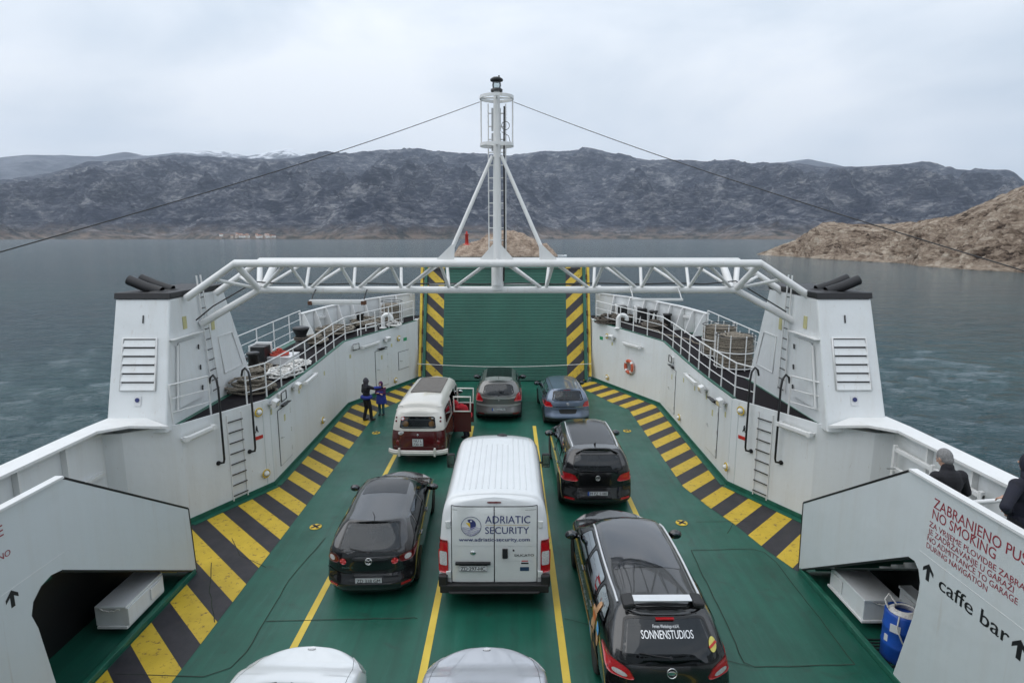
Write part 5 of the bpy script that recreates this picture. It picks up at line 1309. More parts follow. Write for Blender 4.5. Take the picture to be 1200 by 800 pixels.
def two_box(L, Wd, H, zh=.98, zf=.72, cowl=3.35, wt=2.75, rr=.35, tb=.12, belt=(.92, 1.0), zc=.18, roofdrop=.05, zglass=1.0, noser=.32, tailr=.16, xroof=.70, bumpz=.62, tailz=None, out=0):
    hw = Wd / 2; b0, b1 = belt; rows = []; kn = []
    xr = hw * xroof
    def nose(s_, k):
        y = L - noser * s_ ** 3
        c = col7(y, zf + .02, hw * .5, zf + .01, hw * .88, zf - .06, hw * .97, .52, hw * .95, .32, zc, dy=[-.10, -.10, -.09, -.05, .0, .0, -.05])
        c[:, 0] *= s_; rows.append(c); kn.append(k)
    for s_, k in ((0, 0), (.5, .5), (.85, .85), (1, 1)): nose(s_, k)
    rows.append(col7(L - .75, zf + (zh - zf) * .55, hw * .55, zf + (zh - zf) * .5, hw * .94, zf + .06, hw * .995, .58, hw * .97, .30, zc)); kn.append(1.4)
    rows.append(col7(cowl + .12, zh, hw * .66, zh - .02, hw * .955, b0 - .03, hw, .60, hw * .975, .28, zc)); kn.append(2.2)
    rows.append(col7(cowl, zh + .02, hw * .78, zh - .0, hw * .96, b0, hw, .60, hw * .975, .28, zc, dy=[.10, .06, -.06, -.1, 0, 0, 0])); kn.append(2.35)
    f = .5; yv = cowl + (wt - cowl) * f
    rows.append(col7(yv, zh + (H - roofdrop - zh) * (f + .06), (hw * .78 + xr) / 2 + .02, zh + (H - roofdrop - .09 - zh) * (f + .02), hw * .962, b0 + .01, hw, .61, hw * .975, .28, zc, dy=[.08, .05, -.08, 0, 0, 0, 0])); kn.append(2.7)
    rows.append(col7(wt, H - roofdrop, xr, H - roofdrop - .08, hw * .963, b0 + .02, hw, .62, hw * .975, .28, zc, dy=[.05, .03, -.05, 0, 0, 0, 0])); kn.append(3.05)
    ym = (wt + rr) / 2 + .25
    rows.append(col7(ym, H, xr, H - .085, hw * .965, (b0 + b1) / 2, hw, .64, hw * .975, .28, zc)); kn.append(3.9)
    rows.append(col7(rr + .55, H - .02, xr * .985, H - .11, hw * .955, b1 - .01, hw * .995, .66, hw * .97, .30, zc)); kn.append(4.8)
    kr = kn[-1] + .45
    def tail(s_, k):
        rz = tailr
        yy = np.array([rr, rr, rr + .01, tb - out, .10 - out, .02 - out, .10 - out]) + rz * s_ ** 4 * np.array([.3, .4, .8, 1.2, 1.5, 1.5, 1.3])
        tz = tailz or bumpz
        c = col7(0, H - .035, xr * .95, H - .10, hw * .90, zglass, hw * .975, tz, hw * .955, .38, zc + .04)
        c[:, 1] = yy; c[:, 0] *= s_; rows.append(c); kn.append(k)
    for i, s_ in enumerate((1, .85, .5, 0)): tail(s_, kr + (1 - s_))
    return Car(rows, kn, 1.0, kr)
def side_win(y0b, y1b, y0t, y1t, zb0, zb1, zt0, zt1): return [(y0b, zb0), (y1b, zb1), (y1t, zt1), (y0t, zt0)]
def finish_glass(car, root, dom, quad, rad, name, gm='glass', kin=(.93, .88), seal='frit'):
    o = patch(car, dom, quad, .002, rad, k0=(kin[0] + .02, kin[1] + .02)).build(name, M[gm], root, local=True)
    ringpatch(car, dom, quad, .006, rad, kin, (1, 1)).build('window_seal', M[seal], o, local=True)
    return o
def emblem(car, root, x, z, r, kind):
    h, n = car.hit('rear', x, z); n = Vector((0, n.y, n.z)).normalized(); c = h + n * .012; up = Vector((1, 0, 0)).cross(n) * -1
    if up.z < 0: up = -up
    mb = MB(); mb.ring(c, r, r * .13, 24, 6, nrm=n); X = Vector((1, 0, 0))
    def bar(a, b): mb.tube([c + X * a[0] * r + up * a[1] * r, c + X * b[0] * r + up * b[1] * r], r * .11, 6)
    if kind == 'wing': bar((-.85, .35), (-.3, .3)); bar((-.3, .3), (0, -.05)); bar((0, -.05), (.3, .3)); bar((.3, .3), (.85, .35)); bar((-.6, -.5), (0, -.75)); bar((0, -.75), (.6, -.5))
    elif kind == 'vw': bar((-.4, .85), (0, .1)); bar((0, .1), (.4, .85)); bar((-.85, .3), (-.4, -.8)); bar((-.4, -.8), (0, 0)); bar((0, 0), (.4, -.8)); bar((.4, -.8), (.85, .3))
    elif kind == 'bolt': bar((-.95, .1), (.2, .1)); bar((.2, .1), (-.2, -.1)); bar((-.2, -.1), (.95, -.1))
    elif kind == 'lion': mb.v, mb.f, mb.mi, mb.sm = [], [], [], []; bar((-.2, -.9), (.0, 0)); bar((0, 0), (-.1, .8)); bar((0, .2), (.5, .5)); bar((0, 0), (.5, 0)); bar((0, -.3), (.4, -.9))
    elif kind == 'oval': mb.ell(c, r * .9, .006, r * .5, n=16, k=8)
    mb.build('badge', M['chrome'], root, local=True)
def common(car, root, L, Wd, wr, wy, paint, wheelx=None, rimm='rim', archm='trim', mats=('trim',)):
    for s in (-1, 1):
        for y in wy:
            x = abs(car.hit('R', y, wr)[0].x) + .006
            arch(car, root, y, wr, s, archm); wheel(root, s * (x + .012), y, wr, .2, s, rimm)
def seams(car, root, ys, z0, z1, extra=()):
    mb = MB()
    for s in ('L', 'R'):
        for y in ys: ribbon(car, s, [(y, z0), (y, z1)], .010, .003, mb)
    for dom, pts in extra: ribbon(car, dom, pts, .010, .003, mb)
    mb.build('panel_gap', M['ink'], root, local=True)
def handles(car, root, ys, z, mat):
    for s in ('L', 'R'):
        for y in ys:
            h, n = car.hit(s, y, z); MB().obox(h + n * .022, (0, .09, 0), (.014, 0, 0), (0, 0, .016)).build('door_handle', mat, root, bevel=.008, local=True)
def lamp(car, root, quad, name='tail_light', m='lens_red', rad=.25, dom='rear', off=.012, both=True, inner=None):
    for s in ((-1, 1) if both else (1,)):
        q = [(s * a, b) for a, b in quad] if dom in ('rear', 'front', 'top') else quad
        if s < 0 and dom in ('rear', 'front', 'top'): q = [q[1], q[0], q[3], q[2]]
        o = patch(car, dom, q, off, rad, skirt=.01).build(name, M[m], root, local=True)
        if inner:
            for (quad2, m2) in inner:
                q2 = [(s * a, b) for a, b in quad2]
                if s < 0: q2 = [q2[1], q2[0], q2[3], q2[2]]
                patch(car, dom, q2, off + .004, .45).build('lens', M[m2], o, local=True)
def place(root, x, Y, ang=0, ky=1.0, kx=1.0):
    root.location = (x, Y, 0); root.rotation_euler = (0, 0, R(ang)); root.scale = (kx, ky, 1)
    for c in root.children:
        if c.name.startswith('wheel') and c.type == 'EMPTY': c.scale = (1, 1 / ky, 1)
    return root
def rails(car, root, x, y0, y1, m='alu', h=.045, r=.016):
    for s in (-1, 1):
        P = []
        for i in range(13):
            f = i / 12; y = y0 + (y1 - y0) * f; xx = x + (.03 * math.sin(math.pi * f)); p, n = car.hit('top', s * xx, y); P.append(p + Vector((0, 0, h * (1 if 0 < i < 12 else .1))))
        MB().tube(P, r, 8).build('roof_rail', M[m], root, local=True)
def wiper(car, root, x0, z0, x1, z1):
    a, n = car.hit('rear', x0, z0); b, n2 = car.hit('rear', x1, z1); MB().tube([a + n * .03, (a + b) / 2 + n * .04, b + n2 * .03], .010, 6).cyl(a, a + n * .035, .022, 10).build('rear_wiper', M['ink'], root, local=True)
def hatchback(root, car, paint, L, Wd, H, spec):
    g = spec
    wins = []
    for nm, dom, q, rad, gm, k in g['wins']: wins.append((dom, q, rad, (k[0] - .03, k[1] - .03)))
    bump = g.get('bumper', 0)
    def mf(c, n):
        if c.z < bump: return 1
        return 0
    body_mesh(car, wins, root, [paint, M['trim']], mf)
    for nm, dom, q, rad, gm, k in g['wins']:
        finish_glass(car, root, dom, q, rad, nm, gm, k)
def mirrorq(q): return q
def sides(car, quads, gm='glass_dark'):
    out = []
    for q, rad in quads:
        for d in ('L', 'R'): out.append(('side_window', d, q, rad, gm, (.95, .90)))
    return out
# --- black hatchback (left lane)
bk = carpaint('black_metallic_paint', (.008, .008, .010), .1, .22)
bk2 = carpaint('deep_black_paint', (.006, .006, .007), .0, .2)
t = thing('hatchback_car', (0, 0, 0), 'black five door hatchback with round tail lights in the left lane', 'car', 'cars parked on the ferry deck')
L, Wd, H = 4.55, 1.80, 1.47
car = two_box(L, Wd, H, zh=.96, zf=.70, cowl=3.35, wt=2.62, rr=.62, tb=.14, belt=(.93, 1.0), zglass=.99, xroof=.66, noser=.42, tailr=.2)
wins = [('rear_window', 'rear', [(-.64, 1.02), (.64, 1.02), (.53, 1.385), (-.53, 1.385)], .13, 'glass', (.95, .90)), ('windscreen', 'top', [(-.66, 3.30), (.66, 3.30), (.53, 2.70), (-.53, 2.70)], .08, 'glass', (.95, .92))]
wins += sides(car, [(side_win(2.02, 2.98, 2.02, 2.50, 1.0, .97, 1.34, 1.35), .10), (side_win(1.05, 1.94, 1.20, 1.94, 1.03, 1.0, 1.31, 1.345), .10), (side_win(.66, .98, .90, 1.10, 1.07, 1.04, 1.25, 1.29), .15)])
hatchback(t, car, bk, L, Wd, H, dict(wins=wins, bumper=.28)); interior(t, .72, .45, 3.5, .30, .93, [(-.37, 1.9), (.37, 1.9), (-.37, .98), (.37, .98)])
common(car, t, L, Wd, .32, (.85, 3.55), bk); mirror(car, t, 2.92, .98, .84, bk)
patch(car, 'top', [(-.50, 1.75), (.50, 1.75), (.48, 2.50), (-.48, 2.50)], .004, .06).build('sunroof', M['frit'], t, local=True)
lamp(car, t, [(.60, .80), (.87, .80), (.87, .97), (.56, .95)], m='lens_dark', rad=.4, inner=[([(.68, .83), (.80, .83), (.80, .93), (.68, .93)], 'lens_clear')])
lamp(car, t, [(.44, .80), (.57, .80), (.57, .92), (.44, .92)], m='lens_red', rad=.5)
seams(car, t, (1.98, 1.0, 3.0), .34, .96, [('rear', [(-.62, .97), (-.60, .72), (-.30, .66), (.30, .66), (.60, .72), (.62, .97)])])
ribbon(car, 'rear', [(-.86, .64), (-.5, .60), (.5, .60), (.86, .64)], .03, .012).build('bumper_ledge', bk, t, local=True)
handles(car, t, (2.12, 1.15), .86, bk); emblem(car, t, 0, .87, .065, 'wing'); plate_num(car, t, 0, .50, .52, .115, 'ZD 318 GM', eu=False)
mb = MB(); add_text(mb, 'Mazda 3', (-.52, car.hit('rear', -.4, .74)[0].y - .01, .73), (1, 0, 0), (0, 0, 1), .03, width=.2); mb.build('model_lettering', M['chrome'], t, local=True)
mb = MB(); h, n = car.hit('top', 0, .78); mb.tube([h, h + Vector((0, -.16, .20))], [.008, .004], 6); mb.build('aerial', M['ink'], t, local=True)
wiper(car, t, 0, 1.03, -.38, 1.08)
lamp(car, t, [(.45, .58), (.84, .58), (.84, .72), (.5, .70)], 'headlight', 'lens_clear', dom='front')
lamp(car, t, [(.62, .36), (.80, .36), (.80, .41), (.62, .41)], 'reflector', 'lens_red')
place(t, -2.52, 10.72, 1.8, 1.15)
# --- dark suv behind it on the right lane
def suv(label, paint, L, Wd, H, wins_kw, **k): pass
t = thing('suv_car', (0, 0, 0), 'black compact SUV with silver roof rails between the blue hatchback and the black people carrier', 'car', 'cars parked on the ferry deck')
L, Wd, H = 4.75, 1.90, 1.70
car = two_box(L, Wd, H, zh=1.08, zf=.86, cowl=3.55, wt=2.80, rr=.36, tb=.12, belt=(1.03, 1.10), zglass=1.12, xroof=.70, bumpz=.70, tailz=.70, zc=.22, noser=.4)
wins = [('rear_window', 'rear', [(-.68, 1.14), (.68, 1.14), (.58, 1.53), (-.58, 1.53)], .14, 'glass_dark', (.95, .90)), ('windscreen', 'top', [(-.70, 3.48), (.70, 3.48), (.58, 2.88), (-.58, 2.88)], .08, 'glass', (.95, .92))]
wins += sides(car, [(side_win(2.05, 3.05, 2.05, 2.62, 1.12, 1.09, 1.55, 1.55), .10), (side_win(1.08, 1.97, 1.15, 1.97, 1.15, 1.12, 1.53, 1.55), .10), (side_win(.50, 1.0, .66, 1.06, 1.18, 1.15, 1.47, 1.52), .12)])
hatchback(t, car, bk2, L, Wd, H, dict(wins=wins, bumper=.36)); interior(t, .76, .4, 3.7, .38, 1.03, [(-.38, 2.0), (.38, 2.0), (-.38, 1.05), (.38, 1.05)])
common(car, t, L, Wd, .36, (.86, 3.72), bk2); mirror(car, t, 3.0, 1.10, .89, bk2, 1.15); rails(car, t, .60, .62, 2.62)
for d in ('L', 'R'): ribbon(car, d, [(.52, 1.135), (1.5, 1.10), (3.1, 1.06)], .018, .010).build('chrome_strip', M['chrome'], t, local=True)
patch(car, 'top', [(-.56, .72), (.56, .72), (.55, 2.55), (-.55, 2.55)], .004, .05).build('glass_roof', M['frit'], t, local=True)
lamp(car, t, [(.48, .88), (.94, .86), (.94, 1.08), (.60, 1.06)], m='lens_red', rad=.28)
seams(car, t, (2.01, 1.04, 3.1), .40, 1.06, [('rear', [(-.70, 1.12), (-.68, .80), (-.40, .74), (.40, .74), (.68, .80), (.70, 1.12)])])
handles(car, t, (2.15, 1.2), .96, bk2); emblem(car, t, 0, .97, .06, 'vw'); plate_num(car, t, 0, .57, .52, .115, 'M PZ 5180')
ribbon(car, 'rear', [(-.9, .72), (-.5, .68), (.5, .68), (.9, .72)], .06, .014).build('bumper_ledge', bk2, t, local=True)
lamp(car, t, [(.60, .40), (.85, .40), (.85, .45), (.60, .45)], 'reflector', 'lens_red', off=.018)
P = [car.hit('top', x, .40)[0] + Vector((0, -.04, .015)) for x in np.linspace(-.56, .56, 11)]; MB().tube(P, .026, 8).build('rear_spoiler', bk2, t, local=True); wiper(car, t, 0, 1.14, -.42, 1.18)
h, n = car.hit('top', 0, .70); MB().tube([h, h + Vector((0, -.10, .07))], [.03, .008], 8).build('aerial', M['ink'], t, local=True)
lamp(car, t, [(.45, .74), (.88, .74), (.88, .88), (.5, .86)], 'headlight', 'lens_clear', dom='front')
place(t, 2.55, 14.60, .6, 1.10)
# --- black people carrier
t = thing('people_carrier', (0, 0, 0), 'large black people carrier with glass roof and silver lettering, nearest in the right lane', 'car', 'cars parked on the ferry deck')
L, Wd, H = 5.0, 1.92, 1.62
car = two_box(L, Wd, H, zh=1.04, zf=.80, cowl=3.85, wt=3.05, rr=.38, tb=.16, belt=(1.0, 1.12), zglass=1.00, xroof=.68, out=.30, bumpz=.66, tailz=.66, noser=.45)
wins = [('rear_window', 'rear', [(-.76, .99), (.76, .99), (.61, 1.44), (-.61, 1.44)], .12, 'glass_dark', (.96, .90)), ('windscreen', 'top', [(-.74, 3.78), (.74, 3.78), (.62, 3.12), (-.62, 3.12)], .08, 'glass', (.95, .92))]
wins += sides(car, [(side_win(2.25, 3.30, 2.25, 2.85, 1.11, 1.07, 1.48, 1.47), .10), (side_win(1.20, 2.17, 1.25, 2.17, 1.15, 1.12, 1.47, 1.48), .10), (side_win(.52, 1.12, .68, 1.17, 1.18, 1.16, 1.41, 1.45), .12)])
hatchback(t, car, bk2, L, Wd, H, dict(wins=wins, bumper=.28)); interior(t, .80, .4, 4.0, .32, 1.0, [(-.40, 2.2), (.40, 2.2), (-.45, 1.25), (0, 1.25), (.45, 1.25)])
common(car, t, L, Wd, .34, (.95, 3.95), bk2); mirror(car, t, 3.28, 1.08, .92, bk2, 1.15); rails(car, t, .66, .60, 3.0, r=.020, h=.035)
roofg = plain('panoramic_roof_glass', (.006, .007, .012), .03, var=.02); roofg.node_tree.nodes['Principled BSDF'].inputs['Coat Weight'].default_value = 1
patch(car, 'top', [(-.57, 1.35), (.57, 1.35), (.56, 2.98), (-.56, 2.98)], .005, .05).build('glass_roof', roofg, t, local=True)
P0 = [Vector((x, .40, 1.72)) for x in (-.5, .5)]
mb = MB(); mb.obox((0, .47, 1.65), (.45, 0, 0), (0, .070, .004), (0, 0, .010)); sp = mb.build('silver_spoiler_bar', M['alu'], t, local=True, bevel=.006)
for q in (-1, 1): MB().obox((q * .54, .46, 1.615), (.085, 0, -q * .015), (0, .13, .01), (0, 0, .045)).build('spoiler_cheek', M['trim'], t, local=True, bevel=.03)
patch(car, 'rear', [(-.58, 1.45), (.58, 1.45), (.56, 1.54), (-.56, 1.54)], .05, .3, skirt=.01).build('rear_spoiler', bk2, t, local=True)
h, n = car.hit('rear', 0, 1.45); MB().box(-.14, .14, h.y - .075, h.y - .03, 1.425, 1.45).build('brake_light', M['lens_red'], t, local=True, bevel=.005)
def onrear(off): 
    def f(p):
        h, n = car.hit('rear', p.x, p.z); return h + n * off
    return f
mb = MB(); add_text(mb, 'SONNENSTUDIOS', (0, 0, 1.25), (1, 0, 0), (0, 0, 1), .072, width=.78, align='c', bold=.01, proj=onrear(.012)); mb.build('window_lettering', M['alu'], t, local=True)
mb = MB(); add_text(mb, 'Firmen Werbelogo m.b.H.', (0, 0, 1.34), (1, 0, 0), (0, 0, 1), .030, width=.40, align='c', proj=onrear(.012)); mb.build('window_lettering', M['alu'], t, local=True)
patch(car, 'rear', [(.60, 1.10), (.72, 1.10), (.72, 1.24), (.60, 1.24)], .012, .5).build('round_sticker', plain('sticker_yellow_green', (.55, .5, .12), .4), t, local=True); ribbon(car, 'rear', [(.60, 1.15), (.72, 1.19)], .035, .016).build('round_sticker_band', M['red'], t, local=True)
lamp(car, t, [(.52, .78), (.92, .80), (.92, 1.04), (.62, .94)], m='lens_red', rad=.25, inner=[([(.62, .81), (.84, .83), (.85, .91), (.66, .88)], 'lens_clear')])
seams(car, t, (2.21, 1.16, 3.35), .34, 1.04, [('rear', [(-.78, 1.04), (-.74, .74), (.74, .74), (.78, 1.04)])])
for d in ('L', 'R'): ribbon(car, d, [(.62, 1.135), (1.8, 1.09), (3.3, 1.035)], .020, .010).build('chrome_strip', M['chrome'], t, local=True)
handles(car, t, (2.35, 1.3), .96, bk2); emblem(car, t, 0, .90, .07, 'oval'); wiper(car, t, 0, 1.08, -.45, 1.12)
# printed advert on the left flank: a warm toned bather
adm = [plain('advert_skin_tone', (.46, .27, .15), .4, var=.35, scale=9), plain('advert_blue', (.10, .33, .62), .4, var=.3), plain('advert_orange', (.50, .13, .03), .4, var=.3), plain('advert_sand', (.35, .24, .12), .4, var=.4), plain('advert_gold', (.22, .13, .03), .5, var=.4)]
for k, (m, q) in enumerate([(0, [(.85, 1.12), (1.18, 1.10), (1.10, .80), (.95, .78)]), (0, [(.90, .85), (1.15, .86), (1.25, .62), (1.02, .60)]), (1, [(.62, .98), (.80, 1.05), (.76, .84), (.64, .86)]), (0, [(.60, .86), (.78, .88), (.72, .66), (.62, .70)]), (2, [(.90, 1.02), (1.12, 1.02), (1.08, .90), (.92, .90)]), (1, [(1.28, .60), (1.36, .64), (1.30, .40), (1.22, .40)]), (3, [(1.1, .64), (1.28, .62), (1.22, .38), (1.10, .38)]), (0, [(.78, 1.30), (.88, 1.32), (.98, 1.12), (.86, 1.08)])]):
    patch(car, 'L', q, .006 + .0015 * k, .3).build('printed_advert', adm[m], t, local=True)
mb = MB(); add_text(mb, 'SONNENSTUDIOS', (0, 3.2, .62), (0, -1, 0), (0, 0, 1), .12, width=1.6, proj=lambda p: (lambda hn: hn[0] + hn[1] * .012)(car.hit('L', p.y, p.z))); mb.build('side_lettering', M['alu'], t, local=True)
ribbon(car, 'L', [(.55, .45), (1.6, .52), (3.6, .50)], .10, .006).build('gold_stripe', adm[4], t, local=True)
lamp(car, t, [(.50, .66), (.90, .66), (.90, .82), (.55, .80)], 'headlight', 'lens_clear', dom='front')
place(t, 2.62, 7.92, .3, 1.08)
# --- blue grey hatchback
bl = carpaint('blue_grey_metallic_paint', (.13, .17, .24), .45, .3)
t = thing('hatchback_car', (0, 0, 0), 'blue grey metallic hatchback with toys on its rear shelf, farthest in the right lane', 'car', 'cars parked on the ferry deck')
L, Wd, H = 4.35, 1.76, 1.47
car = two_box(L, Wd, H, zh=.97, zf=.72, cowl=3.25, wt=2.55, rr=.42, tb=.14, belt=(.94, 1.02), zglass=1.0, xroof=.68)
wins = [('rear_window', 'rear', [(-.60, 1.03), (.60, 1.03), (.52, 1.35), (-.52, 1.35)], .12, 'glass', (.94, .88)), ('windscreen', 'top', [(-.66, 3.20), (.66, 3.20), (.53, 2.62), (-.53, 2.62)], .08, 'glass', (.95, .92))]
wins += sides(car, [(side_win(1.95, 2.9, 1.95, 2.42, 1.0, .98, 1.35, 1.35), .10), (side_win(1.0, 1.87, 1.08, 1.87, 1.04, 1.0, 1.33, 1.35), .10), (side_win(.56, .92, .70, .98, 1.07, 1.05, 1.28, 1.32), .15)])
hatchback(t, car, bl, L, Wd, H, dict(wins=wins, bumper=.36)); interior(t, .70, .4, 3.4, .30, .94, [(-.36, 1.85), (.36, 1.85), (-.36, .95), (.36, .95)])
common(car, t, L, Wd, .31, (.78, 3.4), bl); mirror(car, t, 2.85, 1.0, .82, M['trim'], 1.05)
lamp(car, t, [(.55, .80), (.87, .78), (.87, 1.0), (.66, .98)], m='lens_red', rad=.25)
seams(car, t, (1.91, .96, 2.95), .34, .97, [('rear', [(-.64, 1.0), (-.62, .70), (.62, .70), (.64, 1.0)])])
ribbon(car, 'rear', [(-.58, .80), (.58, .80)], .022, .012).build('chrome_strip', M['chrome'], t, local=True)
mb = MB()
for s in (-1, 1): ribbon(car, 'top', [(s * .52, .5), (s * .55, 2.5)], .018, .006, mb)
mb.build('roof_trim', M['ink'], t, local=True)
for x, y, c, r in ((-.3, .62, 'red', .07), (-.12, .60, 'sign_green', .08), (-.36, .6, 'orange', .06), (.15, .60, 'glass_toy', .08), (0, .62, 'red', .05)):
    m = M.get(c) or plain('pale_blue_plush', (.3, .5, .55), .9)
    MB().ell((x, y, 1.10 + r * .3), r, r * .8, r, n=10, k=7).ell((x + r * .5, y, 1.10 + r * 1.4), r * .6, r * .55, r * .6, n=10, k=7).build('soft_toy', m, t, local=True)
MB().box(-.6, .6, .45, .9, 1.02, 1.04).build('parcel_shelf', M['seat'], t, local=True)
patch(car, 'rear', [(-.30, .54), (.30, .54), (.36, .72), (-.36, .72)], .004, .2).build('plate_recess', M['trim'], t, local=True)
h, n = car.hit('rear', 0, 1.38); patch(car, 'rear', [(-.13, 1.365), (.13, 1.365), (.13, 1.39), (-.13, 1.39)], .012, .3).build('brake_light', M['lens_red'], t, local=True)
h, n = car.hit('top', .02, .62); MB().tube([h, h + Vector((0, -.14, .18))], [.008, .004], 6).build('aerial', M['ink'], t, local=True)
emblem(car, t, 0, .91, .05, 'bolt'); handles(car, t, (2.05, 1.1), .88, bl); wiper(car, t, 0, 1.03, -.35, 1.07)
lamp(car, t, [(.42, .60), (.82, .60), (.82, .76), (.5, .74)], 'headlight', 'lens_clear', dom='front')
place(t, 2.46, 21.8, 2.0, 1.06)
# --- grey crossover in the middle lane
gr = carpaint('grey_metallic_paint', (.15, .15, .145), .5, .3); grl = carpaint('light_grey_metallic_paint', (.38, .38, .37), .4, .3)
t = thing('crossover_car', (0, 0, 0), 'grey crossover with wide rear window in the middle lane before the ramp', 'car', 'cars parked on the ferry deck')
L, Wd, H = 4.4, 1.84, 1.64
car = two_box(L, Wd, H, zh=1.06, zf=.80, cowl=3.35, wt=2.7, rr=.42, tb=.12, belt=(1.0, 1.08), zglass=1.06, xroof=.68, bumpz=.68, zc=.22)
wins = [('rear_window', 'rear', [(-.62, 1.09), (.62, 1.09), (.54, 1.48), (-.54, 1.48)], .26, 'glass_dark', (.95, .90)), ('windscreen', 'top', [(-.66, 3.28), (.66, 3.28), (.55, 2.78), (-.55, 2.78)], .08, 'glass', (.95, .92))]
wins += sides(car, [(side_win(1.98, 2.95, 1.98, 2.5, 1.09, 1.06, 1.5, 1.5), .10), (side_win(1.0, 1.9, 1.06, 1.9, 1.12, 1.09, 1.48, 1.5), .10)])
hatchback(t, car, gr, L, Wd, H, dict(wins=wins, bumper=.40)); interior(t, .73, .4, 3.5, .35, 1.0, [(-.37, 1.9), (.37, 1.9), (-.37, 1.0), (.37, 1.0)])
common(car, t, L, Wd, .34, (.8, 3.42), gr); mirror(car, t, 2.9, 1.08, .86, M['trim'], 1.2)
patch(car, 'top', [(-.52, 1.0), (.52, 1.0), (.52, 2.62), (-.52, 2.62)], .004, .06).build('glass_roof', M['frit'], t, local=True)
patch(car, 'top', [(-.55, .50), (.55, .50), (.54, 1.0), (-.54, 1.0)], .003, .06).build('rear_roof_panel', grl, t, local=True)
ribbon(car, 'rear', [(-.70, 1.02), (-.4, .98), (.4, .98), (.70, 1.02)], .07, .008).build('tailgate_ledge', grl, t, local=True)
ribbon(car, 'rear', [(-.86, .72), (-.4, .70), (.4, .70), (.86, .72)], .07, .012).build('silver_bumper_strip', grl, t, local=True)
lamp(car, t, [(.58, .86), (.90, .84), (.88, 1.16), (.74, 1.16)], m='lens_red', rad=.2); seams(car, t, (1.94, .96, 3.0), .42, 1.02)
lamp(car, t, [(.55, .36), (.80, .36), (.80, .42), (.55, .42)], 'reflector', 'lens_dark', off=.018)
emblem(car, t, 0, .90, .05, 'lion'); handles(car, t, (2.05, 1.1), .94, gr); plate_num(car, t, 0, .55, .52, .11, 'WN LX 702')
h, n = car.hit('top', 0, .62); MB().tube([h, h + Vector((0, -.12, .17))], [.008, .004], 6).build('aerial', M['ink'], t, local=True); wiper(car, t, 0, 1.08, .02, 1.30)
lamp(car, t, [(.42, .66), (.84, .66), (.84, .84), (.5, .82)], 'headlight', 'lens_clear', dom='front')
place(t, -.19, 22.4, 0, 1.12)
# --- two pale cars whose bonnets show at the bottom
wp = carpaint('white_car_paint', (.72, .74, .75), 0, .3, .04); sv = carpaint('silver_white_paint', (.48, .50, .54), .3, .3, .04)
for paint, lab, x, Y, Wd, ang in ((wp, 'white car at the bottom left with only its bonnet in view', -2.98, 4.15, 1.86, -2), (sv, 'silver white car at the bottom centre with creased bonnet', -.10, 4.12, 1.86, 0)):
    t = thing('saloon_car', (0, 0, 0), lab, 'car', 'cars parked on the ferry deck')
    L, H = 4.4, 1.46
    car = two_box(L, Wd, H, zh=.98, zf=.80, cowl=3.2, wt=2.5, rr=.45, tb=.14, noser=.36, xroof=.68)
    wins = [('windscreen', 'top', [(-.68, 3.15), (.68, 3.15), (.55, 2.58), (-.55, 2.58)], .08, 'glass', (.95, .92)), ('rear_window', 'rear', [(-.60, 1.03), (.60, 1.03), (.52, 1.33), (-.52, 1.33)], .12, 'glass', (.94, .88))]
    wins += sides(car, [(side_win(1.95, 2.85, 1.95, 2.38, 1.0, .98, 1.34, 1.34), .10), (side_win(1.0, 1.87, 1.08, 1.87, 1.04, 1.0, 1.32, 1.34), .10)])
    hatchback(t, car, paint, L, Wd, H, dict(wins=wins, bumper=.25)); interior(t, .72, .4, 3.3, .30, .94, [(-.36, 1.85), (.36, 1.85)])
    common(car, t, L, Wd, .32, (.8, 3.5), paint); mirror(car, t, 2.8, 1.0, .86, paint)
    lamp(car, t, [(.58, .58), (.90, .58), (.88, .76), (.66, .74)], 'headlight', 'lens_clear', dom='front')
    mb = MB()
    for s in (-1, 1): ribbon(car, 'top', [(s * .80, 3.3), (s * .77, 3.8), (s * .70, 4.10)], .006, .002, mb)
    ribbon(car, 'front', [(-.62, .71), (0, .73), (.62, .71)], .01, .003, mb); mb.build('bonnet_gap', M['ink'], t, local=True)
    if paint is sv:
        for s in (-1, 1): ribbon(car, 'top', [(s * .56, 3.3), (s * .50, 3.8), (s * .34, 4.15)], .018, .004).build('bonnet_crease', paint, t, local=True)
    patch(car, 'front', [(-.35, .58), (.35, .58), (.30, .68), (-.30, .68)], .008, .3).build('grille', M['trim'], t, local=True)
    patch(car, 'top', [(-.06, 4.20), (.06, 4.20), (.06, 4.25), (-.06, 4.25)], .012, .4, skirt=.01).build('badge', M['chrome'], t, local=True)
    for s in (-1, 1): MB().tube([car.hit('top', s * .1, 3.2)[0] + Vector((0, 0, .02)), car.hit('top', s * .55, 3.0)[0] + Vector((0, 0, .03))], .01, 6).build('front_wiper', M['ink'], t, local=True)
    place(t, x, Y, ang)
# --- white panel van
vw = carpaint('white_van_paint', (.66, .68, .69), 0, .35, .06)
t = thing('panel_van', (0, 0, 0), 'white panel van with blue lettering on its rear doors in the middle lane', 'van')
L, Wd, H = 5.45, 2.12, 2.30; hw = Wd / 2
rows, kn = [], []
def vrow(k, y, zt, xr, zr, xb, zb, xm, zm, xs=.98, zs=.42, zu=.26, dy=0, s_=1):
    c = col7(y, zt, xr * hw, zr, xb * hw, zb, xm * hw, zm, xs * hw, zs, zu, dy); c[:, 0] *= s_; rows.append(c); kn.append(k)
for s_, k in ((0, 0), (.5, .5), (.85, .85), (1, 1)): vrow(k, L - .30 * s_ ** 3, 1.0, .5, .98, .92, .90, .97, .62, s_=s_, dy=[-.12, -.12, -.1, -.05, 0, 0, -.05])
vrow(1.4, L - .55, 1.20, .60, 1.17, .95, 1.02, 1.0, .66)
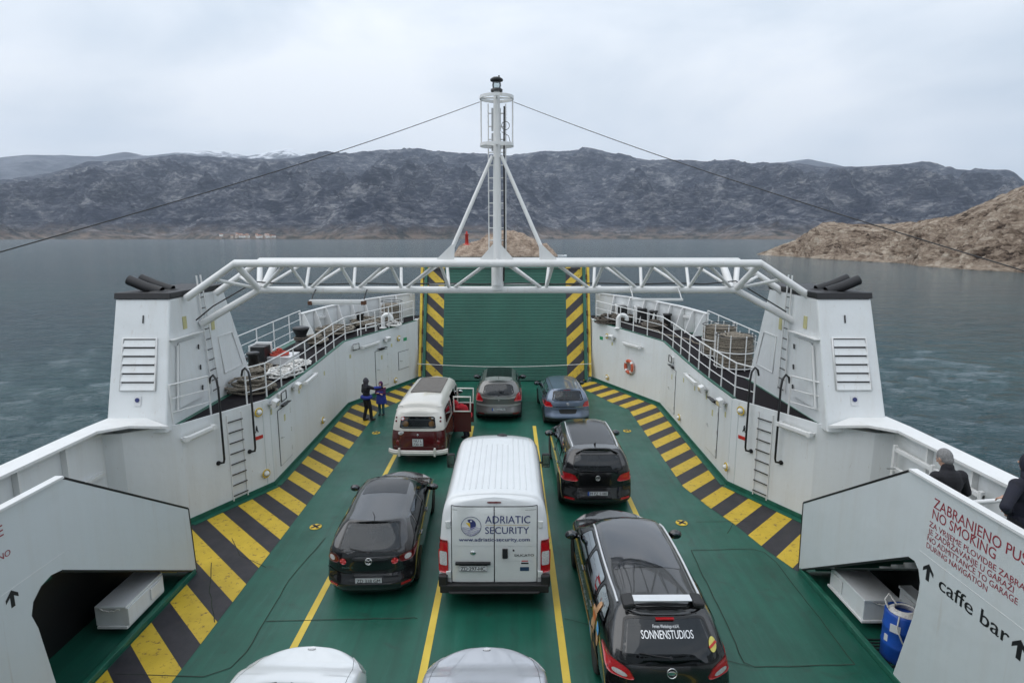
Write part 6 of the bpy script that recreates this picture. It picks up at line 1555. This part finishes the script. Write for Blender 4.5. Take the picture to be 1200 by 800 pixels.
vrow(1.8, L - .92, 1.32, .74, 1.28, .96, 1.14, 1.0, .70)
vrow(1.95, L - 1.02, 1.38, .82, 1.33, .965, 1.18, 1.0, .70)
vrow(2.5, L - 1.45, 1.88, .82, 1.82, .97, 1.24, 1.0, .72, dy=[.06, .03, -.05, 0, 0, 0, 0])
vrow(2.9, L - 1.82, 2.24, .80, 2.14, .97, 1.28, 1.0, .74, dy=[.04, .02, -.05, 0, 0, 0, 0])
vrow(3.5, 2.8, H, .81, 2.19, .975, 1.30, 1.0, .74)
vrow(4.6, .9, H, .81, 2.19, .975, 1.30, 1.0, .74)
vrow(5.0, .30, H - .01, .81, 2.18, .975, 1.30, 1.0, .74)
for s_, k in ((1, 5.2), (.93, 5.3), (.5, 5.7), (0, 6.2)):
    c = col7(0, H - .05, .79 * hw, 2.12, .965 * hw, 1.30, .985 * hw, .74, .97 * hw, .42, .30)
    c[:, 1] = np.array([.16, .15, .12, .05, .03, .02, .04]) + (.10 * s_ ** 8); c[:, 0] *= s_; rows.append(c); kn.append(k)
car = Car(rows, kn, 1, 5.2)
wins = [('windscreen', 'top', [(-.82, L - 1.08), (.82, L - 1.08), (.76, L - 1.75), (-.76, L - 1.75)], .08, 'glass', (.95, .92))]
wins += sides(car, [(side_win(3.0, 4.05, 3.0, 3.72, 1.36, 1.32, 1.98, 1.98), .10)])
hatchback(t, car, vw, L, Wd, H, dict(wins=wins, bumper=.52)); interior(t, .86, 2.6, L - 1.3, .6, 1.2, [(-.5, 3.1), (.5, 3.1)])
common(car, t, L, Wd, .35, (.95, 4.5), vw)
for s in (-1, 1):
    o = MB().obox((s * 1.20, 4.02, 1.42), (.10, 0, 0), (0, .05, 0), (0, 0, .19)).build('door_mirror', M['trim'], t, local=True, bevel=.03)
    MB().obox((s * 1.20, 3.962, 1.46), (.08, 0, 0), (0, .004, 0), (0, 0, .12)).obox((s * 1.20, 3.962, 1.29), (.08, 0, 0), (0, .004, 0), (0, 0, .03)).build('mirror_glass', M['chrome'], o, local=True)
    MB().cyl((s * 1.0, 4.06, 1.34), (s * 1.14, 4.04, 1.36), .03, 8).build('mirror_arm', M['trim'], o, local=True)
# roof ribs
rb_ = MB()
for i, x in enumerate(np.linspace(-.60, .60, 11)):
    y1 = 3.35 if abs(x) > .3 else 2.85
    P = [(x, .45), (x, y1)]; q = []
    for f in np.linspace(0, 1, 14):
        y = .45 + (y1 - .45) * f; h, n = car.hit('top', x, y); q.append(h + Vector((0, 0, .000)))
    rb_.tube(q, .013, 6)
rb_.build('roof_ribs', vw, t, local=True)
mb = MB()
for s in (-1, 1): ribbon(car, 'top', [(s * .72, .40), (s * .72, 3.4)], .012, .002, mb)
ribbon(car, 'top', [(-.72, 3.4), (.72, 3.4)], .010, .003, mb); mb.build('roof_seam', M['panel'], t, local=True)
h, n = car.hit('top', .10, 3.55); MB().ell(h, .13, .10, .05, n=14, k=6).build('roof_aerial', M['trim'], t, local=True)
# rear doors
yd = car.hit('rear', 0, 1.0)[0].y
def dquad(x0, x1, z0, z1): return [(x0, z0), (x1, z0), (x1, z1), (x0, z1)]
vd = carpaint('white_van_door_paint', (.60, .62, .61), 0, .35, .10)
gap = MB()
for pts in ([(-.80, .56), (-.80, 2.08)], [(.80, .56), (.80, 2.08)], [(-.80, 2.08), (.80, 2.08)], [(-.78, 2.01), (.78, 2.01)], [(0, .50), (0, 2.08)], [(-.80, .56), (.80, .56)]): ribbon(car, 'rear', pts, .014 if pts[0][1] != 2.01 else .006, .006, gap)
gap.build('door_gap', M['ink'], t, local=True)
for s in (-1, 1):
    q = dquad(*( (.012, .79) if s > 0 else (-.79, -.012) ), .575, 2.065)
    o = patch(car, 'rear', q, .008, .03).build('rear_door', vd, t, local=True)
    for z in (1.72, .72): h, n = car.hit('rear', s * .86, z); MB().obox(h + n * .02, (.045, 0, 0), (0, .02, 0), (0, 0, .07)).build('hinge', vd, o, local=True, bevel=.012)
    mb = MB(); ribbon(car, 'rear', [(s * .03, 1.32), (s * .77, 1.32)], .022, .016, mb); ribbon(car, 'rear', [(s * .03, 1.02), (s * .77, 1.02)], .018, .015, mb); mb.build('pressing', vd, o, local=True)
def onr(off): return lambda p: (lambda hn: hn[0] + hn[1] * off)(car.hit('rear', p.x, p.z))
mb = MB(); add_text(mb, 'ADRIATIC', (-.17, 0, 1.76), (1, 0, 0), (0, 0, 1), .145, width=.84, proj=onr(.016)); add_text(mb, 'SECURITY', (-.17, 0, 1.555), (1, 0, 0), (0, 0, 1), .135, width=.82, proj=onr(.016)); add_text(mb, 'www.adriatic-security.com', (0, 0, 1.405), (1, 0, 0), (0, 0, 1), .072, width=1.32, align='c', bold=.02, proj=onr(.016)); mb.build('door_lettering', M['navy'], t, local=True)
ribbon(car, 'rear', [(-.16, 1.722), (.64, 1.722)], .007, .016).build('thin_gold_line', M['amber'], t, local=True)
lg = MB(); cx, cz, rr_ = -.43, 1.70, .185; proj = onr(.016)
nav = []; P = [proj(Vector((cx + rr_ * math.cos(R(a)), 0, cz + rr_ * math.sin(R(a))))) for a in range(0, 360, 10)]; lg.tube(P, .004, 4, closed=True)
P = [(cx - .07, cz + .12)] + [(cx - .02 + .11 * math.cos(R(a)), cz + .035 + .105 * math.sin(R(a))) for a in range(90, -91, -15)] + [(cx - .015, cz - .07), (cx - .015, cz + .03)]
lg.add([proj(Vector((x, 0, z))) for x, z in P], [tuple(range(len(P)))]); lg.build('round_logo', M['navy'], t, local=True)
lg = MB()
for k in range(6):
    z0 = cz - .03 - k * .03; wv = math.sqrt(max(0, rr_ ** 2 - (z0 - cz) ** 2)) * .92; P = [proj(Vector((cx - wv + 2 * wv * i / 12, 0, z0 + .012 * math.sin(i * .9 + k)))) + Vector((0, -.0006 * k, 0)) for i in range(13)]; lg.tube(P, .0055, 4)
lg.build('logo_waves', plain('grey_violet_print', (.30, .30, .42), .5), t, local=True)
mb = MB(); mb.add([proj(Vector((x, -.002, z))) + Vector((0, -.003, 0)) for x, z in ((cx - .10, cz + .07), (cx - .02, cz + .07), (cx - .02, cz - .02))], [(0, 1, 2)]); mb.build('logo_beak', M['yellow'], t, local=True)
h = proj(Vector((cx + .0, 0, cz + .10))); MB().ell(h, .018, .004, .018, n=10, k=6).build('logo_eye', M['plate'], t, local=True)
h, n = car.hit('rear', 0, 2.17); patch(car, 'rear', [(-.13, 2.145), (.13, 2.145), (.13, 2.175), (-.13, 2.175)], .02, .3, skirt=.01).build('brake_light', M['lens_dark'], t, local=True)
for s in (-1, 1):
    sq = lambda z0, z1: dquad(*sorted((s * .865, s * 1.04)), z0, z1)
    o = patch(car, 'rear', sq(.74, 1.40), .02, .10, skirt=.02).build('tail_light', M['lens_red'], t, local=True)
    patch(car, 'rear', dquad(*sorted((s * .88, s * 1.02)), .90, 1.18), .026, .15).build('clear_lens', M['lens_clear'], o, local=True)
    patch(car, 'rear', dquad(*sorted((s * .80, s * .96)), .46, .50), .09, .3).build('reflector', M['lens_red'], t, local=True)
mb = MB(); mb.obox((0, .02, .47), (1.02, 0, 0), (0, .09, 0), (0, 0, .085)); mb.obox((0, -.06, .415), (.85, 0, 0), (0, .06, 0), (0, 0, .02)); mb.build('rear_bumper', M['trim'], t, local=True, bevel=.03)
for s in (-1, 1): MB().obox((s * .96, .0, .62), (.085, 0, 0), (0, .06, 0), (0, 0, .12)).build('bumper_corner', M['trim'], t, local=True, bevel=.03)
h, n = car.hit('rear', .20, 1.16); MB().obox(h + n * .022, (.05, 0, 0), (0, .02, 0), (0, 0, .10)).build('door_handle', M['ink'], t, local=True, bevel=.015)
h, n = car.hit('rear', .36, 1.22); MB().cyl(h, h + n * .02, .018, 10).build('lock', M['ink'], t, local=True)
h, n = car.hit('rear', -.40, 1.17); MB().ell(h + n * .015, .055, .012, .045, n=16, k=8).build('badge', M['chrome'], t, local=True)
h, n = car.hit('rear', -.40, .965); MB().obox(h + n * .035, (.33, 0, 0), (0, .025, 0), (0, 0, .026)).build('plate_light_bar', M['ink'], t, local=True, bevel=.008)
plate_num(car, t, -.40, .86, .52, .115, 'ZD·297-HC', eu=False, flat=car.hit('rear', -.4, .86)[0].y - .03)
mb = MB(); add_text(mb, 'DUCATO', (.38, 0, 1.10), (1, 0, 0), (0, 0, 1), .045, width=.36, bold=.03, proj=onr(.018)); mb.build('model_lettering', M['ink'], t, local=True)
patch(car, 'rear', dquad(.48, .66, .93, 1.03), .013, .08).build('white_red_sticker', M['plate'], t, local=True); ribbon(car, 'rear', [(.51, 1.005), (.63, 1.005)], .02, .017).build('sticker_mark', M['red'], t, local=True); ribbon(car, 'rear', [(.50, .96), (.64, .96)], .03, .017).build('sticker_mark', M['ink'], t, local=True)
patch(car, 'rear', dquad(.48, .65, .80, .88), .013, .08).build('dark_sticker', plain('dark_blue_sticker', (.02, .05, .10), .4), t, local=True)
mb = MB()
for s in ('L', 'R'):
    ribbon(car, s, [(2.9, .5), (2.9, 2.0)], .012, .004, mb); ribbon(car, s, [(4.1, .5), (4.1, 1.3)], .012, .004, mb); ribbon(car, s, [(.35, 1.2), (2.8, 1.2)], .012, .004, mb)
mb.build('panel_gap', M['ink'], t, local=True)
for s in ('L', 'R'): ribbon(car, s, [(.5, .78), (4.0, .78)], .16, .012).build('side_rubbing_strip', M['trim'], t, local=True)
lamp(car, t, [(.62, .80), (.98, .80), (.95, 1.05), (.72, 1.02)], 'headlight', 'lens_clear', dom='front')
place(t, -.04, 10.60, 0, 1.05, 1.03)
# --- red and white camper bus
bw = carpaint('cream_bus_paint', (.60, .58, .53), 0, .35, .06); br = carpaint('dark_red_bus_paint', (.075, .006, .008), 0, .25, .1)
t = thing('camper_van', (0, 0, 0), 'old two tone dark red and cream camper bus with grey fabric sunroof and open doors', 'camper van')
L, Wd, H = 4.45, 1.76, 1.98; hw = Wd / 2; rows, kn = [], []
for s_, k in ((0, 0), (.5, .5), (.85, .85), (1, 1)): vrow(k, L - .28 * s_ ** 3, 1.90, .74, 1.82, .95, 1.12, .99, .66, s_=s_, zs=.38, dy=[-.38, -.38, -.32, -.03, 0, 0, -.1])
vrow(1.5, L - .75, 1.96, .76, 1.86, .965, 1.13, 1.0, .68)
vrow(2.6, 2.4, H, .77, 1.88, .965, 1.14, 1.0, .68)
vrow(3.8, .9, H - .01, .77, 1.86, .965, 1.14, 1.0, .68)
vrow(4.2, .50, H - .06, .76, 1.80, .96, 1.14, .995, .68)
for s_, k in ((1, 4.45), (.88, 4.57), (.5, 4.95), (0, 5.45)):
    c = col7(0, 1.76, .72 * hw, 1.66, .93 * hw, 1.14, .97 * hw, .68, .94 * hw, .42, .32)
    c[:, 1] = np.array([.26, .24, .20, .06, .03, .05, .10]) + .16 * s_ ** 5; c[:, 0] *= s_; rows.append(c); kn.append(k)
car = Car(rows, kn, 1, 4.45)
wins = [('rear_window', 'rear', [(-.58, 1.20), (.58, 1.20), (.53, 1.57), (-.53, 1.57)], .12, 'glass_clear', (.94, .86)), ('windscreen', 'front', [(-.72, 1.22), (.72, 1.22), (.62, 1.74), (-.62, 1.74)], .15, 'glass', (.95, .9))]
for d in ('L', 'R'):
    for a, b in ((.55, 1.80), (3.12, 3.75)) if d == 'R' else ((.55, 1.35), (1.55, 2.5), (2.75, 3.55)): wins.append(('side_window', d, side_win(a, b, a + .04, b - .04, 1.22, 1.22, 1.66, 1.66), .15, 'glass', (.94, .9)))
def mfb(c, n):
    if c.z < 1.14 + .10 * max(0, (c.y - 3.7)) : return 1
    return 0
wl = [(d, q, r_, (k[0] - .03, k[1] - .03)) for nm, d, q, r_, gm, k in wins]; wl.append(('R', side_win(1.95, 3.05, 1.95, 3.05, .42, .42, 1.72, 1.72), .05, (1, 1)))
body_mesh(car, wl, t, [bw, br], mfb)
for nm, dom, q, rad, gm, k in wins: finish_glass(car, t, dom, q, rad, nm, gm, k)
interior(t, .72, .5, 3.9, .55, 1.10, [(-.35, 2.9), (.35, 2.9)]); common(car, t, L, Wd, .32, (.95, 3.3), br, rimm='chrome', archm='ink')
mb = MB(); ribbon(car, 'rear', [(-.80, 1.14), (.80, 1.14)], .035, .012, mb)
for d in ('L', 'R'): ribbon(car, d, [(.35, 1.15), (1.94, 1.15)] if d == 'R' else [(.35, 1.15), (3.9, 1.15)], .03, .012, mb)
mb.build('waist_moulding', bw, t, local=True)
mb = MB(); 
for d in ('L', 'R'): ribbon(car, d, [(.40, 1.80), (3.8, 1.82)], .045, .02, mb)
ribbon(car, 'rear', [(-.60, 1.66), (.60, 1.66)], .03, .016, mb); mb.build('rain_gutter', bw, t, local=True)
patch(car, 'top', [(-.52, 1.55), (.52, 1.55), (.50, 3.55), (-.50, 3.55)], .02, .05, skirt=.01).build('fabric_sunroof', plain('grey_sunroof_fabric', (.13, .12, .11), .9, var=.15, bump=.3), t, local=True)
for x in (-.5, .5): h, n = car.hit('top', x, 3.85); MB().ell(h, .04, .05, .03, n=8, k=6).build('roof_clip', M['chrome'], t, local=True)
for s in (-1, 1):
    for z in (1.50, 1.40): h, n = car.hit('rear', s * .70, z); MB().cyl(h, h + n * .015, .035, 14).build('round_lamp', M['lens_dark'], t, local=True)
    h, n = car.hit('rear', s * .64, .72); MB().ell(h, .07, .02, .10, n=12, k=8).build('tail_light', M['lens_dark'], t, local=True)
    for z0 in (1.30, 1.50):
        MB().ell((s * .42, .31 if z0 > 1.4 else .24, z0), .11, .03, .10, n=10, k=6).build('curtain', plain('orange_curtain', (.62, .26, .04), .9), t, local=True)
MB().box(-.60, .60, .45, .47, 1.36, 1.375).build('curtain_rail', M['steel'], t, local=True)
P = []
for f in np.linspace(-1, 1, 25): P.append((f * .93, -.09 + .20 * abs(f) ** 5, .46))
o = MB(); 
for dz in (-.05, 0, .05): o.tube([(x, y - (.02 if dz == 0 else 0), z + dz) for x, y, z in P], .035, 8)
o.build('rear_bumper', bw, t, local=True)
for s in (-1, 1): MB().obox((s * .56, -.14, .50), (.035, 0, 0), (0, .04, 0), (0, 0, .14)).build('bumper_overrider', bw, t, local=True, bevel=.02)
h, n = car.hit('rear', 0, .80); plate_num(car, t, .0, .76, .34, .24, '', eu=False, two=('NU L', '730 H')); emblem(car, t, 0, 1.00, .03, 'oval')
MB().obox((0, h.y - .02, .93), (.20, 0, 0), (0, .015, 0), (0, 0, .012)).build('plate_lamp', br, t, local=True)
h, n = car.hit('rear', -.52, 1.05); MB().ell(h, .11, .008, .065, n=20, k=8).build('oval_sticker', M['plate'], t, local=True); mb = MB(); add_text(mb, 'D', (-.52, h.y - .012, 1.02), (1, 0, 0), (0, 0, 1), .06, align='c', bold=.03); mb.build('sticker_letter', M['ink'], t, local=True)
h, n = car.hit('rear', -.48, 1.50); c = h + n * .012; MB().cyl(c, c + n * .004, .06, 18).build('round_window_sticker', M['plate'], t, local=True); MB().ring(c + n * .006, .055, .008, 18, 4, nrm=n).build('red_sticker_ring', M['red'], t, local=True)
seams(car, t, (3.08, 3.80), .42, 1.70, [('rear', [(-.62, 1.05), (-.60, .50), (.60, .50), (.62, 1.05)])])
mirror(car, t, 3.75, 1.35, .82, M['chrome'], .8)
# open double side doors on the starboard side (hinged) with framed windows, and the open cab door beyond
def busdoor(y, out, w, z0, z1, nm='side_door'):
    x0 = .88; d = MB()
    d.box(x0, x0 + w, y - .02, y + .02, z0, 1.16); o = d.build(nm, br, t, local=True, bevel=.012)
    f = MB(); q = [(x0 + .02, 1.16), (x0 + w - .02, 1.16), (x0 + w - .02, z1), (x0 + .02, z1)]
    f.tube([(a, y, b) for a, b in q], .035, 8, closed=True); f.build('window_frame', bw, o, local=True)
    MB().add([(x0 + .05, y, 1.19), (x0 + w - .05, y, 1.19), (x0 + w - .05, y, z1 - .03), (x0 + .05, y, z1 - .03)], [(0, 1, 2, 3)]).build('pane', M['glass_clear'], o, local=True)
busdoor(2.0, 1, .62, .42, 1.68); busdoor(3.05, 1, .62, .42, 1.70)
MB().box(.2, .86, 1.6, 2.6, .50, .56).build('door_step', M['seat'], t, local=True)
lamp(car, t, [(.52, .74), (.74, .74), (.74, .96), (.52, .96)], 'headlight', 'lens_clear', dom='front', rad=.5)
place(t, -2.66, 18.05, -1.5, 1.07)
# ------------------------------------------------------------ people
def capsule(mb, a, b, ra, rb, n=12):
    a, b = Vector(a), Vector(b); P = [a + (b - a) * f for f in (0, .25, .5, .75, 1)]; rr = [ra + (rb - ra) * f for f in (0, .25, .5, .75, 1)]
    mb.tube(P, rr, n); mb.ell(a, ra, ra, ra, n=n, k=8); mb.ell(b, rb, rb, rb, n=n, k=8)
def solid(mb, name, mat, parent, voxel, smooth=2):
    o = mb.build(name, mat, parent, local=True)
    r = o.modifiers.new('r', 'REMESH'); r.mode = 'VOXEL'; r.voxel_size = voxel; r.use_smooth_shade = True
    s = o.modifiers.new('s', 'SMOOTH'); s.factor = .5; s.iterations = smooth
    bpy.context.view_layer.update(); return freeze(o)
def person(label, loc, rz, k, J, cols, hair='short', hood=None, legs=True, group=None, extra=None, vox=.009):
    """J: joints in metres for a 1.75 m adult; k scales; figure faces +Y at rz = 0"""
    t = thing('person', loc, label, 'person', group); t.rotation_euler = (0, 0, rz)
    D = dict(pel=(0, 0, .95), che=(0, 0, 1.30), nec=(0, -.01, 1.48), hea=(0, .02, 1.62),
             shL=(-.18, 0, 1.42), elL=(-.25, -.02, 1.14), haL=(-.26, .08, .90), shR=(.18, 0, 1.42), elR=(.25, -.02, 1.14), haR=(.26, .08, .90),
             hiL=(-.09, 0, .92), knL=(-.10, .03, .50), anL=(-.10, 0, .08), hiR=(.09, 0, .92), knR=(.10, .03, .50), anR=(.10, 0, .08))
    D.update(J); D = {a: Vector(b) * k for a, b in D.items()}
    b = MB(); r = lambda x: x * k
    def torso(mb, g):
        mb.ell((D['pel'] + D['che']) / 2, r(.145 + g), r(.105 + g), (D['che'] - D['pel']).length * .62 + r(.05), n=16, k=10); mb.ell(D['che'], r(.175 + g), r(.115 + g), r(.17 + g), n=16, k=10); mb.ell(D['pel'], r(.155 + g), r(.12 + g), r(.13 + g), n=16, k=10)
        for s in 'LR': capsule(mb, D['che'] + (D['sh' + s] - D['che']) * .4, D['sh' + s], r(.085 + g), r(.062 + g))
    torso(b, 0); capsule(b, D['nec'] - Vector((0, 0, r(.06))), D['nec'] + (D['hea'] - D['nec']) * .6, r(.06), r(.052))
    hd = D['hea']; fw = (D.get('face', Vector((0, 1, 0)))).normalized(); sd = fw.cross(Vector((0, 0, 1))).normalized()
    rot = Matrix((sd, fw, sd.cross(fw))).transposed()
    up = sd.cross(fw)
    b.ell(hd, r(.075), r(.095), r(.115), n=16, k=12, rot=rot); b.ell(hd + fw * r(.025) - up * r(.065), r(.055), r(.06), r(.055), n=12, k=8, rot=rot)
    capsule(b, hd + fw * r(.085) + up * r(.01), hd + fw * r(.112) - up * r(.022), r(.012), r(.016), 8)
    b.ell(hd + fw * r(.085) - up * r(.055), r(.028), r(.014), r(.012), n=10, k=6, rot=rot)
    for q in (-1, 1): b.ell(hd + sd * r(.077) * q - fw * r(.005), r(.012), r(.022), r(.034), n=8, k=6, rot=rot)
    for s, q in (('L', -1), ('R', 1)):
        capsule(b, D['sh' + s], D['el' + s], r(.052), r(.038)); capsule(b, D['el' + s], D['ha' + s], r(.038), r(.026))
        d = (D['ha' + s] - D['el' + s]).normalized(); w = d.cross(Vector((0, 0, 1)));
        if w.length < .2: w = Vector((0, 1, 0)).cross(d)
        w.normalize(); u = w.cross(d)
        c = D['ha' + s] + d * r(.055); capsule(b, D['ha' + s], c, r(.024), r(.030))
        b.ell(c, r(.036), r(.02), r(.042), n=10, k=8, rot=Matrix((w, u, d)).transposed())
        for i, L_ in enumerate((.062, .072, .068, .052)):
            p0 = c + w * r(-.028 + i * .019) + d * r(.03); p1 = p0 + (d * .9 - u * .25).normalized() * r(L_ * .55); p2 = p1 + (d * .6 - u * .8).normalized() * r(L_ * .5)
            capsule(b, p0, p1, r(.0095), r(.009), 8); capsule(b, p1, p2, r(.009), r(.008), 8)
        p0 = c - w * r(.03) - d * r(.01); p1 = p0 + (d * .6 - w * .7).normalized() * r(.035); capsule(b, p0, p1, r(.012), r(.010), 8); capsule(b, p1, p1 + (d * .9 - w * .1).normalized() * r(.03), r(.010), r(.009), 8)
        capsule(b, D['hi' + s], D['kn' + s], r(.085), r(.056)); capsule(b, D['kn' + s], D['an' + s], r(.056), r(.038))
        f = D['an' + s]; b.ell(f + Vector((0, r(.07), -r(.035))), r(.042), r(.125), r(.035), n=12, k=8)
    solid(b, 'body', M['skin'], t, vox)
    # clothes
    j = MB(); torso(j, .022)
    for s in 'LR': capsule(j, D['sh' + s], D['el' + s], r(.078), r(.058)); capsule(j, D['el' + s], D['el' + s] + (D['ha' + s] - D['el' + s]) * .93, r(.058), r(.042))
    capsule(j, D['nec'] - Vector((0, 0, r(.05))), D['nec'] + Vector((0, 0, -r(.005))), r(.085), r(.075))
    for s_, e in (extra or {}).get('jacket', []): capsule(j, Vector(s_[0]) * k, Vector(s_[1]) * k, r(e[0]), r(e[1]))
    solid(j, 'jacket', cols[0], t, vox * 1.25, 3)
    q = MB(); q.ell(D['pel'] - Vector((0, 0, r(.02))), r(.168), r(.132), r(.12), n=16, k=10)
    for s in 'LR': capsule(q, D['hi' + s], D['kn' + s], r(.105), r(.074)); capsule(q, D['kn' + s], D['an' + s] + Vector((0, 0, r(.03))), r(.074), r(.06))
    solid(q, 'trousers', cols[1], t, vox * 1.25, 3)
    q = MB()
    for s in 'LR': f = D['an' + s]; q.ell(f + Vector((0, r(.07), -r(.03))), r(.052), r(.14), r(.048), n=12, k=8); capsule(q, f + Vector((0, 0, -r(.01))), f + Vector((0, 0, r(.05))), r(.052), r(.05))
    solid(q, 'shoes', cols[2], t, vox * 1.25, 1)
    if hood is not None:
        h = MB(); h.ell(hd - fw * r(.03) + up * r(.012), r(.115), r(.115), r(.145), n=16, k=12, rot=rot); capsule(h, hd - up * r(.10) - fw * r(.02), D['nec'] - Vector((0, 0, r(.02))), r(.085), r(.10)); solid(h, 'hood', hood, t, vox * 1.2, 2)
    else:
        h = MB(); h.ell(hd - fw * r(.018) + up * r(.022), r(.088), r(.096), r(.110), n=16, k=12, rot=rot); h.ell(hd - fw * r(.05) - up * r(.03), r(.075), r(.055), r(.07), n=14, k=8, rot=rot); solid(h, 'hair', cols[3], t, vox, 2)
    e = MB()
    for q_ in (-1, 1): e.ell(hd + fw * r(.090) + sd * r(.030) * q_ + up * r(.008), r(.011), r(.006), r(.007), n=8, k=6)
    e.build('eyes', M['ink'], t, local=True)
    return t
blk = plain('black_cloth', (.010, .010, .014), .85, var=.3, bump=.3); nav = plain('dark_navy_cloth', (.010, .011, .022), .85, var=.3, bump=.3); roy = plain('royal_blue_cloth', (.02, .035, .22), .85, var=.2)
teal = plain('faded_teal_denim', (.03, .11, .13), .9); purp = plain('dark_purple_cloth', (.06, .012, .06), .9, var=.2); greyc = plain('dark_grey_knit', (.045, .045, .055), .95, var=.3); redc = plain('bright_red_cloth', (.50, .012, .025), .85, var=.15)
ghair = plain('grey_hair', (.20, .20, .20), .8, var=.4, scale=60, bump=.6, bs=200); dhair = plain('dark_hair', (.015, .011, .009), .6); shoe = plain('dark_shoe', (.02, .018, .016), .6)
a = person('adult in black coat and grey hood reaching an arm towards the child', (-5.38, 22.75, 0), R(-45), .99,
           dict(shL=(-.18, 0, 1.42), elL=(-.27, .0, 1.16), haL=(-.20, .14, .98), elR=(.34, .22, 1.34), haR=(.42, .50, 1.36), hea=(0, .03, 1.62), anR=(.11, .12, .08), knR=(.10, .10, .5), anL=(-.10, -.08, .08)), [blk, blk, shoe, dhair], hood=greyc)
MB().tube([Vector((.19 * math.cos(R(x)), .155 * math.sin(R(x)), .98)) for x in range(0, 360, 20)], .075, 10, closed=True).build('blue_waist_jacket', roy, a, local=True)
MB().tube([(.30, .16, 1.355), (.40, .42, 1.36)], [.066, .055], 10).build('blue_sleeve', roy, a, local=True)
c = person('child in purple hooded top and long royal blue coat beside the black coated adult', (-4.98, 23.55, 0), R(170), .80,
           dict(elL=(-.24, .10, 1.16), haL=(.02, .20, 1.20), elR=(.24, .10, 1.16), haR=(-.04, .22, 1.16)), [purp, teal, shoe, dhair], hood=purp, vox=.008)
cm = MB(); cm.tube([(0, 0, 1.02), (0, 0, .90), (0, 0, .76), (0, .0, .64), (0, 0, .50)], [.165, .175, .19, .205, .215], 20); solid(cm, 'blue_coat', roy, c, .012, 3)
m = person('grey haired man in a black sweater holding a green leaflet behind the right stair wall', (7.18, 8.85, 1.78), R(8), 1.2,
           dict(hea=(0, .13, 1.60), nec=(0, .06, 1.50), che=(0, .03, 1.30), face=(-.1, .85, -.45), shL=(-.17, .04, 1.38), shR=(.17, .02, 1.38), elL=(-.26, .16, 1.14), haL=(-.14, .42, 1.16), elR=(.29, .02, 1.15), haR=(.12, .34, 1.12)), [blk, nav, shoe, ghair])
lf = thing('leaflet', (7.0, 9.5, 2.9), 'green folded leaflet held by the grey haired man', 'leaflet')
hp = Matrix.Translation((7.18, 8.85, 1.78)) @ Matrix.Rotation(R(8), 4, 'Z')
c0 = hp @ Vector((-.17 * 1.2, .50 * 1.2, 1.21 * 1.2)); lf.location = c0
MB().obox(c0 + Vector((-.035, 0, 0)), (.05, .02, .012), (-.01, .035, .06), (.001, 0, -.0008)).obox(c0 + Vector((.055, .03, 0)), (.045, .02, -.012), (-.01, .035, .06), (.001, 0, .0008)).build('page', M['sign_green'], lf)
person('person in dark navy hooded jacket with hand on hip at the right picture edge', (7.42, 7.75, 2.16), R(12), 1.18,
       dict(shL=(-.18, .0, 1.39), elL=(-.44, -.10, 1.20), haL=(-.18, .06, 1.04), hea=(.03, .06, 1.62), shR=(.18, 0, 1.39), elR=(.28, .12, 1.13), haR=(.20, .35, 1.05)), [nav, blk, shoe, dhair], hood=nav, extra=dict(jacket=[(((0, -.10, 1.46), (0, -.12, 1.42)), (.09, .10))]))
person('person in a bright red jacket bending down behind the open camper bus door', (-1.40, 20.75, 0), R(70), .98,
       dict(pel=(0, -.18, .88), che=(0, .10, 1.10), nec=(0, .26, 1.20), hea=(0, .36, 1.24), face=(0, .8, -.6), shL=(-.18, .2, 1.16), elL=(-.22, .34, .94), haL=(-.14, .52, .86), shR=(.18, .2, 1.16), elR=(.22, .34, .94), haR=(.14, .52, .86), hiL=(-.09, -.16, .86), knL=(-.10, .0, .48), hiR=(.09, -.16, .86), knR=(.10, .0, .48), anL=(-.10, -.12, .08), anR=(.10, -.12, .08)), [redc, nav, shoe, dhair], hood=redc)
t = thing('side_handrail', (8.0, 8.3, 2.2), 'white pipe handrail between the two men behind the right stair wall', 'handrail')
MB().tube([(7.2, 8.55, 3.15), (8.1, 8.6, 3.2), (9.0, 8.7, 3.15)], .035, 10).build('pipe', M['white_clean'], t); MB().cyl((9.0, 8.7, 2.2), (9.0, 8.7, 3.15), .03, 10).build('post', M['white_clean'], t); MB().tube([(7.3, 8.3, 2.75), (8.2, 8.35, 2.8), (9.0, 8.5, 2.8)], .02, 8).build('rail', M['white_clean'], t)

# ------------------------------------------------------------ haze
t = NT('sea_air_haze'); t.N.remove(t.b); pv = t.n('ShaderNodeVolumePrincipled'); pv.inputs['Density'].default_value = 4.0e-5
pv.inputs['Color'].default_value = (.74, .85, 1.0, 1); pv.inputs['Anisotropy'].default_value = .2; t.L.new(pv.outputs[0], t.out.inputs['Volume'])
hz = MB().box(-17000, 17000, -700, 19500, SEA - 3.5, 3200).build('haze', t.m); tag(hz, 'thin pale sea air over the whole scene', 'haze', kind='stuff')
